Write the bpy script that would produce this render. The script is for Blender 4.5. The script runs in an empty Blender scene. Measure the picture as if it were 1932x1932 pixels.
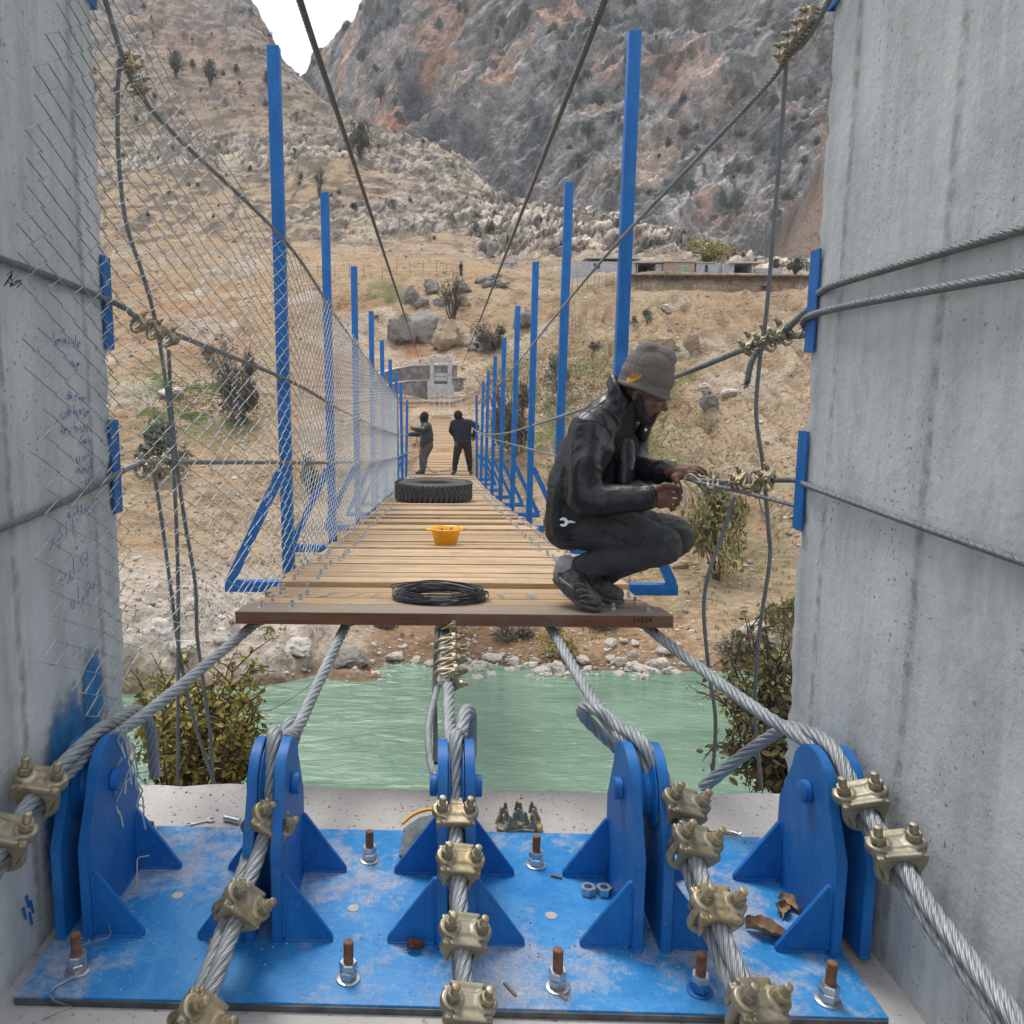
import bpy, bmesh, math, random
import numpy as np
from mathutils import Vector, Matrix
from mathutils.bvhtree import BVHTree

R = math.radians
S = bpy.context.scene
COL = S.collection
rng = random.Random(7)
nrs = np.random.RandomState(11)

# ------------------------------------------------------------------ camera
PITCH, YAW, FPX, PU, PV = R(8.31), R(2.0), 1560.0, 779.0, 966.0
cd = bpy.data.cameras.new('camera')
cam = bpy.data.objects.new('camera', cd)
COL.objects.link(cam)
cam.rotation_euler = (R(90) - PITCH, 0, YAW)
cd.sensor_width = 36
cd.lens = FPX / 1932 * 36
cd.shift_x = (966 - PU) / 1932
cd.clip_start, cd.clip_end = 0.05, 4000
S.camera = cam

# ------------------------------------------------------------------ daylight
W = bpy.data.worlds.new('World')
S.world = W
W.use_nodes = True
wn = W.node_tree
sky = wn.nodes.new('ShaderNodeTexSky')
sky.sky_type = 'NISHITA'
sky.sun_disc = False
SUN_EL, SUN_AZ = R(66), R(335)          # azimuth from +Y clockwise
sky.sun_elevation, sky.sun_rotation = SUN_EL, SUN_AZ
sky.dust_density, sky.air_density, sky.ozone_density = 6.0, 1.0, 1.0
bg = wn.nodes['Background']
tcw = wn.nodes.new('ShaderNodeTexCoord'); nz = wn.nodes.new('ShaderNodeTexNoise'); nz.inputs['Scale'].default_value = 2.2; nz.inputs['Detail'].default_value = 6
wn.links.new(tcw.outputs['Generated'], nz.inputs['Vector'])
rp = wn.nodes.new('ShaderNodeValToRGB'); rp.color_ramp.elements[0].position = .25; rp.color_ramp.elements[0].color = (.72,)*3+(1,); rp.color_ramp.elements[1].position = .6; rp.color_ramp.elements[1].color = (.97,)*3+(1,)
wn.links.new(nz.outputs[0], rp.inputs[0])
mxw = wn.nodes.new('ShaderNodeMix'); mxw.data_type = 'RGBA'
wn.links.new(rp.outputs[0], mxw.inputs[0]); wn.links.new(sky.outputs[0], mxw.inputs[6]); mxw.inputs[7].default_value = (5.6, 5.8, 6.2, 1)
wn.links.new(mxw.outputs[2], bg.inputs[0])
bg.inputs[1].default_value = 0.118
sl = bpy.data.lights.new('sun', 'SUN')
sl.energy, sl.angle, sl.color = 1.7, R(20), (1.0, 0.955, 0.89)
so = bpy.data.objects.new('sun', sl)
COL.objects.link(so)
sd = Vector((math.sin(SUN_AZ) * math.cos(SUN_EL), math.cos(SUN_AZ) * math.cos(SUN_EL), math.sin(SUN_EL)))
so.rotation_euler = sd.to_track_quat('Z', 'Y').to_euler()
S.view_settings.view_transform = 'Standard'
S.view_settings.look = 'None'
S.view_settings.exposure = 0.88
S.view_settings.gamma = 1
S.cycles.max_bounces = 6
S.cycles.transparent_max_bounces = 8

# ------------------------------------------------------------------ helpers: view rays to world points
_f = Vector((-math.sin(YAW) * math.cos(PITCH), math.cos(YAW) * math.cos(PITCH), -math.sin(PITCH)))
_r = Vector((math.cos(YAW), math.sin(YAW), 0))
_u = _r.cross(_f)
def ray(u, v):
    return _f * FPX + _r * (u - PU) + _u * (PV - v)
def V(u, v, Y):
    d = ray(u, v); return d * (Y / d.y)
def VZ(u, v, Z):
    d = ray(u, v); return d * (Z / d.z)
def VX(u, v, X):
    d = ray(u, v); return d * (X / d.x)
def Varr(u, v, Y):
    u, v, Y = np.broadcast_arrays(np.asarray(u, float), v, Y)
    f, r, w = np.array(_f), np.array(_r), np.array(_u)
    d = f * FPX + r * (u - PU)[..., None] + w * (PV - v)[..., None]
    return d * (Y / d[..., 1])[..., None]

# ------------------------------------------------------------------ numpy noise
def _hash(ix, iy, iz, seed):
    h = (ix * 374761393 + iy * 668265263 + iz * 2147483647 + seed * 974711) & 0xffffffff
    h = ((h ^ (h >> 13)) * 1274126177) & 0xffffffff
    h = h ^ (h >> 16)
    return (h & 0xffff) / 32767.5 - 1.0
def vnoise(p, seed=0):
    p = np.asarray(p, float)
    i = np.floor(p).astype(np.int64); f = p - i
    f = f * f * f * (f * (f * 6 - 15) + 10)
    x, y, z = i[..., 0], i[..., 1], i[..., 2]
    fx, fy, fz = f[..., 0], f[..., 1], f[..., 2]
    def c(a, b, d): return _hash(x + a, y + b, z + d, seed)
    x00 = c(0,0,0)*(1-fx)+c(1,0,0)*fx; x10 = c(0,1,0)*(1-fx)+c(1,1,0)*fx
    x01 = c(0,0,1)*(1-fx)+c(1,0,1)*fx; x11 = c(0,1,1)*(1-fx)+c(1,1,1)*fx
    return (x00*(1-fy)+x10*fy)*(1-fz)+(x01*(1-fy)+x11*fy)*fz
def fbm(p, oct=4, seed=0, gain=.5, lac=2.03):
    a, s, t = 1.0, 0.0, 0.0
    p = np.asarray(p, float)
    for k in range(oct):
        s = s + a * vnoise(p, seed + k); t += a; a *= gain; p = p * lac + 7.3
    return s / t
def ridged(p, oct=4, seed=0, gain=.55, lac=2.1):
    a, s, t = 1.0, 0.0, 0.0
    p = np.asarray(p, float)
    for k in range(oct):
        s = s + a * (1 - 2 * np.abs(vnoise(p, seed + k))); t += a; a *= gain; p = p * lac + 3.1
    return s / t
def sstep(a, b, x):
    t = np.clip((x - a) / (b - a), 0, 1); return t * t * (3 - 2 * t)

def worley(p, seed=0):
    p = np.asarray(p, float); i = np.floor(p).astype(np.int64); f1 = np.full(p.shape[:-1], 9.0); f2 = f1.copy(); h = np.zeros(p.shape[:-1])
    for a in (-1, 0, 1):
        for b in (-1, 0, 1):
            x, y = i[..., 0]+a, i[..., 1]+b; z = x*0
            d = np.hypot(x + .5 + .46*_hash(x, y, z, seed) - p[..., 0], y + .5 + .46*_hash(x, y, z+1, seed) - p[..., 1]); k = _hash(x, y, z+2, seed)
            n1 = d < f1; f2 = np.where(n1, f1, np.minimum(f2, d)); h = np.where(n1, k, h); f1 = np.where(n1, d, f1)
    return f1, f2, h
# ------------------------------------------------------------------ objects
def tag(o, label=None, cat=None, group=None, kind=None):
    if label: o['label'] = label
    if cat: o['category'] = cat
    if group: o['group'] = group
    if kind: o['kind'] = kind
    return o
ORG = {}
def thing(name, loc, label=None, cat=None, group=None):
    o = bpy.data.objects.new(name, None); COL.objects.link(o)
    o.location = loc; o.empty_display_size = .1
    ORG[o.name] = Vector(loc)
    return tag(o, label, cat, group)
def copy_tree(o, parent=None):
    c = o.copy(); COL.objects.link(c)
    if parent: c.parent = parent
    for ch in list(o.children): copy_tree(ch, c)
    return c

def perp(d):
    d = Vector(d).normalized()
    a = Vector((0, 0, 1)) if abs(d.z) < .9 else Vector((1, 0, 0))
    x = d.cross(a).normalized()
    return x, d.cross(x).normalized()

class MB:
    def __init__(s): s.v, s.f, s.uv, s.m = [], [], {}, []
    def add(s, verts, faces, mi=0, M=None):
        b = len(s.v)
        for p in verts:
            p = Vector(p); s.v.append(M @ p if M else p)
        for f in faces: s.f.append([b + i for i in f]); s.m.append(mi)
        return b
    def box(s, c, size, M=None, rz=0, mi=0, bev=0.0):
        x, y, z = [q / 2 for q in size]; c = Vector(c)
        if bev > 0:
            bm = bmesh.new(); bmesh.ops.create_cube(bm, size=1)
            for q in bm.verts: q.co = Vector((q.co.x * 2 * x, q.co.y * 2 * y, q.co.z * 2 * z))
            bmesh.ops.bevel(bm, geom=list(bm.edges), offset=bev, segments=2, profile=.6, affect='EDGES')
            s.bm(bm, (M if M else Matrix()) @ Matrix.Translation(c) @ Matrix.Rotation(rz, 4, 'Z'), mi); bm.free(); return
        q = Matrix.Translation(c) @ Matrix.Rotation(rz, 4, 'Z')
        if M: q = M @ q
        vs = [(a * x, b * y, d * z) for d in (-1, 1) for b in (-1, 1) for a in (-1, 1)]
        s.add(vs, [(0,2,3,1),(4,5,7,6),(0,1,5,4),(2,6,7,3),(0,4,6,2),(1,3,7,5)], mi, q)
    def bm(s, bm, M=None, mi=0):
        bm.verts.index_update()
        s.add([q.co.copy() for q in bm.verts], [[q.index for q in f.verts] for f in bm.faces], mi, M)
    def bar(s, p, q, w, h=None, up=(0, 0, 1), mi=0):          # square bar from p to q
        p, q = Vector(p), Vector(q); h = h or w
        d = (q - p); L = d.length; d.normalize()
        x = d.cross(Vector(up))
        if x.length < 1e-4: x = d.cross(Vector((0, 1, 0)))
        x.normalize(); z = x.cross(d)
        vs = []
        for e in (p, q):
            for a, b in ((-1,-1),(1,-1),(1,1),(-1,1)): vs.append(e + x * (a * w / 2) + z * (b * h / 2))
        s.add(vs, [(3,2,1,0),(4,5,6,7),(0,1,5,4),(1,2,6,5),(2,3,7,6),(3,0,4,7)], mi)
    def prism(s, poly, t, M=None, mi=0):                       # polygon in local XY, extruded 0..t in Z
        n = len(poly)
        vs = [(a, b, 0) for a, b in poly] + [(a, b, t) for a, b in poly]
        fs = [list(range(n))[::-1], list(range(n, 2 * n))] + [(i, (i+1) % n, n + (i+1) % n, n + i) for i in range(n)]
        s.add(vs, fs, mi, M)
    def tube(s, pts, r, sides=8, cap=True, mi=0, uvs=True):
        pts = [Vector(p) for p in pts]; n = len(pts)
        rr = r if hasattr(r, '__len__') else [r] * n
        T = [(pts[min(i+1, n-1)] - pts[max(i-1, 0)]).normalized() for i in range(n)]
        x, _ = perp(T[0]); vs = []
        for i in range(n):
            x = (x - T[i] * x.dot(T[i]))
            x = x.normalized() if x.length > 1e-6 else perp(T[i])[0]
            y = T[i].cross(x)
            for k in range(sides):
                a = 2 * math.pi * k / sides
                vs.append(pts[i] + (x * math.cos(a) + y * math.sin(a)) * rr[i])
        b = len(s.v); L = 0; Ls = [0]
        for i in range(1, n): L += (pts[i] - pts[i-1]).length; Ls.append(L)
        fs = []
        for i in range(n - 1):
            for k in range(sides):
                if uvs: s.uv[len(s.f) + len(fs)] = [(k/sides, Ls[i]), ((k+1)/sides, Ls[i]), ((k+1)/sides, Ls[i+1]), (k/sides, Ls[i+1])]
                fs.append((i*sides+k, i*sides+(k+1) % sides, (i+1)*sides+(k+1) % sides, (i+1)*sides+k))
        if cap:
            fs.append(list(range(sides))[::-1]); fs.append([(n-1)*sides + k for k in range(sides)])
        s.add(vs, fs, mi)
    def lathe(s, prof, seg=24, M=None, mi=0, close=False):     # prof: (r, z)
        n = len(prof); vs = []
        for r, z in prof:
            for k in range(seg):
                a = 2*math.pi*k/seg; vs.append((r*math.cos(a), r*math.sin(a), z))
        fs = []
        for i in range(n if close else n - 1):
            j = (i + 1) % n
            for k in range(seg): fs.append((i*seg+k, i*seg+(k+1) % seg, j*seg+(k+1) % seg, j*seg+k))
        if not close:
            fs.append(list(range(seg))[::-1]); fs.append([(n-1)*seg+k for k in range(seg)])
        s.add(vs, fs, mi, M)
    def cyl(s, r, h, seg=16, M=None, mi=0, ch=0.0):
        if ch: s.lathe([(r-ch,0),(r,ch),(r,h-ch),(r-ch,h)], seg, M, mi)
        else: s.lathe([(r,0),(r,h)], seg, M, mi)
    def hexnut(s, af, h, M=None, mi=0):
        r = af / math.sqrt(3); c = r*.9
        n = 6; vs = []
        for rr, z in ((c, 0), (r, h*.14), (r, h*.86), (c, h)):
            for k in range(n):
                a = math.pi/3*k; vs.append((rr*math.cos(a), rr*math.sin(a), z))
        fs = [list(range(n))[::-1], list(range(3*n, 4*n))]
        for i in range(3):
            for k in range(n): fs.append((i*n+k, i*n+(k+1) % n, (i+1)*n+(k+1) % n, (i+1)*n+k))
        s.add(vs, fs, mi, M)
    def thread(s, r, h, M=None, mi=0, pitch=.0035, seg=14):
        prof = []; k = max(3, int(h / pitch))
        for i in range(k):
            prof += [(r, h*i/k), (r*.9, h*(i+.5)/k)]
        prof += [(r*.93, h), (r*.8, h+.001)]
        s.lathe(prof, seg, M, mi)
    def blob(s, c, rad, seed=0, seg=10, amp=.25, M=None, mi=0):  # lumpy stone
        bm = bmesh.new(); bmesh.ops.create_icosphere(bm, subdivisions=3 if seg > 8 else 2, radius=1)
        P = np.array([q.co for q in bm.verts])
        d = 1 + amp * fbm(P*1.3, 3, seed) + amp*.5*ridged(P*2.2, 2, seed+5)
        for q, k in zip(bm.verts, d):
            q.co = Vector((q.co.x*rad[0]*k, q.co.y*rad[1]*k, q.co.z*rad[2]*k)) + Vector(c)
        s.bm(bm, M, mi); bm.free()
    def build(s, name, mats, parent=None, smooth=None, base=None, label=None, cat=None, group=None, kind=None):
        if not isinstance(mats, (list, tuple)): mats = [mats]
        P = np.array([tuple(q) for q in s.v], dtype=float).reshape(-1, 3)
        off = Vector((0, 0, 0))
        if parent is not None:
            q = parent
            while q is not None: off = off + ORG.get(q.name, Vector((0,0,0))); q = q.parent
        elif base is not None: off = Vector(base)
        elif len(P):
            mn, mx = P.min(0), P.max(0); off = Vector(((mn[0]+mx[0])/2, (mn[1]+mx[1])/2, mn[2]))
        me = bpy.data.meshes.new(name)
        me.from_pydata((P - np.array(off)).tolist(), [], s.f)
        for m in mats: me.materials.append(m)
        if any(s.m): me.polygons.foreach_set('material_index', s.m)
        if s.uv:
            ul = me.uv_layers.new(name='UVMap'); arr = np.zeros((len(me.loops), 2))
            for p in me.polygons:
                if p.index in s.uv: arr[p.loop_start:p.loop_start + p.loop_total] = s.uv[p.index]
            ul.data.foreach_set('uv', arr.ravel())
        me.validate(verbose=False)
        if smooth is not None:
            me.polygons.foreach_set('use_smooth', [True] * len(me.polygons))
            if smooth < 179: me.set_sharp_from_angle(angle=R(smooth))
        o = bpy.data.objects.new(name, me); COL.objects.link(o)
        if parent is not None: o.parent = parent
        else: o.location = off
        ORG[o.name] = Vector((0,0,0)) if parent is not None else off
        return tag(o, label, cat, group, kind)

def catmull(pts, n=12):
    P = [Vector(p) for p in pts]; P = [2*P[0]-P[1]] + P + [2*P[-1]-P[-2]]; out = []
    for i in range(1, len(P) - 2):
        a, b, c, d = P[i-1:i+3]
        for k in range(n):
            t = k / n
            out.append(.5*((2*b)+(c-a)*t+(2*a-5*b+4*c-d)*t*t+(3*b-a-3*c+d)*t**3))
    out.append(P[-2]); return out
def resample(pts, step):
    P = np.array([tuple(p) for p in pts]); s = np.r_[0, np.cumsum(np.linalg.norm(np.diff(P, axis=0), axis=1))]
    n = max(2, int(s[-1] / step) + 1); t = np.linspace(0, s[-1], n)
    return np.stack([np.interp(t, s, P[:, k]) for k in range(3)], 1), t
def rope_into(mb, pts, rad, step=None, strands=6, sides=7, lay=6.5, phase=0.0, hand=1, mi=0):
    """stranded wire rope: helical strands laid round the path"""
    step = step or rad * .55
    P, t = resample(pts, step); n = len(P)
    T = np.gradient(P, axis=0); T /= np.linalg.norm(T, axis=1)[:, None]
    x = np.array(perp(T[0])[0]); X = []
    for i in range(n):
        x = x - T[i]*np.dot(x, T[i]); x /= np.linalg.norm(x); X.append(x)
    X = np.array(X); Yv = np.cross(T, X)
    ro, rs = rad*.62, rad*.40
    for k in range(strands):
        a = phase + hand*2*math.pi*t/(lay*2*rad) + 2*math.pi*k/strands
        ca, sa = np.cos(a)[:, None], np.sin(a)[:, None]
        C = P + (X*ca + Yv*sa)*ro
        N = X*ca + Yv*sa; B = np.gradient(C, axis=0); B /= np.linalg.norm(B, axis=1)[:, None]
        Q = np.cross(B, N)
        b = len(mb.v); vs = []
        for j in range(sides):
            w = 2*math.pi*j/sides
            vs.append(C + (N*math.cos(w) + Q*math.sin(w))*rs)
        A = np.stack(vs, 1).reshape(-1, 3)
        mb.v.extend([Vector(q) for q in A])
        for i in range(n-1):
            for j in range(sides):
                j2 = (j+1) % sides
                mb.uv[len(mb.f)] = [(j/sides, t[i]/rad), ((j+1)/sides, t[i]/rad), ((j+1)/sides, t[i+1]/rad), (j/sides, t[i+1]/rad)]
                mb.f.append([b+i*sides+j, b+i*sides+j2, b+(i+1)*sides+j2, b+(i+1)*sides+j]); mb.m.append(mi)
        mb.f.append([b+j for j in range(sides)][::-1]); mb.m.append(mi)
        mb.f.append([b+(n-1)*sides+j for j in range(sides)]); mb.m.append(mi)

# ------------------------------------------------------------------ materials
class NT:
    def __init__(s, name):
        s.m = bpy.data.materials.new(name); s.m.use_nodes = True
        s.t = s.m.node_tree; s.b = s.t.nodes['Principled BSDF']
    def n(s, typ, ins=None, **kw):
        q = s.t.nodes.new('ShaderNode' + typ)
        for k, v in kw.items(): setattr(q, k, v)
        for k, v in (ins or {}).items():
            if hasattr(v, 'is_output') or isinstance(v, bpy.types.NodeSocket): s.t.links.new(v, q.inputs[k])
            else: q.inputs[k].default_value = v
        return q
    def coord(s, scale=(1,1,1), kind='Object', rnd=False, rot=(0,0,0)):
        c = s.n('TexCoord').outputs[kind]
        if rnd:
            oi = s.n('ObjectInfo').outputs['Random']
            mu = s.n('Math', {0: oi, 1: 37.0}, operation='MULTIPLY').outputs[0]
            cx = s.n('CombineXYZ', {0: mu, 1: mu, 2: mu}).outputs[0]
            c = s.n('VectorMath', {0: c, 1: cx}, operation='ADD').outputs[0]
        return s.n('Mapping', {'Vector': c, 'Scale': scale, 'Rotation': rot}).outputs[0]
    def noise(s, vec, scale, detail=5, rough=.55, dist=0.0):
        return s.n('TexNoise', {'Vector': vec, 'Scale': scale, 'Detail': detail, 'Roughness': rough, 'Distortion': dist}).outputs[0]
    def ramp(s, fac, stops):
        q = s.n('ValToRGB', {0: fac}); e = q.color_ramp.elements
        while len(e) < len(stops): e.new(.5)
        for k, (p, c) in enumerate(stops):
            e[k].position = p; e[k].color = (c, c, c, 1) if not hasattr(c, '__len__') else (*c[:3], 1)
        return q.outputs[0]
    def mix(s, fac, a, b, mode='MIX'):
        q = s.n('Mix', data_type='RGBA', blend_type=mode)
        for k, v in ((0, fac), (6, a), (7, b)):
            if isinstance(v, bpy.types.NodeSocket): s.t.links.new(v, q.inputs[k])
            elif k == 0: q.inputs[0].default_value = v
            else: q.inputs[k].default_value = (*v[:3], 1)
        return q.outputs[2]
    def math(s, op, a, b=0.0):
        return s.n('Math', {0: a, 1: b}, operation=op).outputs[0]
    def bump(s, h, strength=.3, dist=.01, normal=None):
        ins = {'Height': h, 'Strength': strength, 'Distance': dist}
        if normal is not None: ins['Normal'] = normal
        return s.n('Bump', ins).outputs[0]
    def set(s, **kw):
        for k, v in kw.items():
            k = {'color': 'Base Color', 'rough': 'Roughness', 'metal': 'Metallic', 'normal': 'Normal', 'spec': 'Specular IOR Level'}.get(k, k)
            if isinstance(v, bpy.types.NodeSocket): s.t.links.new(v, s.b.inputs[k])
            else: s.b.inputs[k].default_value = (*v, 1) if hasattr(v, '__len__') and len(v) == 3 else v
        return s.m

def simple(name, c1, c2=None, scale=20, rough=.6, metal=0.0, bump=0.0, bscale=None, bdist=.003, rnd=True, lo=.35, hi=.65):
    t = NT(name); vec = t.coord(rnd=rnd)
    n = t.noise(vec, scale)
    col = t.mix(t.ramp(n, [(lo, 0), (hi, 1)]), c1, c2 or tuple(q*.75 for q in c1))
    kw = dict(color=col, rough=rough, metal=metal)
    if bump: kw['normal'] = t.bump(t.noise(vec, bscale or scale*2, 6), bump, bdist)
    return t.set(**kw)

def m_concrete():
    t = NT('board marked concrete'); vec = t.coord(rnd=False)
    streak = t.noise(t.coord((5, 5, .55)), 1.7, 7, .65, .3)
    blot = t.noise(vec, 3.0, 6, .6); pit = t.noise(vec, 70, 4, .6)
    c = t.mix(t.ramp(blot, [(.3, 0), (.7, 1)]), (.57, .60, .61), (.41, .44, .455))
    c = t.mix(t.ramp(streak, [(.46, 0), (.66, .5)]), c, (.235, .25, .255))
    c = t.mix(t.ramp(t.noise(t.coord((1, 1, .6)), 5.5, 8, .72), [(.52, 0), (.70, .6)]), c, (.25, .26, .26))
    pits = t.ramp(pit, [(.30, 1), (.40, 0)])
    area = t.ramp(t.noise(t.coord((1.4, 1.4, .6)), 2.6, 5), [(.42, .12), (.58, 1)])
    pk = t.math('MULTIPLY', pits, area)
    c = t.mix(pk, c, (.12, .12, .115))
    fine = t.noise(vec, 260, 3)
    c = t.mix(t.ramp(fine, [(.3, .0), (.75, .28)]), c, (.62, .64, .64))
    # joints of the form boards
    wv = t.n('TexWave', {'Vector': t.coord((1, 1, .02)), 'Scale': .62, 'Distortion': .35, 'Detail': 3, 'Detail Scale': 3}, wave_type='BANDS', bands_direction='Y').outputs[1]
    j = t.math('MULTIPLY', t.ramp(wv, [(.0, 1), (.02, 0)]), t.ramp(t.noise(vec, 22, 4), [(.4, .2), (.6, 1)]))
    c = t.mix(t.math('MULTIPLY', j, .6), c, (.14, .14, .135))
    h = t.math('SUBTRACT', t.noise(vec, 25, 8, .65), t.math('MULTIPLY', pk, .6))
    return t.set(color=c, rough=.93, normal=t.bump(h, .45, .012))
def m_slab():
    t = NT('dusty cast concrete'); vec = t.coord()
    a = t.noise(vec, 2.5, 7, .62); p = t.noise(vec, 55, 4)
    c = t.mix(t.ramp(a, [(.32, 0), (.68, 1)]), (.50, .48, .46), (.39, .378, .365))
    c = t.mix(t.ramp(p, [(.3, .9), (.39, 0)]), c, (.17, .15, .13))
    c = t.mix(t.ramp(t.noise(vec, 180, 2), [(.62, 0), (.72, .5)]), c, (.62, .6, .57))
    return t.set(color=c, rough=.95, normal=t.bump(t.noise(vec, 34, 8, .7), .55, .015))
def m_blue(dusty=0.0, name='blue gloss paint'):
    t = NT(name); vec = t.coord(rnd=True)
    a = t.noise(vec, 7, 6); b = t.noise(vec, 60, 4)
    c = t.mix(t.ramp(a, [(.3, 0), (.7, 1)]), (.005, .105, .36), (.007, .150, .46))
    c = t.mix(t.ramp(b, [(.63, 0), (.74, .5)]), c, (.10, .25, .45))
    film = t.ramp(t.noise(vec, 11, 9, .72), [(.50, 0), (.70, .55)]); c = t.mix(film, c, (.055, .19, .42))
    br_ = t.noise(t.coord((26, 26, 3), rnd=True), 2.2, 5, .6); c = t.mix(t.ramp(br_, [(.46, 0), (.7, .35)]), c, (.004, .07, .28))
    chip = t.ramp(t.noise(vec, 34, 8, .72), [(.655, 0), (.70, 1)])
    c = t.mix(t.math('MULTIPLY', chip, .65), c, (.26, .29, .31))
    rough = .50
    t.b.inputs['Specular IOR Level'].default_value = .35
    if dusty:
        big = t.noise(t.coord(), 2.1, 5, .6, .4); fine = t.noise(t.coord(), 15, 9, .72)
        sm = t.math('ADD', t.math('MULTIPLY', big, .62), t.math('MULTIPLY', fine, .46))
        d = t.ramp(sm, [(.535, 0), (.60, .45), (.71, .85)])
        grit = t.noise(t.coord(), 120, 3)
        dust = t.mix(t.ramp(grit, [(.35, 0), (.7, 1)]), (.36, .32, .295), (.50, .475, .455))
        c = t.mix(.72, c, (.012, .205, .51))
        c = t.mix(t.ramp(t.noise(t.coord(), 9, 8, .7), [(.40, 0), (.64, .55)]), c, (.085, .32, .62))
        c = t.mix(d, c, dust)
        sp = t.ramp(t.noise(t.coord(), 150, 2), [(.70, 0), (.76, .8)])
        c = t.mix(sp, c, (.55, .56, .58))
        rough = t.mix(d, (.48,)*3, (.95,)*3)
        return t.set(color=c, rough=rough, normal=t.bump(t.math('ADD', t.noise(t.coord(), 60, 6), t.math('MULTIPLY', d, .4)), .35, .004))
    return t.set(color=c, rough=rough, normal=t.bump(t.noise(vec, 38, 5), .16, .003))
def m_wood(name, a, b, dark, rough=.8, dirt=.5):
    t = NT(name); vec = t.coord((1.5, 30, 30), rnd=True)
    g = t.noise(vec, 1.5, 10, .72, .6); g2 = t.noise(t.coord((4, 120, 120), rnd=True), 1.5, 6, .7)
    big = t.noise(t.coord((.8, 5, 5), rnd=True), 1.3, 4)
    c = t.mix(t.ramp(g, [(.36, 0), (.62, 1)]), a, b)
    c = t.mix(t.ramp(g2, [(.42, .65), (.56, 0)]), c, dark)
    c = t.mix(t.ramp(big, [(.42, 0), (.68, .7)]), c, dark)
    oi = t.n('ObjectInfo').outputs['Random']
    c = t.mix(t.math('MULTIPLY', t.math('POWER', oi, 1.6), .75), c, (dark[0]*1.05, dark[1]*.95, dark[2]*.85))
    if dirt:
        d = t.math('MULTIPLY', t.ramp(t.noise(t.coord((1, 1, 1)), 3.4, 8, .7), [(.50, 0), (.66, 1)]), dirt); c = t.mix(d, c, (.17, .145, .12))
    kn = t.ramp(t.noise(t.coord((3, 11, 11), rnd=True), 2.3, 2), [(.72, 0), (.76, .8)])
    c = t.mix(kn, c, (.10, .055, .03))
    return t.set(color=c, rough=rough, normal=t.bump(t.math('ADD', g, t.math('MULTIPLY', g2, .5)), .5, .005))
def m_zinc():
    t = NT('yellow passivated zinc'); vec = t.coord(rnd=True)
    a = t.noise(vec, 16, 5); b = t.noise(vec, 70, 6)
    c = t.mix(t.ramp(a, [(.32, 0), (.66, 1)]), (.44, .40, .31), (.40, .31, .16))
    c = t.mix(t.ramp(t.noise(vec, 30, 7, .7), [(.47, 0), (.64, .8)]), c, (.17, .135, .085))
    c = t.mix(t.ramp(b, [(.66, 0), (.74, .7)]), c, (.62, .60, .52))
    oi = t.n('ObjectInfo').outputs['Random']; c = t.mix(t.ramp(oi, [(.25, .0), (.9, .75)]), c, (.24, .235, .195))
    return t.set(color=c, rough=t.ramp(b, [(.3, .36), (.7, .66)]), metal=.65, normal=t.bump(b, .25, .002))
def m_rope(name='galvanised wire rope', k=1.0, bumpy=True, thin=False):
    t = NT(name); uv = t.n('TexCoord').outputs['UV']
    vec = t.coord(rnd=False)
    a = t.noise(vec, 14, 6)
    c = t.mix(t.ramp(a, [(.3, 0), (.7, 1)]), (.42*k, .455*k, .48*k), (.27*k, .295*k, .31*k))
    w = t.n('TexWave', {'Vector': t.n('Mapping', {'Vector': uv, 'Rotation': (0, 0, R(9)), 'Scale': (1, .25, 1)}).outputs[0], 'Scale': 2.6 if not thin else 9, 'Distortion': .3}, wave_type='BANDS', bands_direction='X').outputs[1]
    c = t.mix(t.ramp(w, [(.05, .6), (.4, 0)]), c, (.10*k, .11*k, .12*k))
    c = t.mix(t.ramp(t.noise(vec, 45, 5), [(.60, 0), (.72, .55)]), c, (.33*k, .29*k, .24*k))
    return t.set(color=c, rough=.56, metal=.35, normal=t.bump(w, .5, .002))

MAT = dict(
    concrete=m_concrete(), slab=m_slab(), blue=m_blue(), plate=m_blue(1, 'dusty blue plate paint'),
    wood=m_wood('sawn pine', (.64, .47, .285), (.48, .335, .19), (.27, .18, .10)),
    wood_front=m_wood('weathered dark plank', (.36, .29, .225), (.27, .215, .165), (.20, .165, .135)),
    wood_edge=m_wood('wet brown plank edge', (.40, .165, .08), (.25, .10, .05), (.10, .042, .024)),
    zinc=m_zinc(), rope=m_rope(), rope_dark=m_rope('dark greased rope', .36), rope_mid=m_rope('weathered grey rope', .62),
    galv=simple('galvanised wire', (.46, .49, .51), (.27, .29, .305), 30, .8, 0),
    steel=simple('bright plated steel', (.58, .60, .62), (.44, .47, .50), 25, .34, .85),
    rust=simple('rusty threaded steel', (.16, .075, .045), (.25, .13, .08), 60, .85, .2, .4),
    black=simple('black rubber', (.028, .029, .032), (.05, .05, .052), 14, .72, 0, .25, 90),
    darkwire=simple('dark annealed wire', (.045, .052, .066), (.075, .085, .105), 30, .38, .6),
    yellow=simple('yellow plastic', (.86, .42, .012), (.72, .33, .01), 8, .38),
)
# ================================================================== LAND
WATER_Z = -9.5
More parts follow.
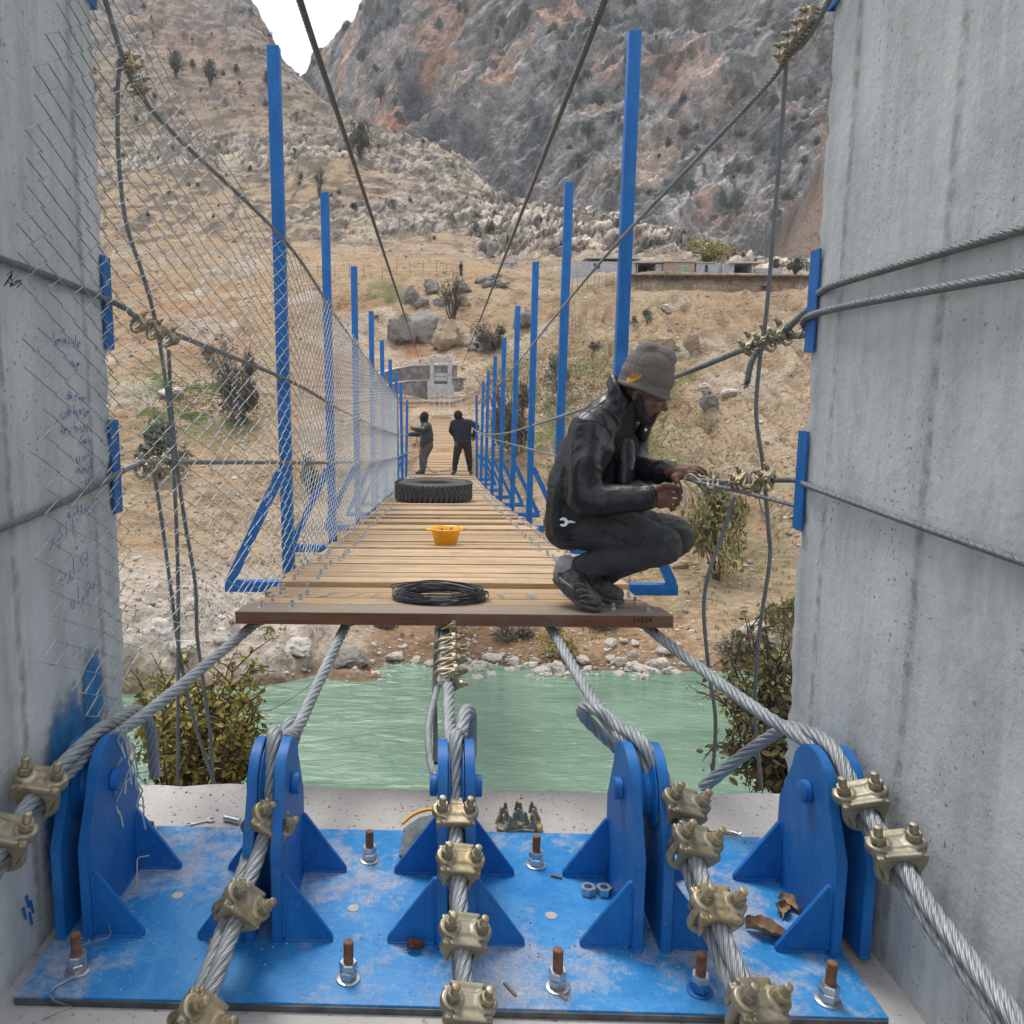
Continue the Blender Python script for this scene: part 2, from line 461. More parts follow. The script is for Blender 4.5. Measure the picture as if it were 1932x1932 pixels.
# profiles: image column -> (distance Y, image row) pairs, turned into real heights
PROF = [
 (-400, [(20,1500),(24,1400),(27,1250),(40,1040),(55,900),(70,780),(85,690),(100,600),(115,540),(140,470),(170,400),(200,330),(240,200),(280,80),(320,-30),(360,-120),(420,-150)]),
 (  60, [(20,1500),(24,1395),(26,1240),(40,1040),(55,890),(70,775),(85,680),(100,590),(115,530),(140,470),(170,400),(200,330),(240,210),(280,90),(320,-10),(360,-90),(420,-120)]),
 ( 250, [(20,1500),(24,1385),(25.5,1240),(30,1130),(40,1020),(55,880),(70,765),(85,665),(100,580),(115,522),(140,462),(170,392),(200,325),(240,205),(280,90),(320,0),(360,-70),(420,-100)]),
 ( 400, [(20,1500),(24,1372),(25.8,1270),(28,1190),(33,1120),(40,1030),(55,885),(70,765),(85,660),(100,572),(115,512),(140,455),(170,385),(200,312),(240,205),(280,110),(320,35),(345,-30),(420,-40)]),
 ( 465, [(20,1500),(24,1365),(25.9,1280),(28,1205),(33,1130),(40,1036),(55,888),(70,767),(85,657),(100,567),(115,508),(140,455),(170,380),(200,305),(240,205),(280,105),(315,32),(330,-12),(345,10),(420,200)]),
 ( 500, [(20,1500),(24,1360),(25.9,1285),(28,1210),(33,1135),(40,1040),(55,890),(70,768),(85,655),(100,565),(115,505),(140,455),(170,378),(200,300),(240,205),(280,118),(315,66),(330,44),(345,90),(420,260)]),
 ( 560, [(20,1500),(24,1355),(26.2,1285),(28,1230),(33,1145),(40,1045),(55,893),(70,770),(85,652),(100,560),(115,502),(140,455),(170,372),(200,290),(240,208),(275,158),(300,138),(320,160),(420,330)]),
 ( 700, [(20,1500),(24,1350),(26.6,1272),(29,1225),(34,1140),(40,1060),(55,898),(66,795),(74,757),(80,740),(83,690),(92,610),(102,545),(112,505),(140,460),(165,400),(200,310),(235,248),(255,226),(275,250),(420,420)]),
 ( 790, [(20,1500),(24,1350),(26.8,1272),(29,1232),(34,1150),(40,1070),(55,902),(66,800),(74,766),(80,748),(83,690),(92,620),(102,552),(112,508),(140,465),(165,405),(195,325),(225,275),(240,262),(260,300),(420,430)]),
 ( 870, [(20,1500),(24,1350),(26.8,1272),(29,1232),(34,1150),(40,1070),(55,902),(66,800),(74,766),(80,745),(83,690),(92,620),(102,552),(112,512),(135,475),(160,420),(185,345),(205,305),(216,296),(235,340),(420,450)]),
 ( 960, [(20,1500),(24,1350),(26.8,1272),(29,1225),(34,1140),(40,1060),(55,900),(70,778),(80,705),(90,630),(102,548),(112,515),(135,478),(155,430),(172,388),(185,374),(200,385),(235,430),(420,470)]),
 (1020, [(20,1500),(24,1350),(26.8,1274),(29,1222),(34,1132),(40,1055),(55,895),(70,772),(80,700),(90,628),(100,560),(110,520),(130,488),(145,445),(160,405),(168,391),(180,410),(235,450),(420,470)]),
 (1120, [(20,1500),(24,1350),(26.8,1277),(29,1215),(34,1125),(40,1050),(55,890),(70,765),(80,695),(90,622),(98,560),(104,528),(125,505),(140,450),(152,410),(160,401),(172,420),(235,470),(420,500)]),
 (1230, [(20,1500),(24,1352),(26.8,1280),(29,1215),(34,1125),(40,1050),(55,887),(70,760),(80,690),(90,612),(97,556),(100,548),(101.3,513),(125,507),(138,465),(148,438),(156,430),(170,450),(235,480),(420,520)]),
 (1340, [(20,1500),(24,1354),(26.8,1284),(29,1210),(34,1122),(40,1045),(55,883),(70,757),(80,686),(90,606),(97,555),(100,549),(101.3,516),(125,512),(140,500),(150,492),(165,500),(235,490),(420,560)]),
 (1550, [(20,1500),(24,1356),(26.8,1288),(29,1212),(34,1120),(40,1045),(55,885),(70,760),(80,690),(90,612),(97,566),(100,556),(101.3,521),(125,518),(160,512),(200,505),(235,500),(420,560)]),
 (2000, [(20,1500),(24,1356),(26.8,1292),(29,1212),(34,1120),(40,1045),(55,885),(70,765),(80,695),(90,625),(97,580),(100,565),(103,535),(125,525),(160,515),(200,505),(235,500),(420,560)]),
 (2500, [(20,1500),(24,1356),(26.8,1292),(29,1212),(34,1120),(40,1045),(55,885),(70,765),(80,695),(90,625),(97,580),(100,565),(103,535),(125,525),(160,515),(200,505),(235,500),(420,560)]),
]
NU, NY = 860, 760
us = np.linspace(-400, 2500, NU)
Ys = np.exp(np.linspace(math.log(20.5), math.log(420), NY))
cu = np.array([p[0] for p in PROF], float)
tab = np.array([np.interp(np.log(Ys), np.log([a for a, _ in pr]), [b for _, b in pr]) for _, pr in PROF])   # (ncol, NY)
k5 = np.exp(-np.linspace(-2, 2, 9)**2); k5 /= k5.sum()
tab = np.array([np.convolve(np.pad(r, 4, mode='edge'), k5, 'valid') if False else r for r in tab])
vv = np.array([np.interp(us, cu, tab[:, j]) for j in range(NY)])        # (NY, NU)
ker = np.ones(9) / 9
vv = np.array([np.convolve(np.pad(r, 4, mode='edge'), ker, 'valid') for r in vv])
UU, YY = np.meshgrid(us, Ys)
Pt = Varr(UU, vv, YY)
# --- relief
X, Yp, Z = Pt[..., 0], Pt[..., 1], Pt[..., 2]
Q = np.stack([X, Yp, Z*.6], -1)
def region(u0, v0, u1, v1, soft=40):
    return sstep(u0-soft, u0+soft, UU)*(1-sstep(u1-soft, u1+soft, UU))*sstep(v0-soft, v0+soft, vv)*(1-sstep(v1-soft, v1+soft, vv))
far = sstep(118, 150, YY)
n_big = fbm(Q/14, 4, 3)
rockmask = np.clip(far*sstep(-.15, .35, fbm(Q/30, 4, 21)*1.1 + .32*sstep(860, 980, UU)*sstep(140, 150, YY) + .22), 0, 1)
rockmask = np.maximum(rockmask, sstep(.10, .3, fbm(Q/9, 3, 44))*(1-far)*.55*sstep(60, 75, YY))
bankrock = (1-sstep(600, 720, UU))*sstep(24.5, 25.5, YY)*(1-sstep(30, 36, YY))*sstep(-.25, .1, fbm(Q/3.5, 3, 31)+.15)
rockmask = np.maximum(rockmask, bankrock)
# dipping beds: ledges along a tilted axis
bed = (X*.55 + Z*1.0 - Yp*.05)
lam = 2.1
ph = bed/lam + 1.2*fbm(Q/11, 3, 51)
saw = (ph - np.floor(ph)); saw = np.where(saw < .8, saw/.8, (1-saw)/.2)
ledge = (saw-.5)*1.0
crack = ridged(np.stack([X/2.6 + Z*.2, Yp/3.4, Z/1.6], -1), 4, 61)
scale = np.clip(YY/130, .25, 2.2)
disp = fbm(Q/22, 4, 5)*1.6*np.clip((YY-45)/60, 0, 1.6) + fbm(Q/4.5, 5, 8)*.42*np.clip(YY/70, .3, 1.3)
gul = ridged(np.stack([X/2.7 + .4*fbm(Q/6, 2, 70), Yp/24, Z/40], -1), 4, 71, .6)
slope_r = region(1000, 560, 2300, 1050, 60)*(1-far)
disp += slope_r*gul*1.9
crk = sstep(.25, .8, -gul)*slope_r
disp += rockmask*(ledge*.8*np.clip(scale, 0, 1.15) + crack*.8*np.clip(scale, 0, 1.1) + .75*np.clip(1.6-YY/190, .25, 1)*np.clip(scale, 0, 1)*ridged(np.stack([X/1.5 + Z*.3, Yp/2.2, Z/1.1], -1), 3, 63, .65))
disp += (1-rockmask)*(fbm(Q/1.1, 4, 17)*.20 + .16*ridged(Q/2.3, 4, 18, .65))*np.clip(YY/60, .35, 1.5)
# cracked, dipping slabs on the rocky ridge and the mountainside
tl = np.stack([(X*.80 + Z*.55)/2.3 + .35*fbm(Q/5, 3, 151), (Z*1.1 - X*.50 + Yp*.18)/.95 + .35*fbm(Q/5, 3, 153)], -1)
w1, w2, wh = worley(tl, 5); t2 = tl*np.array((.42, .40)) + 7.7; v1, v2, vh = worley(t2, 9)
slab = np.clip(rockmask*1.25, 0, 1)*sstep(105, 135, YY)
ridge = sstep(870, 920, UU)*sstep(132, 140, YY)*(1-sstep(178, 200, YY)); slab = np.maximum(slab, ridge)
rockmask = np.maximum(rockmask, ridge*.85)
amp_ = slab*np.where(ridge > .5, 1.0, .42)
sl3 = amp_*(wh*.34 + vh*.75 - .45*(1-sstep(0, .22, w2-w1)) - .7*(1-sstep(0, .16, v2-v1)))
disp += sl3*.75; Pt[..., 1] -= sl3*.9
joint = slab*np.maximum(.75*(1-sstep(.02, .16, w2-w1)), 1-sstep(.02, .12, v2-v1))
fade = sstep(21.5, 27.5, YY)
flat = np.clip(region(640, 745, 960, 790, 12) + region(1180, 480, 2300, 556, 8)*(1-far) + region(520, 455, 900, 520, 18)*.6, 0, 1)
disp *= fade*(1-.85*flat)
disp -= .17*(1-sstep(27, 30.5, YY))*sstep(23, 25, YY)
disp += bankrock*(.5 + .9*ridged(Q/1.5, 3, 77))*.55
Pt[..., 2] += disp
Pt[..., 1] -= disp*.35*sstep(60, 140, YY)
# --- ground colours (soil, rock, grass), with the shade of gullies and cracks painted in
def lerp(a, b, t): return a*(1-t[..., None]) + np.array(b)*t[..., None]
C = np.zeros(Pt.shape) + np.array((.335, .235, .145))
C = lerp(C, (.385, .295, .195), sstep(-.3, .4, fbm(Q/6, 4, 91)))
C = lerp(C, (.22, .165, .108), sstep(.0, .5, fbm(Q/2.2, 5, 92))*.8)
org = np.clip(region(560, 560, 760, 760, 50)*.75 + region(610, 650, 930, 770, 30)*1.0 + region(740, 740, 1000, 1180, 60)*.55 + region(230, 520, 470, 720, 60)*.7 + region(640, 560, 920, 660, 40)*.4 + region(700, 1180, 1330, 1275, 20)*.5, 0, 1)
C = lerp(C, (.345, .185, .10), org*sstep(-.35, .3, fbm(Q/3.5, 4, 95)))
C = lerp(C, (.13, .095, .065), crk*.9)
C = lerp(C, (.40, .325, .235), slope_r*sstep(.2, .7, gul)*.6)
C = lerp(C, (.37, .26, .155), region(460, 450, 960, 545, 25)*.7)
gr = (region(880, 660, 1320, 900, 60)*.95 + region(690, 535, 760, 640, 25) + region(250, 690, 520, 830, 40)*1.1 + region(1150, 1000, 1500, 1150, 60)*.35)
C = lerp(C, (.095, .125, .036), np.clip(gr*.75 + region(255, 700, 480, 800, 25)*.55, 0, 1)*sstep(-.14, .22, fbm(Q/2.4, 5, 97)))
dry = sstep(.02, .4, fbm(Q/3.1, 4, 99))*sstep(30, 50, YY)*(1-far)
C = lerp(C, (.25, .205, .125), dry*.22)
rk = np.array((.34, .315, .285)) + np.zeros(Pt.shape)
rk = lerp(rk, (.225, .21, .20), sstep(.0, .45, fbm(Q/3.3, 4, 101)))
rk = lerp(rk, (.44, .39, .32), sstep(.1, .5, fbm(Q/5.5, 3, 103)))
rk = lerp(rk, (.20, .195, .19), sstep(.3, .75, -crack)*.7)
rk = rk*(1 + .16*wh*slab + .10*vh*slab)[..., None]
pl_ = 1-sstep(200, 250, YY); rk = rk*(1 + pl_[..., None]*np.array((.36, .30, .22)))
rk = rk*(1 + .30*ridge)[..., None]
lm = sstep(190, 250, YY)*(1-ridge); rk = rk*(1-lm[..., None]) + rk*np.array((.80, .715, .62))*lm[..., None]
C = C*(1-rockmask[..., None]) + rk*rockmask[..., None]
C = lerp(C, (.10, .085, .07), joint*.65)
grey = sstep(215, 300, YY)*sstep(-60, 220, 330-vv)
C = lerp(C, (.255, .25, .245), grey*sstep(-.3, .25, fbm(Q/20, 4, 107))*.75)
C = lerp(C, (.30, .20, .145), region(260, 40, 520, 200, 60)*.6)
C = lerp(C, (.19, .155, .105), sstep(27.6, 26.4, YY)*.0)
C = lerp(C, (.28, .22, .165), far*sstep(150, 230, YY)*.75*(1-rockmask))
C = lerp(C, (.10, .088, .075), sstep(.22, .55, ridged(Q/np.array((4.5, 6, 2.2)), 4, 111))*far*.75)
pale = (1-sstep(620, 740, UU))*sstep(25, 26, YY)*(1-sstep(33, 40, YY))
C = lerp(C, (.47, .41, .34), pale*.8)
C = lerp(C, (.21, .145, .09), (1-sstep(WATER_Z+.05, WATER_Z+.35, Pt[..., 2])))

def grid_mesh(name, P, Cc, m, label=None, kind='structure', flip=False):
    ny, nx = P.shape[:2]
    idx = np.arange(ny*nx).reshape(ny, nx)
    q = np.stack([idx[:-1, :-1], idx[:-1, 1:], idx[1:, 1:], idx[1:, :-1]], -1).reshape(-1, 4)
    if flip: q = q[:, ::-1]
    me = bpy.data.meshes.new(name); nf = len(q)
    me.vertices.add(ny*nx); me.vertices.foreach_set('co', P.reshape(-1).astype(np.float32))
    me.loops.add(nf*4); me.loops.foreach_set('vertex_index', q.reshape(-1).astype(np.int32))
    me.polygons.add(nf); me.polygons.foreach_set('loop_start', np.arange(0, nf*4, 4, dtype=np.int32))
    me.polygons.foreach_set('use_smooth', np.ones(nf, bool))
    me.update(calc_edges=True)
    if Cc is not None:
        at = me.color_attributes.new('soil', 'FLOAT_COLOR', 'POINT')
        at.data.foreach_set('color', np.concatenate([Cc, np.ones(Cc.shape[:-1]+(1,))], -1).reshape(-1).astype(np.float32))
    me.materials.append(m); me.validate()
    o = bpy.data.objects.new(name, me); COL.objects.link(o); o['kind'] = kind
    if label: o['label'] = label
    return o
def m_land(name, s1, s2, k=1.0, bd=.25):
    t = NT(name); a = t.n('Attribute', attribute_name='soil').outputs['Color']
    vec = t.coord()
    f = t.noise(vec, s1, 9, .68); g = t.noise(vec, s2, 7, .65)
    c = t.mix(t.ramp(f, [(.34, .85), (.50, 0)]), a, t.mix(1.0, a, (.46, .42, .385), 'MULTIPLY'))  # dark multiply paints in the many small shadows of rough ground
    hh = t.noise(vec, s2*3.1, 5, .7); c = t.mix(t.ramp(hh, [(.32, .55), (.44, 0)]), c, t.mix(1.0, a, (.40, .36, .33), 'MULTIPLY')); c = t.mix(t.ramp(hh, [(.62, 0), (.72, .35)]), c, t.mix(1.0, a, (1.7, 1.65, 1.6), 'MULTIPLY'))
    c = t.mix(t.ramp(g, [(.50, 0), (.66, .7)]), c, t.mix(1.0, a, (1.55, 1.5, 1.45), 'MULTIPLY'))
    c = t.mix(t.ramp(g, [(.33, .6), (.42, 0)]), c, t.mix(1.0, a, (.55, .5, .46), 'MULTIPLY'))
    vo = t.n('TexVoronoi', {'Vector': vec, 'Scale': s2*.9}).outputs['Distance']
    h = t.math('ADD', f, t.math('ADD', t.math('MULTIPLY', g, .45), t.math('MULTIPLY', vo, -.25)))
    return t.set(color=c, rough=.97, spec=.15, normal=t.bump(h, .9, bd))
M_LAND = m_land('stony hillside soil', .55, 3.2, bd=.6)
MAT['land'] = M_LAND
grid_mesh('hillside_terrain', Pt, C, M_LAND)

# height of the built slope at any (u, Y), used to stand things on it
def ground(u, Y):
    i = min(max((u - us[0])/(us[1]-us[0]), 0), NU-1.001); j = min(max((math.log(Y)-math.log(Ys[0]))/(math.log(Ys[1])-math.log(Ys[0])), 0), NY-1.001)
    i0, j0 = int(i), int(j); a, b = i-i0, j-j0
    p = (Pt[j0, i0]*(1-a)+Pt[j0, i0+1]*a)*(1-b) + (Pt[j0+1, i0]*(1-a)+Pt[j0+1, i0+1]*a)*b
    return Vector(p)
def ground_at(u, v, ymin=24, ymax=360):
    """first ground point that the sight line (u, v) meets"""
    i = int(round((u-us[0])/(us[1]-us[0]))); best = None
    col = Pt[:, i]; d = col @ np.array(_f); rowv = PV - FPX*(col @ np.array(_u))/d
    for j in range(NY):
        if Ys[j] < ymin: continue
        if rowv[j] <= v: return Vector(col[j]), Ys[j]
        if Ys[j] > ymax: break
    return Vector(col[min(j, NY-1)]), Ys[min(j, NY-1)]

# ------------------------------------------------------------------ far cliff
NCU, NCV = 620, 420
cus = np.linspace(380, 2500, NCU)
top = np.interp(cus, [380, 520, 548, 575, 600, 640, 650, 690, 705, 760, 1000, 1600, 2500], [170, 170, 165, 145, 108, 78, 60, 34, -30, -150, -230, -260, -260])
top = top + 7*fbm(np.stack([cus/14, cus*0, cus*0], -1), 4, 7)
tt = np.linspace(0, 1, NCV)
CU = np.broadcast_to(cus, (NCV, NCU)); CV = 600 + (top[None, :] - 600)*tt[:, None]
Yb = 345 + 150*(600-CV)/600 + 40*np.sin(CU/260) + 90*np.exp(-((CU-590)/75)**2)*(1-sstep(250, 420, CV))
Pc = Varr(CU, CV, Yb)
q = Pc/1.0
dip = np.stack([q[..., 0]*.80 + q[..., 2]*.6, q[..., 1]*.4, (-q[..., 0]*.6 + q[..., 2]*.80)], -1)
r1 = ridged(q/95, 5, 201, .52); r2 = ridged(np.stack([dip[..., 0]/60, dip[..., 1]/40, dip[..., 2]/13], -1), 5, 211, .6)
r3 = fbm(np.stack([q[..., 0]/9, q[..., 1]/20, q[..., 2]/38], -1), 5, 221)
wall = sstep(640, 700, CU)*(1-sstep(980, 1120, CU))*sstep(60, 140, CV)
scree = sstep(0, 45, (CU - (1430 + (490-CV)*.62)) )*sstep(235, 262, CV)
scree = np.clip(scree, 0, 1)
rr = ridged(np.stack([dip[..., 0]/22, dip[..., 1]/18, dip[..., 2]/4.5], -1), 4, 231)
dd = r1*22 + r2*10*(1-wall*.5) + r3*9*wall + rr*4.5 + 1.8*ridged(q/3.2, 3, 237)
dd = dd*(1-.96*scree) - 6*scree
dd = dd*(.30 + .70*sstep(600, 800, CU))
nrm = np.array((0, -.86, .5))
Pc = Pc + dd[..., None]*nrm
Pc[..., 0] += fbm(q/18, 4, 241)*4*(1-scree)
cc = np.zeros(Pc.shape) + np.array((.235, .218, .205))
n1 = fbm(dip/np.array((55, 40, 16)), 5, 251); n2 = fbm(q/np.array((14, 30, 60.)), 5, 253); n3 = fbm(dip/np.array((24, 20, 6.)), 5, 257)
cc = lerp(cc, (.34, .32, .305), sstep(.0, .35, n1)*(1-wall*.6))
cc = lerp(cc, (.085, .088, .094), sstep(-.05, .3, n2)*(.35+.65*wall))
cc = lerp(cc, (.47, .255, .155), sstep(.04, .30, fbm(q/np.array((30, 40, 46.)), 5, 259))*(.55+.35*wall))
cc = lerp(cc, (.36, .28, .22), sstep(.15, .4, n3)*.6)
cc = lerp(cc, (.11, .113, .11), sstep(.08, .34, -n3)*.8)
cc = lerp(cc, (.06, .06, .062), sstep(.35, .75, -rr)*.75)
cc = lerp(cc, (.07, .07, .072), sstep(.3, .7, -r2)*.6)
cc = lerp(cc, (.075, .08, .05), sstep(.14, .34, fbm(q/9, 5, 263))*(1-wall*.7)*.8)
rib = np.exp(-((CU-(1250+ (300-CV)*.45))/26)**2)*sstep(60, 120, CV)*(1-sstep(440, 500, CV))
cc = lerp(cc, (.40, .32, .265), np.clip(rib*1.1, 0, 1)*sstep(-.3, .2, n3))
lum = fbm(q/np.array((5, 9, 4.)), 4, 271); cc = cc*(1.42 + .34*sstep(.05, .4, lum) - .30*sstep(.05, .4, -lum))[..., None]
cc = cc*(1-scree[..., None]) + (np.array((.43, .315, .235)) + .03*n3[..., None])*scree[..., None]
blueing = .0
# top goes back over the summit
back = Pc[-1:] + np.array([[[0, 60, -25]]]); Pc = np.concatenate([Pc, back], 0); cc = np.concatenate([cc, cc[-1:]], 0)
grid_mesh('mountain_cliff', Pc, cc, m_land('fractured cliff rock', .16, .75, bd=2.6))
CL = (cus, tt, Pc)
# valley floor sheet that carries the land out to the horizon
mb = MB(); mb.add([(-1500, -300, -13), (1500, -300, -13), (1500, 1800, -13), (-1500, 1800, -13)], [(0, 1, 2, 3)])
mb.build('valley_ground', simple('valley soil', (.33, .26, .17), (.25, .2, .13), .2, .95), kind='structure')

# ------------------------------------------------------------------ river
def m_water():
    t = NT('silty green river water'); vec = t.coord((.42, 1.3, 1), rot=(0, 0, R(-10)))
    a = t.noise(vec, .85, 3, .5, 1.1); b = t.noise(vec, 2.6, 5, .62, .9); s = t.noise(t.coord((1, 1.6, 1)), 9, 3, .6, .4); big = t.noise(t.coord((.35, 1, 1)), .32, 5, .6, .6)
    c = t.mix(t.ramp(big, [(.36, 0), (.64, 1)]), (.082, .165, .112), (.140, .240, .168))
    c = t.mix(t.ramp(b, [(.60, 0), (.78, .35)]), c, (.23, .33, .25))
    h = t.math('ADD', a, t.math('ADD', t.math('MULTIPLY', b, .5), t.math('MULTIPLY', s, .07)))
    return t.set(color=c, rough=.07, spec=.5, normal=t.bump(h, .8, .30))
gx, gy = np.meshgrid(np.linspace(-80, 90, 60), np.linspace(5, 32, 30))
grid_mesh('river_water', np.stack([gx, gy, gx*0+WATER_Z], -1), None, m_water())
# near bank below the abutment
NB = 120
nbx, nby = np.meshgrid(np.linspace(-60, 60, 260), np.linspace(-8, 15.5, NB))
nbz = np.interp(nby, [-8, 1, 3.2, 5, 9, 13.5, 15.5], [-1.66, -1.66, -2.3, -4.2, -7.4, -9.6, -10.6])
nbz = nbz + .25*fbm(np.stack([nbx, nby, nby*0], -1)/1.2, 4, 300)*sstep(3, 6, nby)
Pn = np.stack([nbx, nby, nbz], -1)
Cn = np.zeros(Pn.shape)+np.array((.33, .27, .19)); Cn = lerp(Cn, (.22, .18, .11), sstep(-.1, .4, fbm(Pn, 4, 305)))
grid_mesh('near_bank_ground', Pn, Cn, m_land('near bank soil', 2.2, 16, bd=.05))
# ================================================================== ABUTMENT
CX = 0.045                      # bridge axis
XL, XR, YP = -1.10, 1.18, 2.75  # inner faces and far edge of the two pillars
GZ = -1.495                     # top of the steel plate
# slab with a broken far edge
mb = MB()
n = 90; ed = []
for i in range(n + 1):
    x = -4 + 8.2*i/n
    ed.append((x, 3.0 + .035*float(fbm(np.array([x*3.1, 1.7, 0]), 3, 401)) + .014*float(fbm(np.array([x*13, 4.7, 0]), 3, 403))))
slab_z = GZ - .022
top = [(-4, 1.62), (4.2, 1.62)] + ed[::-1]
mb.prism(top, .55, Matrix.Translation((0, 0, slab_z - .55)))
SLAB = mb.build('abutment_slab', MAT['slab'], label='dusty concrete abutment slab with a broken far edge above the river', cat='abutment')
# fine gravel strip at the very front
def pebbles(name, n, fn, lo, hi, mats, label, kind='stuff', sub=1):
    mb = MB()
    for i in range(n):
        p = fn(); r = rng.uniform(lo, hi)
        bm = bmesh.new(); bmesh.ops.create_icosphere(bm, subdivisions=sub, radius=1)
        for q in bm.verts: q.co *= 1 + rng.uniform(-.28, .28)
        M = Matrix.Translation(p) @ Matrix.Rotation(rng.uniform(0, 6.3), 4, (rng.random(), rng.random(), rng.random()+.1)) @ Matrix.Diagonal((r, r*rng.uniform(.6, 1), r*rng.uniform(.4, .8), 1))
        mb.bm(bm, M, rng.randrange(len(mats))); bm.free()
    return mb.build(name, mats, kind=kind, label=label)
MAT['st1'] = simple('pale limestone', (.50, .47, .43), (.36, .33, .30), 6, .9, 0, .4, 22, .02)
MAT['st2'] = simple('grey limestone', (.33, .315, .30), (.22, .21, .20), 5, .92, 0, .5, 20, .02)
MAT['st3'] = simple('ochre stone', (.40, .28, .17), (.30, .21, .13), 6, .93, 0, .4, 20, .02)
mb = MB(); mb.box((0, .2, -1.60), (7, 2.9, .09)); mb.build('gravel_ground', simple('gritty gravel bed', (.36, .33, .30), (.20, .18, .165), 120, .97, 0, .9, 170, .01, lo=.4, hi=.6), kind='structure')
pebbles('gravel', 2600, lambda: Vector((rng.uniform(-1.3, 1.6), rng.uniform(1.52, 1.84), -1.548)), .004, .014, [MAT['st1'], MAT['st2'], MAT['st3'], MAT['st1']], 'fine grey gravel in front of the blue plate')

# ------------------------------------------------------------------ pillars
def pillar(name, x0, x1, label):
    bm = bmesh.new()
    nz, ny, nx = 60, 26, 6
    # rounded-arris concrete post as a lofted ring of points with slight board waviness
    ring = []
    y0, y1, c = .35, YP, .014
    for (ax, ay, bx, by, k) in ((x0, y0+c, x0, y1-c, ny), (x0, y1-c, x0+c, y1, 2), (x0+c, y1, x1-c, y1, nx), (x1-c, y1, x1, y1-c, 2), (x1, y1-c, x1, y0+c, ny), (x1, y0+c, x1-c, y0, 2), (x1-c, y0, x0+c, y0, nx), (x0+c, y0, x0, y0+c, 2)):
        for i in range(k): t = i/k; ring.append((ax+(bx-ax)*t, ay+(by-ay)*t))
    m = MB(); vs = []; N = len(ring)
    zs = np.linspace(-1.75, 3.3, 170)
    ra = np.array(ring); cx, cy = (x0+x1)/2, (y0+y1)/2
    for z in zs:
        p = np.stack([ra[:, 0], ra[:, 1], np.full(N, z)], -1)
        board = np.floor(ra[:, 1]/.2)
        w = .0035*fbm(p*np.array((6, 6, 2.0)), 3, 411) + .0018*np.sin(board*12.9)
        corner = np.exp(-((np.abs(ra[:, 1]-y1))/.03)**2)*np.clip(fbm(p*np.array((1, 1, 14.)), 3, 415), 0, 1)*.028
        d = np.stack([np.sign(ra[:, 0]-cx)*(w-corner), -corner*.6, np.zeros(N)], -1)
        vs += [tuple(q) for q in p + d]
    fs = [(i*N+k, i*N+(k+1) % N, (i+1)*N+(k+1) % N, (i+1)*N+k) for i in range(len(zs)-1) for k in range(N)]
    fs.append([(len(zs)-1)*N+k for k in range(N)])
    m.add(vs, fs)
    root = thing(name, ((x0+x1)/2, (y0+y1)/2, -1.75), label, 'pillar', 'concrete bridge pillars')
    m.build('concrete_shaft', MAT['concrete'], root, smooth=40)
    return root
PILL = pillar('bridge_pillar', XL-.75, XL, 'board marked concrete pillar behind the wire mesh, with blue handwriting')
PILR = pillar('bridge_pillar', XR, XR+.75, 'bare grey concrete pillar beside the crouching worker')
bpy.context.view_layer.update()
# blue paint sprayed on the left pillar round the first bracket: irregular patch hugging the face
def m_spray():
    t = NT('blue overspray'); a = t.n('Attribute', attribute_name='cover').outputs['Fac']; vec = t.coord()
    n = t.math('ADD', a, t.math('MULTIPLY', t.math('SUBTRACT', t.noise(vec, 16, 8, .75), .5), 1.5)); k = t.ramp(n, [(.30, 0), (.62, 1)])
    t.set(color=t.mix(t.ramp(t.noise(vec, 30, 5), [(.35, 0), (.65, 1)]), (.012, .13, .36), (.03, .22, .46)), rough=.8)
    t.t.links.new(t.math('MULTIPLY', k, .92), t.b.inputs['Alpha']); return t.m
def spray(name, x, cy, cz, ry, rz_, parent, m):
    n, k = 48, 10; vs, cov = [(x, cy, cz)], [1.0]
    for r in range(1, k+1):
        for i in range(n): a = 2*math.pi*i/n; vs.append((x, cy+ry*r/k*math.cos(a), cz+rz_*r/k*math.sin(a))); cov.append(1.15-1.15*(r/k)**1.5)
    mb = MB(); mb.add(vs, [(0, 1+i, 1+(i+1) % n) for i in range(n)] + [(1+(r-1)*n+i, 1+r*n+i, 1+r*n+(i+1) % n, 1+(r-1)*n+(i+1) % n) for r in range(1, k) for i in range(n)])
    o = mb.build(name, m, parent); at = o.data.attributes.new('cover', 'FLOAT', 'POINT'); at.data.foreach_set('value', cov); return o
SPR = m_spray()
spray('paint_overspray', XL+.0075, 2.28, -1.20, .24, .42, PILL, SPR); spray('paint_overspray', XL+.0070, 2.46, -.95, .10, .20, PILL, SPR)
mb = MB()
for k, (u0, v0) in enumerate(((50, 1690), (58, 1700), (44, 1712), (56, 1722))):
    a, b = VX(u0, v0, XL+.006), VX(u0+5, v0+22, XL+.006); mb.bar(a, b, .006, .004, up=(1, 0, 0))
mb.build('paint_dab', MAT['blue'], PILL)
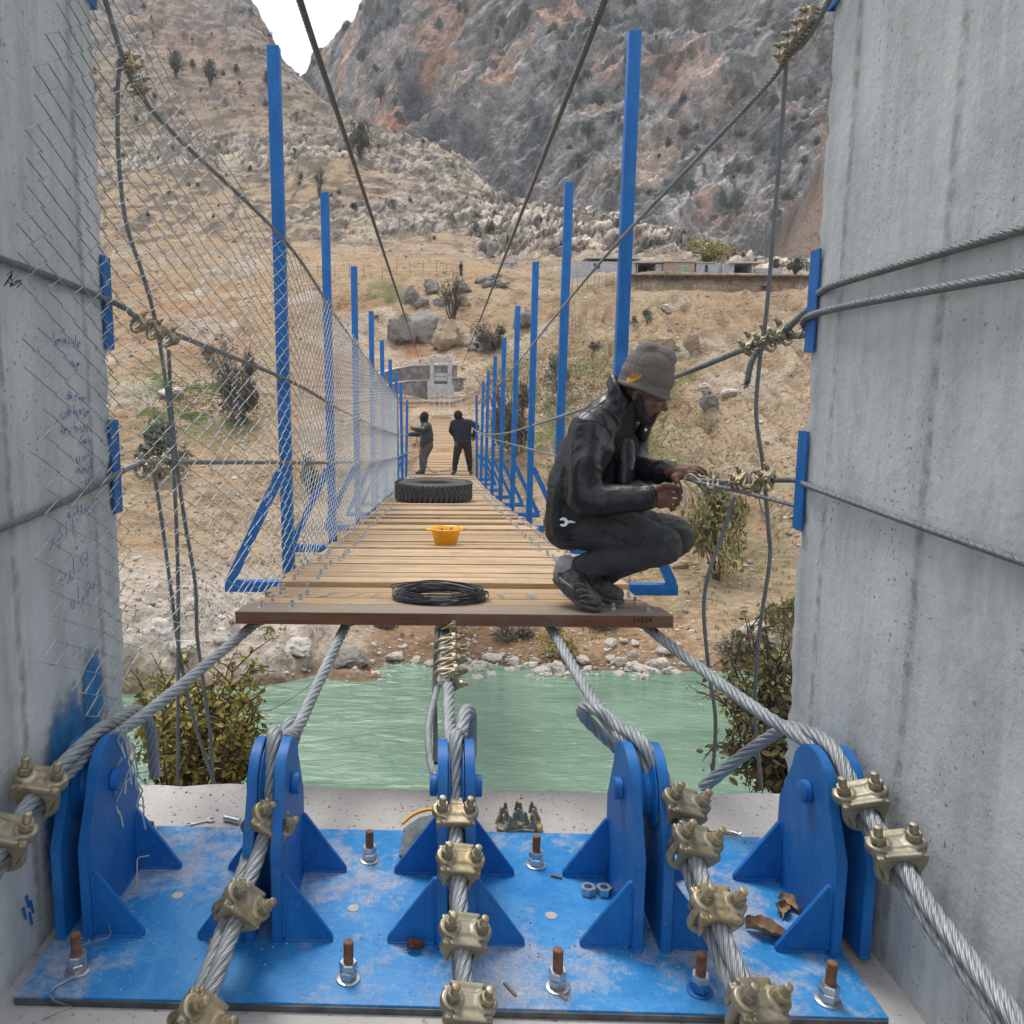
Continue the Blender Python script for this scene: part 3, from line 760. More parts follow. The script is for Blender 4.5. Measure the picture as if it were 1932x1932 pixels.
# loose cursive handwriting on the concrete, right to left
INK = simple('blue marker ink', (.06, .13, .36), (.14, .22, .42), 60, .85)
def stroke(mb, pts, w=.0013):
    P = catmull(pts, 5) if len(pts) > 2 else [Vector(p) for p in pts]
    mb.tube(P, w, 4, uvs=False)
GL = {'a': [[(0, 0), (.05, 1.0)]], 'd': [[(0, .55), (.35, .25), (.1, 0), (-.25, 0)]], 'r': [[(0, .3), (.0, -.05), (-.35, -.35)]],
      'n': [[(0, .25), (-.15, -.3), (-.6, -.35), (-.8, .15)], [(-.4, .25), (-.42, .3)]], 'b': [[(0, .3), (-.15, 0), (-.7, 0)], [(-.35, -.3), (-.37, -.36)]],
      's': [[(0, .3), (-.12, .02), (-.25, .28), (-.38, .02), (-.5, .3), (-.62, -.25), (-1.0, -.3), (-1.15, .1)]], 'h': [[(0, .1), (-.2, .45), (-.45, .2), (-.2, -.1), (-.05, .2)]],
      'k': [[(.1, .95), (-.4, .6), (-.05, .25), (-.7, 0)]], 'm': [[(0, 0), (-.15, .3), (-.35, .1), (-.5, 0), (-.55, -.5)]], 'v': [[(0, .2), (-.2, .4), (-.3, .15), (-.1, .05), (-.1, -.2), (-.5, -.45)]],
      'y': [[(0, .3), (-.3, .35), (-.15, .05), (-.5, -.35), (-.9, -.1)], [(-.4, -.6), (-.43, -.62)]], 'q': [[(0, .3), (-.25, .5), (-.35, .2), (-.05, .15), (-.6, 0)], [(-.15, .75), (-.18, .8)], [(-.32, .75), (-.35, .8)]],
      '-': [[(0, .05), (-.6, -.02)]], ' ': []}
def pen(mb, word, u, v, hgt, wid=1.0):
    """one handwritten line, its right end at image (u, v), cap height in metres, on the left pillar's inner face"""
    p = VX(u, v, XL+.006); x = 0
    for ch in word:
        g = GL[ch]; adv = .3
        for st in g:
            pts = [(XL+.0062, p.y + (x+a)*hgt*wid*1.1, p.z + b*hgt + .0*x) for a, b in st]
            stroke(mb, pts); adv = max([adv] + [-a for a, b in st])
        x -= adv + .12
mb = MB()
for wd, u, v, hh in (('mrab rhbsa', 152, 650, .055), ('sh', 150, 690, .06), ('brb yqad', 162, 752, .05), ('sdh vl hvn', 168, 780, .06), ('mdybva bsd', 168, 808, .055), ('rlhqa', 170, 835, .055), ('rabr n', 170, 862, .055), ('ayshd', 172, 885, .055), ('kn -', 174, 905, .06), ('mdq l a -h', 172, 962, .06), ('l ak r', 138, 1010, .10), ('lk arb', 165, 1070, .11), ('yr', 180, 1100, .08), ('krah', 168, 1128, .11)):
    pen(mb, wd.replace('l', 'a'), u, v, hh*.48)
mb.build('handwriting', INK, PILL)
# blue angle-steel corner guards where the handrail ropes bend round the pillars
def guard(u_ref, v0, v1, side, label):
    x = XL if side < 0 else XR
    z0, z1 = V(u_ref, v1, YP).z, V(u_ref, v0, YP).z
    mb = MB(); s = -side; t = .006
    prof = [(x+s*.004, YP-.05), (x+s*(.004+t), YP-.05), (x+s*(.004+t), YP+.010+t), (x-s*.05, YP+.010+t), (x-s*.05, YP+.010), (x+s*.004, YP+.010)]
    if s < 0: prof = prof[::-1]
    mb.prism(prof, z1-z0, Matrix.Translation((0, 0, z0)))
    return mb.build('corner_guard', MAT['blue'], label=label, cat='steel angle', group='blue steel angles on the pillar corners')
guard(228, 485, 660, -1, 'upper blue steel angle on the corner of the mesh covered pillar')
guard(245, 792, 966, -1, 'lower blue steel angle on the corner of the mesh covered pillar')
guard(1530, 473, 665, 1, 'upper blue steel angle on the pillar beside the crouching worker')
guard(1505, 813, 997, 1, 'lower blue steel angle on the pillar beside the crouching worker')
guard(1550, -60, 18, 1, 'topmost blue steel angle on the pillar beside the crouching worker')
guard(215, -60, 14, -1, 'topmost blue steel angle on the mesh covered pillar, cut by the top of the picture')

# ------------------------------------------------------------------ anchor plate
PX0, PX1, PY0, PY1 = VZ(16, 1890, GZ).x, 1.085, 1.835, 2.655
root = thing('anchor_plate', (CX, 2.24, GZ-.03), 'wide blue painted steel base plate with dust and worn paint on the abutment', 'base plate')
mb = MB(); mb.box(((PX0+PX1)/2, (PY0+PY1)/2, GZ-.015), (PX1-PX0, PY1-PY0, .03), bev=.002)
mb.build('plate', MAT['plate'], root, smooth=30)
mb = MB(); mb.box(((PX0+PX1)/2, PY0-.0045, GZ-.017), (PX1-PX0-.01, .004, .024)); mb.build('bare_front_edge', simple('bare dark steel edge', (.055, .06, .075), (.12, .12, .125), 18, .6, .4), root)
# small welded plug discs in the plate
for u, v in ((335, 1690), (667, 1714), (1040, 1728)):
    p = VZ(u, v, GZ); mb = MB(); mb.cyl(.017, .0025, 20, Matrix.Translation((p.x, p.y, GZ-.0005))); mb.build('plug_disc', MAT['slab'], root)

def bracket_meshes(parent, skip=0):
    y0, y1, yc = 2.05, 2.43, 2.24
    lug = [(y0, 0), (y0, .265)]
    for a in np.linspace(172, 8, 15): lug.append((yc + .118*math.cos(R(a)), .39 + .115*math.sin(R(a))))
    lug += [(y1, .265), (y1, 0)]
    for s in (-1, 1):
        x = CX + s*.038
        bm = bmesh.new()
        vs = [bm.verts.new((x-.014, a, GZ+b)) for a, b in lug]; f = bm.faces.new(vs)
        e = bmesh.ops.extrude_face_region(bm, geom=[f])
        bmesh.ops.translate(bm, vec=(.028, 0, 0), verts=[q for q in e['geom'] if isinstance(q, bmesh.types.BMVert)])
        bmesh.ops.recalc_face_normals(bm, faces=bm.faces)
        bmesh.ops.bevel(bm, geom=list(bm.edges), offset=.0022, segments=2, affect='EDGES')
        mb = MB(); mb.bm(bm); bm.free(); mb.build('lug_plate', MAT['blue'], parent, smooth=35)
        if s != skip:
            for yy in (2.075, 2.405):
                bm = bmesh.new(); x0 = CX + s*.0525
                tri = [(x0, 0), (x0+s*.135, 0), (x0+s*.135, .012), (x0+s*.008, .19), (x0, .19)]
                vs = [bm.verts.new((a, yy-.008, GZ+.001+b)) for a, b in tri]; f = bm.faces.new(vs)
                e = bmesh.ops.extrude_face_region(bm, geom=[f])
                bmesh.ops.translate(bm, vec=(0, .016, 0), verts=[q for q in e['geom'] if isinstance(q, bmesh.types.BMVert)])
                bmesh.ops.recalc_face_normals(bm, faces=bm.faces)
                bmesh.ops.bevel(bm, geom=list(bm.edges), offset=.0018, segments=2, affect='EDGES')
                mb = MB(); mb.bm(bm); bm.free(); mb.build('gusset', MAT['blue'], parent, smooth=35)
    wb = MB()
    def weld(p, q):
        p, q = Vector(p), Vector(q); n = max(4, int((q-p).length/.006)); wb.tube([p.lerp(q, i/n) for i in range(n+1)], [.0042 + .0012*math.sin(i*2.1) + rng.uniform(-.0006, .0008) for i in range(n+1)], 6, uvs=False)
    for s in (-1, 1):
        xo, xi = CX + s*.0522, CX + s*.0238
        weld((xo, y0+.005, GZ+.002), (xo, y1-.005, GZ+.002)); weld((xi+s*.001, y0, GZ+.002), (xo-s*.001, y0, GZ+.002))
        if s != skip:
            for yy in (2.075, 2.405):
                for e in (-.008, .008):
                    weld((xo, yy+e, GZ+.01), (xo, yy+e, GZ+.186)); weld((xo+s*.005, yy+e, GZ+.002), (xo+s*.13, yy+e, GZ+.002))
    wb.build('weld_bead', MAT['blue'], parent, smooth=60)
    Mx = Matrix.Translation((CX-.075, yc, GZ+.375)) @ Matrix.Rotation(R(90), 4, 'Y')
    mb = MB(); mb.lathe([(.026, 0), (.031, .002), (.031, .020), (.024, .022), (.024, .128), (.031, .130), (.031, .148), (.026, .150)], 28, Mx)
    mb.build('pin', MAT['blue'], parent, smooth=40)
    Ms = Matrix.Translation((CX-.0215, yc, GZ+.375)) @ Matrix.Rotation(R(90), 4, 'Y')
    mb = MB(); mb.lathe([(.030, 0), (.112, 0), (.112, .003), (.080, .010), (.072, .0215), (.080, .033), (.112, .040), (.112, .043), (.030, .043)], 40, Ms)
    mb.build('sheave', MAT['blue'], parent, smooth=40)
BX = [-1.05, -.525, 0, .525, 1.05]
BLAB = ['blue twin plate cable bracket against the mesh covered pillar', 'blue twin plate cable bracket beside the wrench lying on the slab', 'middle blue twin plate cable bracket in line with the bridge deck, glove beside it',
        'blue twin plate cable bracket with two loose nuts at its foot', 'blue twin plate cable bracket beside the dry leaves and the bare pillar']
for i, bx in enumerate(BX):
    r_ = thing('cable_bracket', (CX, 2.24, GZ), BLAB[i], 'bracket', 'blue cable anchor brackets')
    bracket_meshes(r_, skip=-1 if i == 0 else 1 if i == 4 else 0)
    r_.location.x = CX + bx
# ------------------------------------------------------------------ anchor bolts
def anchor_bolt(p, label, h=.112, painted=False):
    t = thing('anchor_bolt', p, label, 'bolt', 'anchor bolts through the blue plate')
    T = Matrix.Translation
    mb = MB(); mb.lathe([(.013, 0), (.031, 0), (.032, .001), (.032, .004), (.030, .005), (.013, .005)], 28, T(p)); mb.build('washer', MAT['blue'] if painted else MAT['steel'], t, smooth=30)
    for k, z in enumerate((.0055, .0275)):
        mb = MB(); mb.hexnut(.041, .0215, T(p) @ T((0, 0, z)) @ Matrix.Rotation(rng.uniform(0, 1), 4, 'Z')); mb.build('nut', MAT['blue'] if painted and k == 0 else MAT['steel'], t)
    mb = MB(); mb.thread(.0132, h, T(p)); mb.build('stud', MAT['rust'], t, smooth=50)
    t.rotation_euler = (rng.uniform(-.03, .03), rng.uniform(-.03, .03), 0)
for (u, v, lb) in ((286, 1606, 'rusty stud bolt behind the bracket against the handwritten pillar'), (697, 1622, 'rusty stud bolt between second and middle brackets, at the back edge of the plate'), (1011, 1632, 'rusty stud bolt beside the upturned clip saddles'), (1441, 1640, 'rusty stud bolt near the bare pillar, partly behind a gusset'),
                   (147, 1832, 'dusty stud bolt with the bent wire leaning on it'), (404, 1843, 'stud bolt mostly hidden behind the double rope'), (657, 1846, 'stud bolt in front of the second and middle brackets'), (1052, 1862, 'stud bolt standing alone at the front, between middle bracket and nuts'), (1320, 1870, 'stud bolt with blue painted nut beneath a rope clip'), (1562, 1888, 'stud bolt at the end of the plate by the bare pillar')):
    p = VZ(u, v, GZ); anchor_bolt(Vector((p.x, p.y, GZ)), lb, .105 if v > 1700 else .10, painted=(u == 1320))

# ------------------------------------------------------------------ wire rope clips
def voxelize(mb, voxel, smooth=4, factor=.5):
    me = bpy.data.meshes.new('tmp'); me.from_pydata([tuple(q) for q in mb.v], [], mb.f); me.update()
    bm = bmesh.new(); bm.from_mesh(me); bmesh.ops.recalc_face_normals(bm, faces=bm.faces); bm.to_mesh(me); bm.free()
    o = bpy.data.objects.new('tmp', me); COL.objects.link(o)
    m = o.modifiers.new('r', 'REMESH'); m.mode = 'VOXEL'; m.voxel_size = voxel; m.adaptivity = 0
    if smooth:
        s = o.modifiers.new('s', 'SMOOTH'); s.iterations = smooth; s.factor = factor
    dg = bpy.context.evaluated_depsgraph_get()
    out = bpy.data.meshes.new_from_object(o.evaluated_get(dg))
    bpy.data.objects.remove(o); bpy.data.meshes.remove(me)
    return out
def link_mesh(name, me, m, parent=None, smooth=True):
    me.name = name; me.materials.clear(); me.materials.append(m)
    if smooth: me.polygons.foreach_set('use_smooth', [True]*len(me.polygons))
    o = bpy.data.objects.new(name, me); COL.objects.link(o)
    if parent: o.parent = parent
    ORG[o.name] = Vector((0, 0, 0)); return o
def clip_proto():
    t = thing('rope_clip', (0, 0, 0))
    mb = MB(); T = Matrix.Translation
    hx = .0335
    for s in (-1, 1): mb.lathe([(.019, .026), (.0235, .028), (.0235, .044), (.0205, .047)], 24, T((s*hx, 0, 0)))
    mb.box((0, 0, .036), (.062, .030, .018))
    bm = bmesh.new(); bmesh.ops.create_cube(bm, size=1)
    mb.prism([(-.030, -.034), (.030, -.034), (.024, 0), (.030, .034), (-.030, .034), (-.024, 0)], .022, T((0, 0, .020)))
    bm.free()
    for s in (-1, 1):
        poly = [(-.048, .034), (.048, .034), (.046, .020), (.034, -.006), (.031, -.026), (.0245, -.028), (.0245, .004)]
        poly += [(.0235*math.cos(a), .004 + .0165*math.sin(a)) for a in np.linspace(.2, math.pi-.2, 9)]
        poly += [(-.0245, .004), (-.0245, -.028), (-.031, -.026), (-.034, -.006), (-.046, .020)]
        M = T((0, s*.027 + .0065, 0)) @ Matrix.Rotation(R(90), 4, 'X')
        mb.prism(poly, .013, M)
        mb.box((0, s*.034, .036), (.07, .010, .014))
    link_mesh('saddle', voxelize(mb, .0022, 3), MAT['zinc'], t)
    mb = MB(); pts = [(-hx, 0, .05), (-hx, 0, -.02)]
    for a in np.linspace(math.pi, 2*math.pi, 12): pts.append((hx*math.cos(a), 0, -.022 + hx*math.sin(a)*.95))
    pts += [(hx, 0, -.02), (hx, 0, .05)]
    mb.tube(pts, .0085, 12, uvs=False)
    for s in (-1, 1): mb.thread(.0088, .034, T((s*hx, 0, .05)))
    mb.build('u_bolt', MAT['zinc'], t, smooth=45)
    for s in (-1, 1):
        mb = MB(); mb.hexnut(.0262, .0165, T((s*hx, 0, .0475)) @ Matrix.Rotation(.3*s, 4, 'Z')); mb.build('nut', MAT['zinc'], t)
    return t
CLIP = clip_proto(); _clip_used = [False]
def put_clip(p, axis, up, sc=1.0, label='', group='wire rope clips'):
    y = Vector(axis).normalized(); z = Vector(up); z = (z - y*z.dot(y)).normalized(); x = y.cross(z)
    M = Matrix((x, y, z)).transposed().to_4x4(); M = Matrix.Translation(p) @ M @ Matrix.Scale(sc, 4)
    if not _clip_used[0]: o = CLIP; _clip_used[0] = True
    else: o = copy_tree(CLIP)
    o.matrix_world = M
    tag(o, label, 'rope clip', group); return o

# ------------------------------------------------------------------ main cables: live rope over the sheave, dead end looped back and clipped
RR = .0205
def sheave_pt(i, dz): return Vector((CX + BX[i], 2.25, GZ + .375 + .093 + dz))
CAB = [
 dict(far=[(470,1186,3.25),(370,1270,2.85),(272,1349,2.52)], near=[(75,1515,'x-1.028'),(10,1615,'x-1.02'),(-60,1720,'x-1.01'),(-140,1830,'x-1.0')], loop=[(225,1356,2.42),(262,1342,2.58),(284,1378,2.68),(292,1465,2.72)], roll=8, clips=[(.0, 'rope clip with cast 22 on its saddle, against the handwritten pillar'), (.36, 'rope clip cut by the edge of the picture beside the handwritten pillar')]),
 dict(far=[(650,1186,3.25),(600,1290,2.80),(560,1375,2.47)], near=[(484,1565,2.14),(440,1700,1.95),(395,1830,1.77),(352,1935,1.65)], loop=[(527,1400,2.40),(547,1364,2.50),(560,1366,2.57),(552,1405,2.62)], roll=52, clips=[(.0, 'topmost of three sideways rope clips, over the second bracket'), (.46, 'middle of three sideways rope clips on the second rope'), (1.0, 'lowest sideways rope clip on the second rope, cut by the bottom of the picture')]),
 dict(far=[(840,1186,3.25),(846,1300,2.75),(850,1385,2.43)], near=[(854,1562,2.14),(862,1690,1.95),(868,1805,1.80),(874,1925,1.66)], loop=[(868,1392,2.36),(878,1346,2.48),(888,1350,2.56),(888,1425,2.62)], roll=6, clips=[(.0, 'yellow rope clip closest to the middle sheave'), (.29, 'second rope clip below the middle sheave'), (.67, 'greenish rope clip, third below the middle sheave'), (1.0, 'lowest rope clip below the middle bracket, cut by the bottom of the picture')]),
 dict(far=[(1040,1186,3.25),(1100,1290,2.80),(1152,1368,2.47)], near=[(1272,1545,2.14),(1300,1640,1.99),(1345,1770,1.82),(1408,1920,1.66)], loop=[(1168,1372,2.40),(1128,1340,2.48),(1100,1337,2.56),(1106,1357,2.62),(1168,1416,2.66)], roll=14, clips=[(.0, 'topmost rope clip on the rope nearest the loose nuts'), (.24, 'dull grey rope clip second from the top, right of the loose nuts'), (.58, 'bright yellow rope clip above the painted nut'), (1.0, 'lowest rope clip near the curled dry leaf')]),
 dict(far=[(1225,1186,3.25),(1340,1275,2.85),(1440,1347,2.52)], near=[(1626,1540,'x1.108'),(1690,1640,'x1.10'),(1758,1745,'x1.09'),(1840,1855,'x1.08')], loop=[(1492,1372,2.46),(1462,1384,2.60),(1395,1430,2.68),(1325,1487,2.73)], roll=-8, clips=[(.0, 'upper rope clip against the bare pillar'), (.36, 'lower rope clip against the bare pillar')]),
]
CABLAB = ['thick wire rope rising from the pillar bracket with its dead end hanging by the bush', 'thick twisted wire rope over the second bracket with a short loop behind it', 'thick wire rope over the middle sheave, running to the centre of the deck', 'thick wire rope with a wide open loop above the fourth bracket', 'thick wire rope over the bracket by the bare pillar, dead end pointing to the river']
FAR_X = [-.80, -.42, -.02, .40, .79]
for i, c in enumerate(CAB):
    far = [V(*p) for p in c['far']]; near = [VX(p[0], p[1], float(p[2][1:])) if isinstance(p[2], str) else V(*p) for p in c['near']]
    hid = Vector((CX + FAR_X[i], 3.42, far[0].z + .0))
    live = catmull([hid] + far + [sheave_pt(i, 0)] + near, 14)
    ext = near[-1] + (near[-1]-near[-2])*1.1
    live.append(ext)
    ax = (near[-1]-near[0]).normalized(); up0 = Vector((0, 0, 1)); up0 = (up0-ax*up0.dot(ax)).normalized()
    up = Matrix.Rotation(R(c['roll']), 3, -ax if ax.y < 0 else ax) @ up0
    if i == 1 and up.x < 0: up = Matrix.Rotation(-R(c['roll']), 3, -ax) @ up0
    off = up*(2*RR*.98)
    root = thing('bridge_cable', tuple(sheave_pt(i, 0)), CABLAB[i], 'wire rope', 'thick bridge wire ropes over the blue brackets')
    mb = MB(); rope_into(mb, live, RR, strands=6, sides=7); mb.build('live_rope', MAT['rope'], root, smooth=60)
    dead = [ext + off] + [p + off for p in near[::-1]] + [sheave_pt(i, 0) + Vector((0, .0, .041))] + [V(*p) for p in c['loop']]
    mb = MB(); rope_into(mb, catmull(dead, 14), RR, strands=6, sides=7, phase=.5); mb.build('dead_end', MAT['rope'], root, smooth=60)
    P, t = resample(catmull(near, 20), .004)
    for f, lb in c['clips']:
        k = int(f*(len(P)-1)); a, b = max(0, k-3), min(len(P)-1, k+3)
        rl = Matrix.Rotation(R(rng.uniform(-7, 7)), 3, ax) @ up
        put_clip(Vector(P[k]) + off*.70, Vector(P[b])-Vector(P[a]), rl, 1.20 if i != 2 else 1.12, lb, 'wire rope clips on the thick ropes')
# small cluster of clips under the deck on the middle rope, and its splice tails
for k, (v, Yc) in enumerate(((1196, 3.18), (1224, 3.06), (1243, 2.98), (1264, 2.89), (1284, 2.81))):
    p = V(846, v, Yc)
    put_clip(p + Vector((-.004, 0, .012)), (V(846, 1300, 2.75)-V(840, 1186, 3.25)), Vector((1, -.25, .15)) if k < 4 else Vector((1, -.4, 0)), .86,
             ['uppermost rope clip in the row right below the deck', 'second rope clip in the row below the deck', 'third rope clip in the row below the deck', 'fourth rope clip in the row below the deck', 'last rope clip in the row below the deck, nearest the water'][k], 'row of rope clips hanging below the deck')
mb = MB(); rope_into(mb, catmull([V(832,1180,3.22), V(834,1230,3.05), V(832,1275,2.88), V(822,1310,2.75), V(809,1372,2.55), V(811,1430,2.42), V(822,1472,2.34)], 12), .011, strands=6, sides=6)
mb.build('splice_rope', MAT['rope'], smooth=60, label='thin wire rope running along the middle rope down to the bracket', cat='wire rope')
mb = MB(); rope_into(mb, catmull([V(830,1180,3.2), V(823,1210,3.1), V(820,1300,2.85), V(822,1390,2.6), V(822,1440,2.5)], 12), .0085, strands=6, sides=5)
mb.build('splice_rope', MAT['rope_dark'], smooth=60, label='dark thin rope hanging straight behind the middle rope', cat='wire rope')
# cast mark on one saddle
def text_mesh(s, size, depth=.0006, font_scale=1.0):
    cu_ = bpy.data.curves.new('txt', 'FONT'); cu_.body = s; cu_.size = size; cu_.extrude = depth; cu_.align_x = 'CENTER'; cu_.align_y = 'CENTER'
    o = bpy.data.objects.new('txt', cu_); COL.objects.link(o)
    me = bpy.data.meshes.new_from_object(o.evaluated_get(bpy.context.evaluated_depsgraph_get()))
    bpy.data.objects.remove(o); return me
first = [o for o in S.objects if o.get('label', '').startswith('rope clip with cast 22')][0]
me = text_mesh('22', .017); o = link_mesh('cast_mark', me, MAT['zinc'], first, False); o.location = (0, -.0335, .026); o.rotation_euler = (R(62), 0, 0); o.location = (0, -.0385, .0285)
# ================================================================== BRIDGE
_dy = np.array([2.5, 3.16, 4.44, 6.47, 10.4, 15, 20.9, 29.2, 38, 48, 58, 69.7, 76])
_dz = np.array([-.80, -.865, -.985, -1.155, -1.47, -1.80, -2.11, -2.38, -2.47, -2.38, -2.18, -1.83, -1.55])
_cf = np.polyfit(_dy, _dz, 5)
def deckz(Y): return float(np.interp(Y, _dy, _dz)*.5 + np.polyval(_cf, Y)*.5)
def cx(Y): return float(np.interp(Y, [3.2, 4.45, 6.5, 9, 14, 70], [CX, CX, .020, .018, .005, -.06]))
DECK = thing('bridge_deck', (CX, 3.3, -.9), 'long sagging footbridge deck of sawn planks bolted on wire ropes', 'bridge deck')
y, k = 3.165, 0
rest = MB(); bolts_rest = MB()
def plank_into(mb, y0, w, z, th, hw, slope, rz, x0, mi=0):
    M = Matrix.Translation((x0, y0 + w/2, z)) @ Matrix.Rotation(slope, 4, 'X') @ Matrix.Rotation(rz, 4, 'Z')
    mb.box((0, 0, -th/2), (2*hw, w, th), M, bev=.003, mi=mi)
def bolt_into(mb, x, yy, z):
    T = Matrix.Translation((x, yy, z))
    mb.lathe([(.004, 0), (.018, 0), (.018, .002), (.0085, .0045), (.004, .0045)], 12, T)
    mb.hexnut(.019, .010, T @ Matrix.Translation((0, 0, .003)))
    mb.cyl(.0075, .032, 10, T, ch=.001)
STEN = None
while y < 64.5:
    w = .205 if k == 0 else (.152 if k < 4 else rng.choice([.125, .145, .15, .16, .185, .205]))
    z = deckz(y + w/2); sl = math.atan((deckz(y+w+.3)-deckz(y-.3))/(w+.6))
    th = .050
    raised = 0 if k < 4 else (.028 if k < 8 else rng.choice([-.003, 0, 0, .003, .005, .009, .022]))
    hw = .862 if k == 0 else .838 + rng.uniform(-.018, .014)
    z += raised + rng.uniform(-.0015, .0015)
    gap = .004 if k < 4 else rng.choice([.004, .006, .009, .015, .020])
    x0 = cx(y) + rng.uniform(-.014, .014)*(k > 0)
    if k < 100:
        mb = MB(); plank_into(mb, y, w, z, th, hw, sl, rng.uniform(-.002, .002), x0)
        if k == 0:
            me_m = [MAT['wood_front'], MAT['wood_edge']]
            for fi, f in enumerate(mb.f):                       # top weathered, sawn faces wet brown
                c = sum((mb.v[i] for i in f), Vector())/len(f)
                if c.z < z - .004: mb.m[fi] = 1
            o = mb.build('plank', me_m, DECK, smooth=30, label='dark weathered front plank with a wet brown sawn edge')
            FRONT = o
        else: mb.build('plank', MAT['wood'], DECK, smooth=30)
    else: plank_into(rest, y, w, z, th, hw, sl, rng.uniform(-.003, .003), x0)
    for s in (-1, 1):
        for dx in (.775, .655):
            if k < 25: bm_ = MB(); bolt_into(bm_, x0 + s*dx + rng.uniform(-.01, .01), y + w/2 + rng.uniform(-.02, .02), z - .001); bm_.build('deck_bolt', MAT['steel'], DECK, smooth=35)
            elif k < 150: bolt_into(bolts_rest, x0 + s*dx, y + w/2, z - .001)
    if k == 2: STEN = (y, w, z, x0)
    y += w + gap; k += 1
rest.build('planking', MAT['wood'], DECK, kind='stuff')
bolts_rest.build('bolt_rows', MAT['steel'], DECK, kind='stuff')
# faded blue paint strokes of old lettering across the third plank
yy, w, z, x0 = STEN; mb = MB()
for (u0, u1, wid, lean) in ((505, 540, .030, .05), (535, 580, .022, .07), (598, 640, .036, .06), (652, 690, .022, .06), (700, 715, .016, .04), (738, 800, .030, .07), (795, 822, .026, .05), (846, 872, .05, .0), (884, 900, .03, .0), (936, 958, .03, -.01), (990, 1016, .05, -.01), (1064, 1084, .05, -.02), (1100, 1112, .03, -.03)):
    a = V((u0+u1)/2, 1110, yy+w/2).x; n = 12
    for q in range(n):
        if rng.random() < .25: continue
        t0, t1 = q/n, (q+.9)/n; j = rng.uniform(-.008, .008); ww = wid*rng.uniform(.25, 1.0)
        xa, xb = a + lean*(t0-.5)+j, a + lean*(t1-.5)+j; sl_ = (deckz(yy+w)-deckz(yy))/w
        zz = lambda t: z + .0016 + sl_*(t-.5)*w*1.0 + .0008
        mb.add([(xa-ww/2, yy+.006+t0*(w-.012), zz(t0)), (xa+ww/2, yy+.006+t0*(w-.012), zz(t0)), (xb+ww/2, yy+.006+t1*(w-.012), zz(t1)), (xb-ww/2, yy+.006+t1*(w-.012), zz(t1))], [(0, 1, 2, 3)])
mb.build('faded_lettering', simple('worn blue stencil paint', (.13, .24, .32), (.32, .30, .23), 34, .85), DECK)
# dark number stamped on the front edge
me = text_mesh('11554', .030); o = link_mesh('stamped_number', me, simple('black stamp', (.016, .009, .007), None, 60, .8), DECK, False)
pz = V(1212, 1171, 3.163); o.location = Vector((pz.x, 3.1625, pz.z+.002)) - Vector((CX, 3.3, -.9)); o.rotation_euler = (R(90), 0, 0)
# ropes under the deck
for i, c in enumerate(CAB):
    root = [o for o in S.objects if o.get('label') == CABLAB[i]][0]
    pts = [Vector((cx(Y) + FAR_X[i]*(1 if Y < 66 else 1-.035*(Y-66)), Y, deckz(Y) - .075)) for Y in (3.36, 5, 8, 12, 17, 24, 32, 42, 52, 62, 70, 76.5)]
    mb = MB(); mb.tube(catmull(pts, 6), RR, 8); mb.build('under_deck_run', MAT['rope'], root, smooth=60)

# ------------------------------------------------------------------ side frames
FR_Y = [4.45 + 2.02*i for i in range(9)]
FR_V = [(85, 65), (362, 348), (502, 495), (587, 578), (642, 637), (678, 672), (703, 699), (722, 719), (755, 745)]
FRLAB = ['nearest blue steel side frame with both tall posts, crossbeam ends beside the first planks', 'second blue side frame from the front, right post behind the squatting worker', 'third blue side frame from the front of the deck', 'fourth blue side frame from the front, just before the truck tyre', 'fifth blue side frame from the front, just behind the truck tyre',
         'sixth blue side frame from the front, where the netting ends', 'seventh blue side frame from the front, third before the standing workers', 'eighth blue side frame from the front, the last but one', 'farthest blue side frame, at the feet of the standing workers']
TOPS = []
for i, Y in enumerate(FR_Y):
    x0, zc = cx(Y), deckz(Y) - .085
    root = thing('side_frame', (x0, Y, zc), FRLAB[i], 'steel frame', 'blue steel side frames along the bridge')
    hwf = .885
    mb = MB(); mb.box((x0, Y, zc), (2.48, .06, .06), bev=.003); mb.build('crossbeam', MAT['blue'], root, smooth=30)
    for s in (-1, 1):
        zt = V(845, FR_V[i][0 if s < 0 else 1], Y).z
        lean = rng.uniform(-.012, .012) + (.0 if i < 8 else s*-.06)
        lx = (-.02 if i else 0)
        b = Vector((x0 + s*hwf, Y, zc + .031)); t = Vector((x0 + s*(hwf + .025) + lean, Y + rng.uniform(-.02, .02), zt))
        mb = MB(); d = (t-b); M = Matrix.Translation(b) @ d.to_track_quat('Z', 'Y').to_matrix().to_4x4()
        M = Matrix.Translation(b) @ Matrix(((1, 0, d.x/d.z, 0), (0, 1, d.y/d.z, 0), (0, 0, 1, 0), (0, 0, 0, 1)))
        mb.box((0, 0, d.z/2), (.062, .062, d.z), M, bev=.004); mb.build('post', MAT['blue'], root, smooth=30)
        TOPS.append((b, t))
        e = Vector((x0 + s*1.212, Y, zc + .03)); q = b.lerp(t, min(.9, .60/d.z)) + Vector((s*.03, 0, 0))
        mb = MB(); mb.bar(e, q, .05, .05, up=(0, 1, 0)); mb.build('brace', MAT['blue'], root)

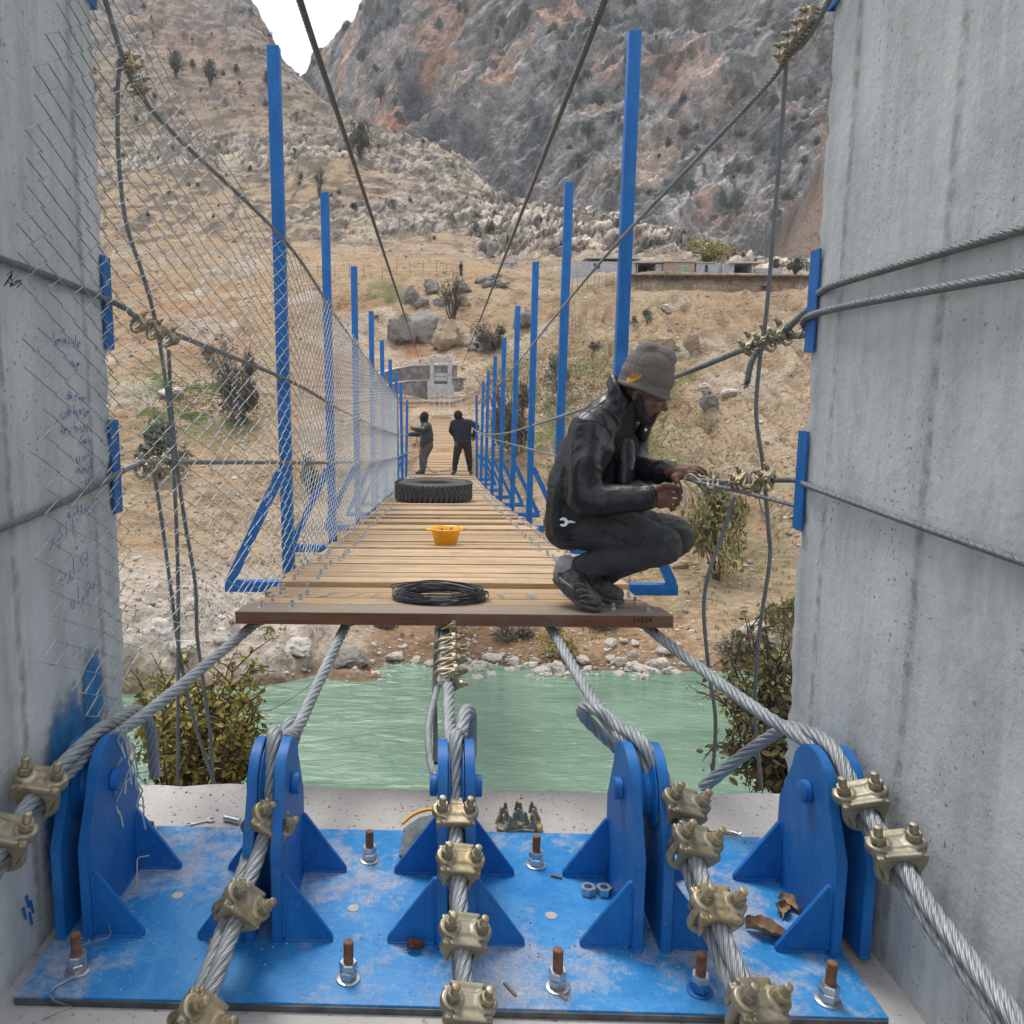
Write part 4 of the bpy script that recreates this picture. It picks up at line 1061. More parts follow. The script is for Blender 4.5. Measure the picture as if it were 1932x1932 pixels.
# ------------------------------------------------------------------ chain-link netting on the left side
mx = lambda Y: float(np.interp(Y, [1.9, 2.72, 2.95, 4.4, 4.5, 16], [XL+.045, XL+.045, XL+.10, CX-.845, CX-.838, CX-.885]))
lbz = [(VX(u, v, XL+.045).z, VX(u, v, XL+.045).y) for u, v in ((88, -60), (80, 70), (62, 130), (50, 200), (35, 300), (22, 430), (18, 520), (38, 600), (26, 690), (55, 760), (48, 850), (78, 940), (55, 1040), (80, 1120), (92, 1180), (80, 1250), (120, 1310), (150, 1350), (170, 1420), (192, 1480))]
lbz = np.array(lbz)[::-1]
def zbot(Y): return float(np.interp(Y, [1.9, 2.30, 2.42, 2.52, 2.62, 2.8, 3.2, 3.5, 4.45, 5], [-.7, -.98, -1.08, -1.12, -1.0, -.93, -.96, -1.0, -1.06, deckz(5)]) if Y < 5 else deckz(Y) + .01)
def ztop(Y): return float(np.interp(Y, [1.9, 2.72, 2.80, 2.95, 3.4, 4.45], [2.2, 2.2, 1.32, 1.16, 1.02, .74]) if Y < 4.45 else deckz(Y) + 1.73)
pit = .070
sY = np.linspace(1.85, 15.6, 4000); sx = np.array([mx(a) for a in sY]); sl_ = np.r_[0, np.cumsum(np.hypot(np.diff(sY), np.diff(sx)))]
bvh_dummy = None
mb = MB(); kk = 0
wir = .0025
while kk*pit < sl_[-1]:
    run = []
    zt_max = 2.2; nst = int((zt_max + 2.6)/(pit/2))
    for j in range(nst):
        zz = -2.6 + j*pit/2
        s_ = kk*pit + (pit/2*1.06 if (j + kk) % 2 else -pit/2*1.06)
        # sag and bunching of the loose first bay
        wx = .022*float(vnoise(np.array([kk*.35, zz*1.6, 2.2]), 501)) + .030*float(vnoise(np.array([kk*.12, zz*.7, 5.2]), 503))
        loose = 1 - min(max((s_ - 2.2)/.9, 0), 1)
        s2 = min(max(s_ + wx*(.25 + .75*loose), 0), sl_[-1])
        Yq = float(np.interp(s2, sl_, sY))
        # gather towards the rope eye at the top of the first bay
        if 2.70 < Yq < 4.3 and zz > .1:
            g = min((zz-.1)/1.1, 1)**1.5*.34; Yq = Yq*(1-g) + 2.86*g if Yq < 3.6 else Yq - g*.5*(4.3-Yq)
        off = (.003 if (j + kk) % 2 else -.003) + .012*loose*float(vnoise(np.array([kk*.5, zz*2, 9.1]), 505))
        p = Vector((mx(Yq) + off + (.05*loose*max(0, math.sin((zz+1.3)*2.1))*(1 if Yq > 2.75 else 0)), Yq, zz))
        ok = zbot(Yq) <= zz <= ztop(Yq) + rng.uniform(-.02, .06)
        if Yq < 2.75 and zz < 2.2: ok = ok and Yq > float(np.interp(zz, lbz[:, 0], lbz[:, 1]))
        if ok: run.append(p)
        else:
            if len(run) > 2: mb.tube(run, wir, 4, cap=False, uvs=False)
            run = []
    if len(run) > 2: mb.tube(run, wir, 4, cap=False, uvs=False)
    kk += 1
# unravelled wire ends hanging over the first bracket
for q in range(16):
    a = V(rng.uniform(185, 270), rng.uniform(1370, 1480), 2.28); pts = [a]
    for w_ in range(rng.randint(3, 6)):
        pts.append(pts[-1] + Vector((rng.uniform(-.022, .022), rng.uniform(-.02, .02), -rng.uniform(.02, .045))))
    mb.tube(pts, wir, 5, uvs=False)
mb.build('chain_link_fence', MAT['galv'], smooth=60, label='sagging galvanised chain link netting with a ragged edge tied along the bridge posts', cat='wire fence')

# ------------------------------------------------------------------ handrail ropes and hangers
def rope(name, pts, r, label, near=True, mat='rope_mid', n=12, cat='wire rope', group=None, sides=6):
    mb = MB(); P = catmull(pts, n) if len(pts) > 2 else [Vector(p) for p in pts]
    if near: rope_into(mb, P, r, strands=6, sides=sides)
    else: mb.tube(P, r, 6)
    return mb.build(name, MAT[mat], smooth=60, label=label, cat=cat, group=group)
HG = 'handrail wire ropes along the bridge'
def side_x(Y, s, d=.83): return cx(Y) + s*d
def tower_pt(s, z): return Vector((cx(76) + s*1.0, 76.2, z))
def rail(s, h, first, r, label, z76):
    pts = first + [Vector((side_x(Y, s, .845), Y, deckz(Y) + h)) for Y in FR_Y]
    pts += [Vector((side_x(Y, s, .9), Y, deckz(Y)+h + z76*t)) for Y, t in ((30, .1), (45, .3), (60, .6))] + [tower_pt(s, deckz(76) + h + z76)]
    near = [p for p in pts if p.y < 12]; 
    mb = MB(); P = catmull(pts, 10); a = [p for p in P if p.y < 9]; b = [p for p in P if p.y >= 8.9]
    rope_into(mb, a, r, strands=6, sides=5, step=r*.9); mb.tube(b, r, 6)
    return mb.build('handrail_rope', MAT['rope_mid'], smooth=60, label=label, cat='wire rope', group=HG)
wl = XL + .014; wr = XR - .014
rail(-1, 1.73, [Vector((wl, 1.6, 1.50)), Vector((wl, 2.3, 1.42)), Vector((wl+.004, 2.68, 1.34)), V(236, 122, 2.82), V(268, 182, 2.97), V(330, 255, 3.25)], .009, 'top handrail rope along the upper edge of the netting', 1.2)
rail(-1, 1.03, [Vector((wl, 1.2, .33)), Vector((wl, 2.1, .32)), Vector((wl, 2.6, .30)), V(236, 582, 2.79), V(300, 618, 3.0)], .010, 'middle handrail rope bent round the handwritten pillar', .7)
rail(-1, .60, [Vector((wl, 1.2, -.36)), Vector((wl, 2.1, -.33)), Vector((wl, 2.6, -.29)), V(252, 880, 2.79), V(310, 873, 3.0)], .010, 'lower handrail rope bent round the handwritten pillar', .3)
rail(1, 1.73, [Vector((wr, 2.4, 1.35)), V(1540, 45, 2.78), V(1482, 112, 2.95), V(1420, 190, 3.15)], .009, 'top handrail rope slanting down from the corner of the bare pillar', 1.2)
mb = MB(); P = catmull([Vector((wr, 1.0, .33)), Vector((wr, 2.1, .32)), Vector((wr, 2.62, .31)), V(1538, 572, 2.80), V(1500, 606, 2.9), V(1462, 640, 3.0), V(1410, 656, 3.12), V(1275, 710, 3.7), V(1090, 775, 5.6), V(1000, 804, 8), V(950, 818, 11), V(912, 818, 15), V(890, 806, 20.8), V(868, 780, 40), V(854, 738, 76)], 12)
rope_into(mb, [p for p in P if p.y < 8], .0115, strands=6, sides=6, step=.008); mb.tube([p for p in P if p.y >= 7.9], .0115, 6)
mb.build('handrail_rope', MAT['rope_mid'], smooth=60, label='slack middle handrail rope passing behind the knitted hat', cat='wire rope', group=HG)
rope('handrail_rope', [V(1185, 905, 4.2), V(1110, 880, 5), V(1040, 858, 6.4), V(985, 843, 8.5), V(930, 828, 13), V(903, 818, 20)], .008, 'loose lower rope drooping outside the right hand posts', False, group=HG)
rope('handrail_rope', [V(1440, 640, 3.06), V(1490, 634, 2.95), V(1524, 628, 2.80), Vector((wr-.012, 2.6, .24)), Vector((wr-.012, 1.0, .22))], .0115, 'doubled return strand of the upper rope round the bare pillar', group=HG)
# rope the worker is clipping
rope('clipped_rope', [V(1300, 903, 3.22), V(1330, 907, 3.18), V(1400, 909, 3.08), V(1462, 906, 2.95), V(1505, 907, 2.79), Vector((wr, 2.6, -.30)), Vector((wr, 1.9, -.33)), Vector((wr, 1.0, -.36))], .0095, 'wire rope in the hands of the crouching worker, running to the pillar')
rope('clipped_rope', [V(1296, 903, 3.23), V(1325, 912, 3.16), V(1400, 928, 3.02), V(1500, 954, 2.78), V(1560, 970, 2.66), V(1700, 1003, 2.35), V(1950, 1050, 1.9)], .0075, 'thin rope tail slanting from the worker across the pillar')
# long overhead ropes
def on_line(u0, v0, u1, v1, v, Y): return V(u0 + (u1-u0)*(v-v0)/(v1-v0), v, Y)
for (ln, lb) in (((565, 0, 795, 690), 'long overhead rope falling across the sky notch to the far tower'), ((1140, 0, 872, 690), 'long overhead rope falling past the tall post to the far tower')):
    pts = []
    for v, Y in ((0, 3.1), (220, 4.4), (400, 6.6), (500, 9), (577, 12.5), (632, 19), (661, 27), (677, 42), (688, 76)): pts.append(on_line(*ln, v, Y))
    b = pts[0] - pts[1]; pts = [pts[0] + b*3.2 + Vector((0, 0, .25)), pts[0] + b*1.4 + Vector((0, 0, .05))] + pts
    P = catmull(pts, 12); mb = MB()
    rope_into(mb, [p for p in P if p.y < 16], .0135, strands=6, sides=5, step=.014); mb.tube([p for p in P if p.y >= 15.9], .0125, 6)
    mb.build('overhead_rope', MAT['rope_dark'], smooth=60, label=lb, cat='wire rope', group='long overhead ropes')
HGR = 'thin ropes hanging beside the pillars'
rope('hanging_rope', [V(1484, 112, 2.96), V(1474, 260, 2.98), V(1460, 430, 3.0), V(1446, 590, 3.02), V(1436, 660, 3.02), V(1428, 740, 3.02), V(1428, 800, 3.03), V(1440, 880, 3.04), V(1450, 1000, 3.05), V(1452, 1060, 3.05), V(1432, 1200, 3.06), V(1424, 1330, 3.07), V(1430, 1420, 3.07), V(1437, 1490, 3.06)], .0074, 'long thin rope hanging from the top clips beside the bare pillar', group=HGR, sides=5)
rope('hanging_rope', [V(1386, 938, 3.0), V(1362, 1010, 3.03), V(1335, 1090, 3.05), V(1328, 1160, 3.06), V(1338, 1270, 3.08), V(1350, 1360, 3.08), V(1344, 1470, 3.06)], .0074, 'thin rope drooping from the clips in front of the worker', group=HGR, sides=5)
rope('rope_tail', [V(1428, 660, 3.02), V(1416, 690, 3.0), V(1410, 722, 2.98)], .0105, 'short frayed dark rope tail below the upper clips', mat='rope_dark')
mb = MB(); b = V(1410, 718, 2.98)
for q in range(14): mb.tube([b, b + Vector((rng.uniform(-.016, .012), rng.uniform(-.012, .012), -rng.uniform(.012, .03)))], .0016, 5, uvs=False)
mb.build('frayed_end', MAT['rope_dark'], [o for o in S.objects if o.name.startswith('rope_tail')][0]) if False else mb.build('frayed_strands', MAT['rope_dark'], label='frayed strand bundle at the end of the dark rope tail', cat='wire rope')
rope('hanging_rope', [V(226, 110, 2.80), V(222, 180, 2.82), V(224, 300, 2.84), V(238, 420, 2.87), V(270, 520, 2.92), V(292, 600, 2.97), V(308, 690, 3.0), V(322, 800, 3.0), V(330, 930, 3.0), V(336, 1100, 3.02), V(336, 1300, 3.05), V(335, 1480, 3.06)], .0074, 'thin rope hanging straight down behind the netting', group=HGR, sides=5)
rope('hanging_rope', [V(318, 660, 3.02), V(326, 800, 3.03), V(345, 960, 3.04), V(368, 1100, 3.05), V(372, 1200, 3.06), V(384, 1290, 3.06), V(398, 1400, 3.07), V(402, 1490, 3.07)], .0074, 'thin rope hanging with a bend behind the netting', group=HGR, sides=5)
rope('hanging_rope', [V(290, 890, 3.0), V(306, 990, 3.02), V(322, 1110, 3.03), V(340, 1240, 3.05), V(366, 1360, 3.06), V(408, 1490, 3.07)], .0072, 'thin rope slanting from the lower clips behind the netting', group=HGR, sides=5)
rope('guide_wire', [V(484, 1345, 6), V(560, 1310, 9), V(700, 1210, 20), V(720, 1196, 24)], .006, 'fine wire stretched low over the water', False)
def clip_row(pts, ups, sc, labels, group):
    for p, u_, lb in zip(pts, ups, labels):
        a = pts[-1]-pts[0]; put_clip(p, a, u_, sc, lb, group)
L3 = lambda a, b, n: [a.lerp(b, t) for t in np.linspace(0, 1, n)]
ORDN = ['leftmost', 'middle', 'rightmost']
clip_row(L3(V(1420, 655, 3.10), V(1478, 632, 2.97), 3), [Vector((-.85, -.3, .8)), Vector((-.6, -.5, .8)), Vector((-.9, -.1, .7))], .72, [f'{o} rope clip on the upper rope beside the bare pillar' for o in ORDN], 'rope clips on the upper rope by the bare pillar')
clip_row(L3(V(1396, 911, 3.06), V(1448, 906, 2.97), 3), [Vector((-.3, -.5, .9)), Vector((.2, -.7, -.8)), Vector((-.2, -.5, .9))], .70, [f'{o} rope clip between the held rope and the pillar' for o in ORDN], 'rope clips between worker and pillar')
clip_row(L3(V(1486, 100, 2.94), V(1536, 34, 2.80), 4), [Vector((-.9, -.3, .25))]*4, .60, ['lowest rope clip under the top corner of the bare pillar', 'second lowest rope clip under the top corner of the bare pillar', 'third rope clip under the top corner of the bare pillar', 'highest rope clip under the top corner of the bare pillar'], 'rope clips at the top of the bare pillar')
clip_row(L3(V(238, 120, 2.83), V(256, 162, 2.92), 2), [Vector((.6, -.6, .4))]*2, .62, ['upper rope clip at the gathered top corner of the netting', 'lower rope clip at the gathered top corner of the netting'], 'rope clips at the gathered corner of the netting')
clip_row(L3(V(262, 612, 2.86), V(318, 640, 3.05), 3), [Vector((.5, -.6, .5))]*3, .60, [f'{o} rope clip on the middle rope behind the netting' for o in ORDN], 'rope clips on the middle rope behind the netting')
clip_row(L3(V(268, 884, 2.86), V(318, 874, 3.05), 3), [Vector((.3, -.5, .8)), Vector((.3, -.6, -.7)), Vector((.3, -.5, .8))], .60, [f'{o} rope clip on the lower rope behind the netting' for o in ORDN], 'rope clips on the lower rope behind the netting')
put_clip(V(1345, 915, 3.15), Vector((1, -.35, -.05)), Vector((-.35, -.3, -.85)), .62, 'brass coloured rope clip just right of the working hands', 'rope clips between worker and pillar')
# binding wires round ropes and netting
for u, v, Y, lb in ((24, 528, 2.02, 'dark binding wire on the middle rope at the ragged edge of the netting'), (520, 460, 4.42, 'dark binding wire tying the top rope to the nearest tall post'), (528, 725, 4.42, 'dark binding wire tying the middle rope to the nearest tall post'), (530, 868, 4.42, 'dark binding wire tying the lower rope to the nearest tall post')):
    c = V(u, v, Y)
    mb = MB()
    for q in range(4):
        pts = [c + Vector((rng.uniform(-.012, .012), rng.uniform(-.03, .03), rng.uniform(-.02, .02))) for _ in range(4)]; mb.tube(catmull(pts, 4), .0016, 4, uvs=False)
    mb.build('binding_wire', MAT['darkwire'], label=lb, cat='wire', group='binding wires on the netting')
for pts, lb in (([V(1440, 905, 2.97), V(1432, 935, 2.95), V(1440, 968, 2.93), V(1452, 975, 2.92)], 'bent hook of tying wire below the held rope clips'), ([V(1470, 905, 2.9), V(1530, 912, 2.68), V(1590, 935, 2.56)], 'loose black tying wire against the bare pillar'), ([V(1530, 588, 2.78), V(1508, 640, 2.8)], 'short black wire end at the upper angle of the bare pillar')):
    mb = MB(); mb.tube(catmull(pts, 6) if len(pts) > 2 else pts, .0022, 5, uvs=False); mb.build('tie_wire', MAT['darkwire'], label=lb, cat='wire')
# ================================================================== PEOPLE
def cap(mb, p, r0, q, r1, seg=14, sq=None):
    """tapered capsule between p and q (sq = (axis, factor) flattens the section)"""
    p, q = Vector(p), Vector(q); d = q - p; L = max(d.length, 1e-5); d.normalize()
    x, y = perp(d); prof = []
    for a in np.linspace(-90, 0, 5): prof.append((max(r0*math.cos(R(a)), 1e-4), r0*math.sin(R(a))))
    for a in np.linspace(0, 90, 5): prof.append((max(r1*math.cos(R(a)), 1e-4), L + r1*math.sin(R(a))))
    M = Matrix((x, y, d)).transposed().to_4x4(); M = Matrix.Translation(p) @ M
    if sq:
        n, f = Vector(sq[0]).normalized(), sq[1]; c = (p+q)/2
        Sx = Matrix.Identity(3)
        for i in range(3):
            for j in range(3): Sx[i][j] -= (1-f)*n[i]*n[j]
        M = Matrix.Translation(c) @ Sx.to_4x4() @ Matrix.Translation(-c) @ M
    mb.lathe(prof, seg, M)
def chain(mb, pts, seg=12, sq=None):
    for (p, r), (q, s) in zip(pts[:-1], pts[1:]): cap(mb, p, r, q, s, seg, sq)
def ellip(mb, c, rad, rot=None, seg=20):
    prof = [(max(math.cos(R(a)), 1e-4), math.sin(R(a))) for a in np.linspace(-90, 90, 13)]
    M = Matrix.Translation(c) @ ((rot.to_4x4() if rot else Matrix()) @ Matrix.Diagonal((*rad, 1)))
    mb.lathe(prof, seg, M)
def vn(me):
    n = np.zeros(len(me.vertices)*3); me.vertices.foreach_get('normal', n) if False else None
    return np.array([tuple(v.normal) for v in me.vertices])
def wrinkle(me, fn, amp):
    n = len(me.vertices); co = np.zeros(n*3); me.vertices.foreach_get('co', co); co = co.reshape(-1, 3)
    co = co + vn(me)*(fn(co)*amp)[:, None]; me.vertices.foreach_set('co', co.ravel()); me.update()
def skinmat(name, a, b): return simple(name, a, b, 30, .5, 0, .2, 120, .002)
SKIN = skinmat('weathered brown skin', (.155, .070, .048), (.115, .050, .034))
def leather():
    t = NT('black leather'); vec = t.coord()
    n = t.noise(vec, 7, 5, .55, .6); f = t.noise(vec, 300, 3)
    c = t.mix(t.ramp(n, [(.35, 0), (.7, 1)]), (.005, .0065, .009), (.009, .011, .015))
    return t.set(color=c, rough=t.ramp(n, [(.3, .33), (.7, .46)]), spec=.5, normal=t.bump(f, .06, .001, t.bump(n, .30, .02)))
def denim(name, a, b):
    t = NT(name); vec = t.coord()
    n = t.noise(vec, 11, 6, .6); w = t.noise(vec, 330, 2)
    c = t.mix(t.ramp(n, [(.35, 0), (.68, 1)]), a, b); c = t.mix(t.ramp(w, [(.4, 0), (.7, .35)]), c, tuple(q*2.0+.02 for q in a))
    return t.set(color=c, rough=.92, normal=t.bump(w, .3, .001, t.bump(n, .45, .02)))
LEATHER = leather(); JEANS = denim('washed black denim', (.030, .031, .033), (.052, .052, .052))
HATM = simple('grey knitted wool', (.165, .150, .135), (.125, .115, .104), 160, .97, 0, .7, 420, .003)

# ------------------------------------------------------------------ the crouching worker
A = lambda u, v, Y: V(u, v, Y)
FW = Vector((.84, -.54, 0)); LF = Vector((.54, .84, 0))
# body: one continuous skin mesh (head, neck, trunk, limbs, hands)
mb = MB()
cap(mb, A(1086, 985, 3.52), .095, A(1096, 915, 3.52), .090); cap(mb, A(1096, 915, 3.52), .090, A(1130, 835, 3.52), .090)
cap(mb, A(1118, 815, 3.42), .055, A(1176, 800, 3.66), .055)
cap(mb, A(1146, 790, 3.53), .075, A(1188, 752, 3.52), .055)
HC = A(1212, 740, 3.50)
Rh = (Matrix.Rotation(R(-22), 3, 'Z') @ Matrix.Rotation(R(20), 3, 'Y'))
H = lambda x, y, z: HC + Rh @ Vector((x, y, z))
ellip(mb, H(0, 0, .03), (.098, .078, .108), Rh); ellip(mb, H(.038, 0, -.035), (.064, .062, .085), Rh)
cap(mb, H(.050, 0, -.075), .046, H(.066, 0, -.098), .026)                                   # jaw and chin
for s in (-1, 1):
    cap(mb, H(.078, s*.034, .014), .016, H(.083, s*.012, .012), .014, 10)                    # brow
    ellip(mb, H(.072, s*.036, -.024), (.022, .022, .020), Rh, 12)                            # cheekbone
    ellip(mb, H(.079, s*.030, -.002), (.013, .014, .010), Rh, 12)                            # eyelid
    ellip(mb, H(-.008, s*.076, -.012), (.020, .009, .032), Rh, 12)                           # ear
    cap(mb, H(.098, 0, -.036), .012, H(.094, s*.013, -.040), .009, 8)                        # nostril
cap(mb, H(.090, 0, .004), .010, H(.112, 0, -.030), .013, 10)                                 # nose
cap(mb, H(.090, -.018, -.062), .009, H(.090, .018, -.062), .009, 8); cap(mb, H(.087, -.015, -.074), .010, H(.087, .015, -.074), .010, 8)  # lips
chain(mb, [(A(1112, 815, 3.40), .052), (A(1106, 938, 3.31), .043), (A(1222, 938, 3.24), .029)])
chain(mb, [(A(1180, 800, 3.66), .052), (A(1192, 895, 3.55), .042), (A(1262, 892, 3.34), .028)])
chain(mb, [(A(1085, 990, 3.47), .085), (A(1258, 1030, 3.36), .055), (A(1085, 1074, 3.37), .038)])
chain(mb, [(A(1105, 985, 3.60), .085), (A(1282, 1014, 3.50), .055), (A(1122, 1086, 3.48), .038)])
for foot in (((1066,1085,3.385), (1100,1128,3.27), (1120,1137,3.225)), ((1108,1092,3.48), (1145,1122,3.37), (1163,1127,3.325))):
    chain(mb, [(A(*foot[0]), .032), (A(*foot[1]), .030), (A(*foot[2]), .024)])
# right hand, pinching a small part
hp = lambda u, v, dy: A(u, v, 3.24 + dy)
cap(mb, hp(1226, 938, 0), .028, hp(1240, 938, 0), .033); cap(mb, hp(1240, 940, 0), .034, hp(1254, 938, -.005), .030)
cap(mb, hp(1246, 926, -.006), .020, hp(1258, 926, -.008), .014); cap(mb, hp(1246, 950, .004), .022, hp(1257, 950, .004), .014)
for f in ([(1257,926,-.010,.0105),(1271,922,-.014,.0095),(1281,926,-.016,.0082),(1284,931,-.014,.0075)],
          [(1259,935,-.004,.0105),(1275,933,-.004,.0098),(1284,938,-.002,.0085),(1282,944,.004,.0078)],
          [(1258,945,.004,.0102),(1273,945,.008,.0095),(1280,951,.012,.0082),(1273,955,.016,.0075)],
          [(1255,953,.010,.0092),(1268,956,.014,.0082),(1272,961,.018,.0072),(1266,963,.02,.0066)],
          [(1238,924,-.016,.0135),(1254,915,-.026,.0118),(1270,917,-.030,.0098),(1281,922,-.028,.0082)]):
    chain(mb, [(hp(a, b, c), r) for a, b, c, r in f], 10)
# left hand, laid over the rope with thumb hanging down
hq = lambda u, v, dy: A(u, v, 3.27 + dy)
cap(mb, hq(1264, 892, .05), .027, hq(1280, 891, .01), .030, sq=((0, .3, 1), .8)); cap(mb, hq(1280, 891, .01), .030, hq(1297, 890, -.01), .026)
cap(mb, hq(1280, 898, -.01), .020, hq(1292, 897, -.02), .014)
for f in ([(1297,894,-.03,.0105),(1311,892,-.05,.0098),(1318,902,-.062,.0085),(1316,911,-.062,.0075)],
          [(1300,889,-.015,.0105),(1317,887,-.028,.0098),(1327,895,-.036,.0088),(1328,905,-.036,.0076)],
          [(1300,886,.003,.0102),(1318,883,0,.0096),(1330,889,-.002,.0085),(1333,898,0,.0075)],
          [(1296,885,.022,.0092),(1312,881,.024,.0085),(1323,884,.024,.0076),(1328,891,.024,.0068)],
          [(1272,900,-.02,.0145),(1278,910,-.036,.0122),(1284,919,-.044,.0100),(1288,925,-.046,.0085)]):
    chain(mb, [(hq(a, b, c), r) for a, b, c, r in f], 10)
MAN = link_mesh('person', voxelize(mb, .0042, 3), SKIN)
tag(MAN, 'crouching worker in black leather jacket, dark jeans and grey knitted hat', 'person', 'workers on the bridge')

def garment(name, mb, voxel, m, smooth=5, fn=None, amp=0, parent=MAN):
    me = voxelize(mb, voxel, smooth)
    if fn: wrinkle(me, fn, amp)
    return link_mesh(name, me, m, parent)
def folds(seed, sx=1, sy=1, sz=1):
    def f(p):
        q = p*np.array((sx, sy, sz)); w = q + .05*np.stack([fbm(q*5, 2, seed+20), fbm(q*5, 2, seed+30), fbm(q*5, 2, seed+40)], -1)
        return ridged(w*7.5, 2, seed, .4)*.70 + fbm(w*14, 2, seed+4)*.35 + .34*ridged(w*np.array((1, 1, 1.6))*19, 2, seed+9)
    return f
mb = MB()
# jacket trunk
cap(mb, A(1074, 984, 3.46), .104, A(1104, 978, 3.60), .106); cap(mb, A(1074, 984, 3.46), .104, A(1082, 915, 3.44), .108); cap(mb, A(1104, 978, 3.60), .106, A(1112, 912, 3.60), .108)
cap(mb, A(1082, 915, 3.44), .108, A(1112, 912, 3.60), .108)
cap(mb, A(1082, 915, 3.44), .108, A(1110, 848, 3.43), .104); cap(mb, A(1112, 912, 3.60), .108, A(1148, 843, 3.61), .100)
cap(mb, A(1110, 848, 3.43), .104, A(1148, 843, 3.61), .100)
cap(mb, A(1110, 848, 3.43), .100, A(1126, 806, 3.44), .080); cap(mb, A(1148, 843, 3.61), .105, A(1168, 800, 3.62), .082)
cap(mb, A(1122, 808, 3.43), .082, A(1172, 798, 3.63), .082); cap(mb, A(1100, 860, 3.5), .11, A(1152, 800, 3.52), .095)
cap(mb, A(1140, 790, 3.5), .085, A(1166, 764, 3.50), .072)
# front edges of the open jacket
cap(mb, A(1180, 838, 3.44), .036, A(1178, 910, 3.42), .04); cap(mb, A(1206, 820, 3.58), .034, A(1202, 868, 3.58), .04)
# sleeves
chain(mb, [(A(1108, 815, 3.395), .078), (A(1100, 875, 3.335), .071), (A(1102, 938, 3.305), .068), (A(1140, 945, 3.28), .066), (A(1180, 942, 3.26), .058), (A(1219, 939, 3.243), .050)], 16)
chain(mb, [(A(1180, 803, 3.655), .072), (A(1190, 850, 3.60), .064), (A(1196, 886, 3.54), .060), (A(1228, 890, 3.44), .053), (A(1262, 892, 3.345), .044)], 16)
# collar
pts = []
for k in range(13):
    a = 2*math.pi*k/12; pts.append(A(1172, 748, 3.50) + Rh @ Vector((.062*math.cos(a), .066*math.sin(a), .012 - .050*math.cos(a))))
for a_, b_ in zip(pts[:-1], pts[1:]): cap(mb, a_, .0125, b_, .0125, 8)
for a_, b_ in zip(pts[:-1], pts[1:]): cap(mb, a_ + Vector((-.010, 0, -.026)), .016, b_ + Vector((-.010, 0, -.026)), .016, 8)
cap(mb, A(1218, 806, 3.50), .026, A(1214, 822, 3.50), .024)
_j = mb
mb = MB(); chain(mb, [(A(1104, 965, 3.51), .100), (A(1112, 905, 3.51), .104), (A(1140, 835, 3.51), .104), (A(1160, 795, 3.51), .082), (A(1184, 770, 3.50), .060)]); cap(mb, A(1150, 905, 3.50), .075, A(1176, 840, 3.51), .062)
garment('shirt', mb, .009, simple('black shirt', (.012, .012, .014), (.022, .022, .024), 30, .95), 3, folds(621), .006)
mb = _j
JACK = garment('jacket', mb, .0062, LEATHER, 4, folds(601, 1, 1, .8), .0085)
# jeans
mb = MB()
cap(mb, A(1074, 992, 3.47), .102, A(1102, 988, 3.60), .102)
chain(mb, [(A(1084, 990, 3.455), .100), (A(1150, 1000, 3.41), .092), (A(1215, 1014, 3.38), .080), (A(1254, 1026, 3.355), .070)], 16)
chain(mb, [(A(1256, 1030, 3.355), .068), (A(1205, 1046, 3.36), .062), (A(1140, 1060, 3.365), .056), (A(1092, 1073, 3.372), .052)], 16)
chain(mb, [(A(1106, 985, 3.60), .098), (A(1180, 992, 3.56), .090), (A(1240, 1002, 3.53), .078), (A(1279, 1010, 3.505), .068)], 16)
chain(mb, [(A(1281, 1015, 3.505), .066), (A(1230, 1040, 3.50), .060), (A(1165, 1066, 3.49), .055), (A(1126, 1084, 3.48), .050)], 16)
TROU = garment('trousers', mb, .0062, JEANS, 4, folds(641, 1, 1, 1.2), .013)
# beanie
mb = MB()
ellip(mb, H(-.004, 0, .066), (.113, .095, .092), Rh, 24); ellip(mb, H(-.010, 0, .105), (.104, .088, .085), Rh, 24)
cap(mb, H(-.038, -.01, .150), .056, H(.028, .0, .156), .050); ellip(mb, H(-.030, -.012, .178), (.042, .05, .032), Rh); ellip(mb, H(.046, .004, .160), (.036, .05, .030), Rh)
pts = [H(.108*math.cos(a) - .002, .094*math.sin(a), .012 + .004*math.sin(3*a)) for a in np.linspace(0, 2*math.pi, 25)]
for a_, b_ in zip(pts[:-1], pts[1:]): cap(mb, a_, .012, b_, .012, 8)
ellip(mb, H(-.002, 0, .03), (.112, .097, .032), Rh, 24)
def hatfn(p):
    q = np.array(p); a = np.arctan2(q[:, 1]-HC.y, q[:, 0]-HC.x)
    rib = np.sin(a*52)*np.clip((HC.z + .075 - q[:, 2])/.05, 0, 1)
    return rib*.12 + fbm(q*9, 3, 661)*.9 + fbm(q*70, 2, 663)*.1
HAT = garment('knitted_hat', mb, .0038, HATM, 3, hatfn, .0065)
# beard
mb = MB()
chain(mb, [(H(-.002, -.068, -.012), .018), (H(.020, -.064, -.055), .022), (H(.046, -.046, -.088), .024), (H(.068, 0, -.105), .026), (H(.046, .046, -.088), .024), (H(.020, .064, -.055), .022), (H(-.002, .068, -.012), .018)])
cap(mb, H(.092, -.022, -.052), .008, H(.092, .022, -.052), .008, 8); cap(mb, H(.080, -.026, -.06), .014, H(.068, 0, -.105), .026); cap(mb, H(.080, .026, -.06), .014, H(.068, 0, -.105), .026)
garment('beard', mb, .0036, simple('short black beard', (.016, .014, .014), (.035, .032, .031), 200, .95, 0, .8, 500, .003), 2, lambda p: fbm(np.array(p)*120, 2, 671), .003)
mb = MB()
for s in (-1, 1): cap(mb, H(.087, s*.042, .014), .0042, H(.094, s*.016, .013), .005, 8); cap(mb, H(.089, s*.040, -.006), .0026, H(.092, s*.020, -.007), .0026, 6)
garment('eyebrows', mb, .002, simple('black hair', (.012, .011, .011), None, 60, .9), 1)
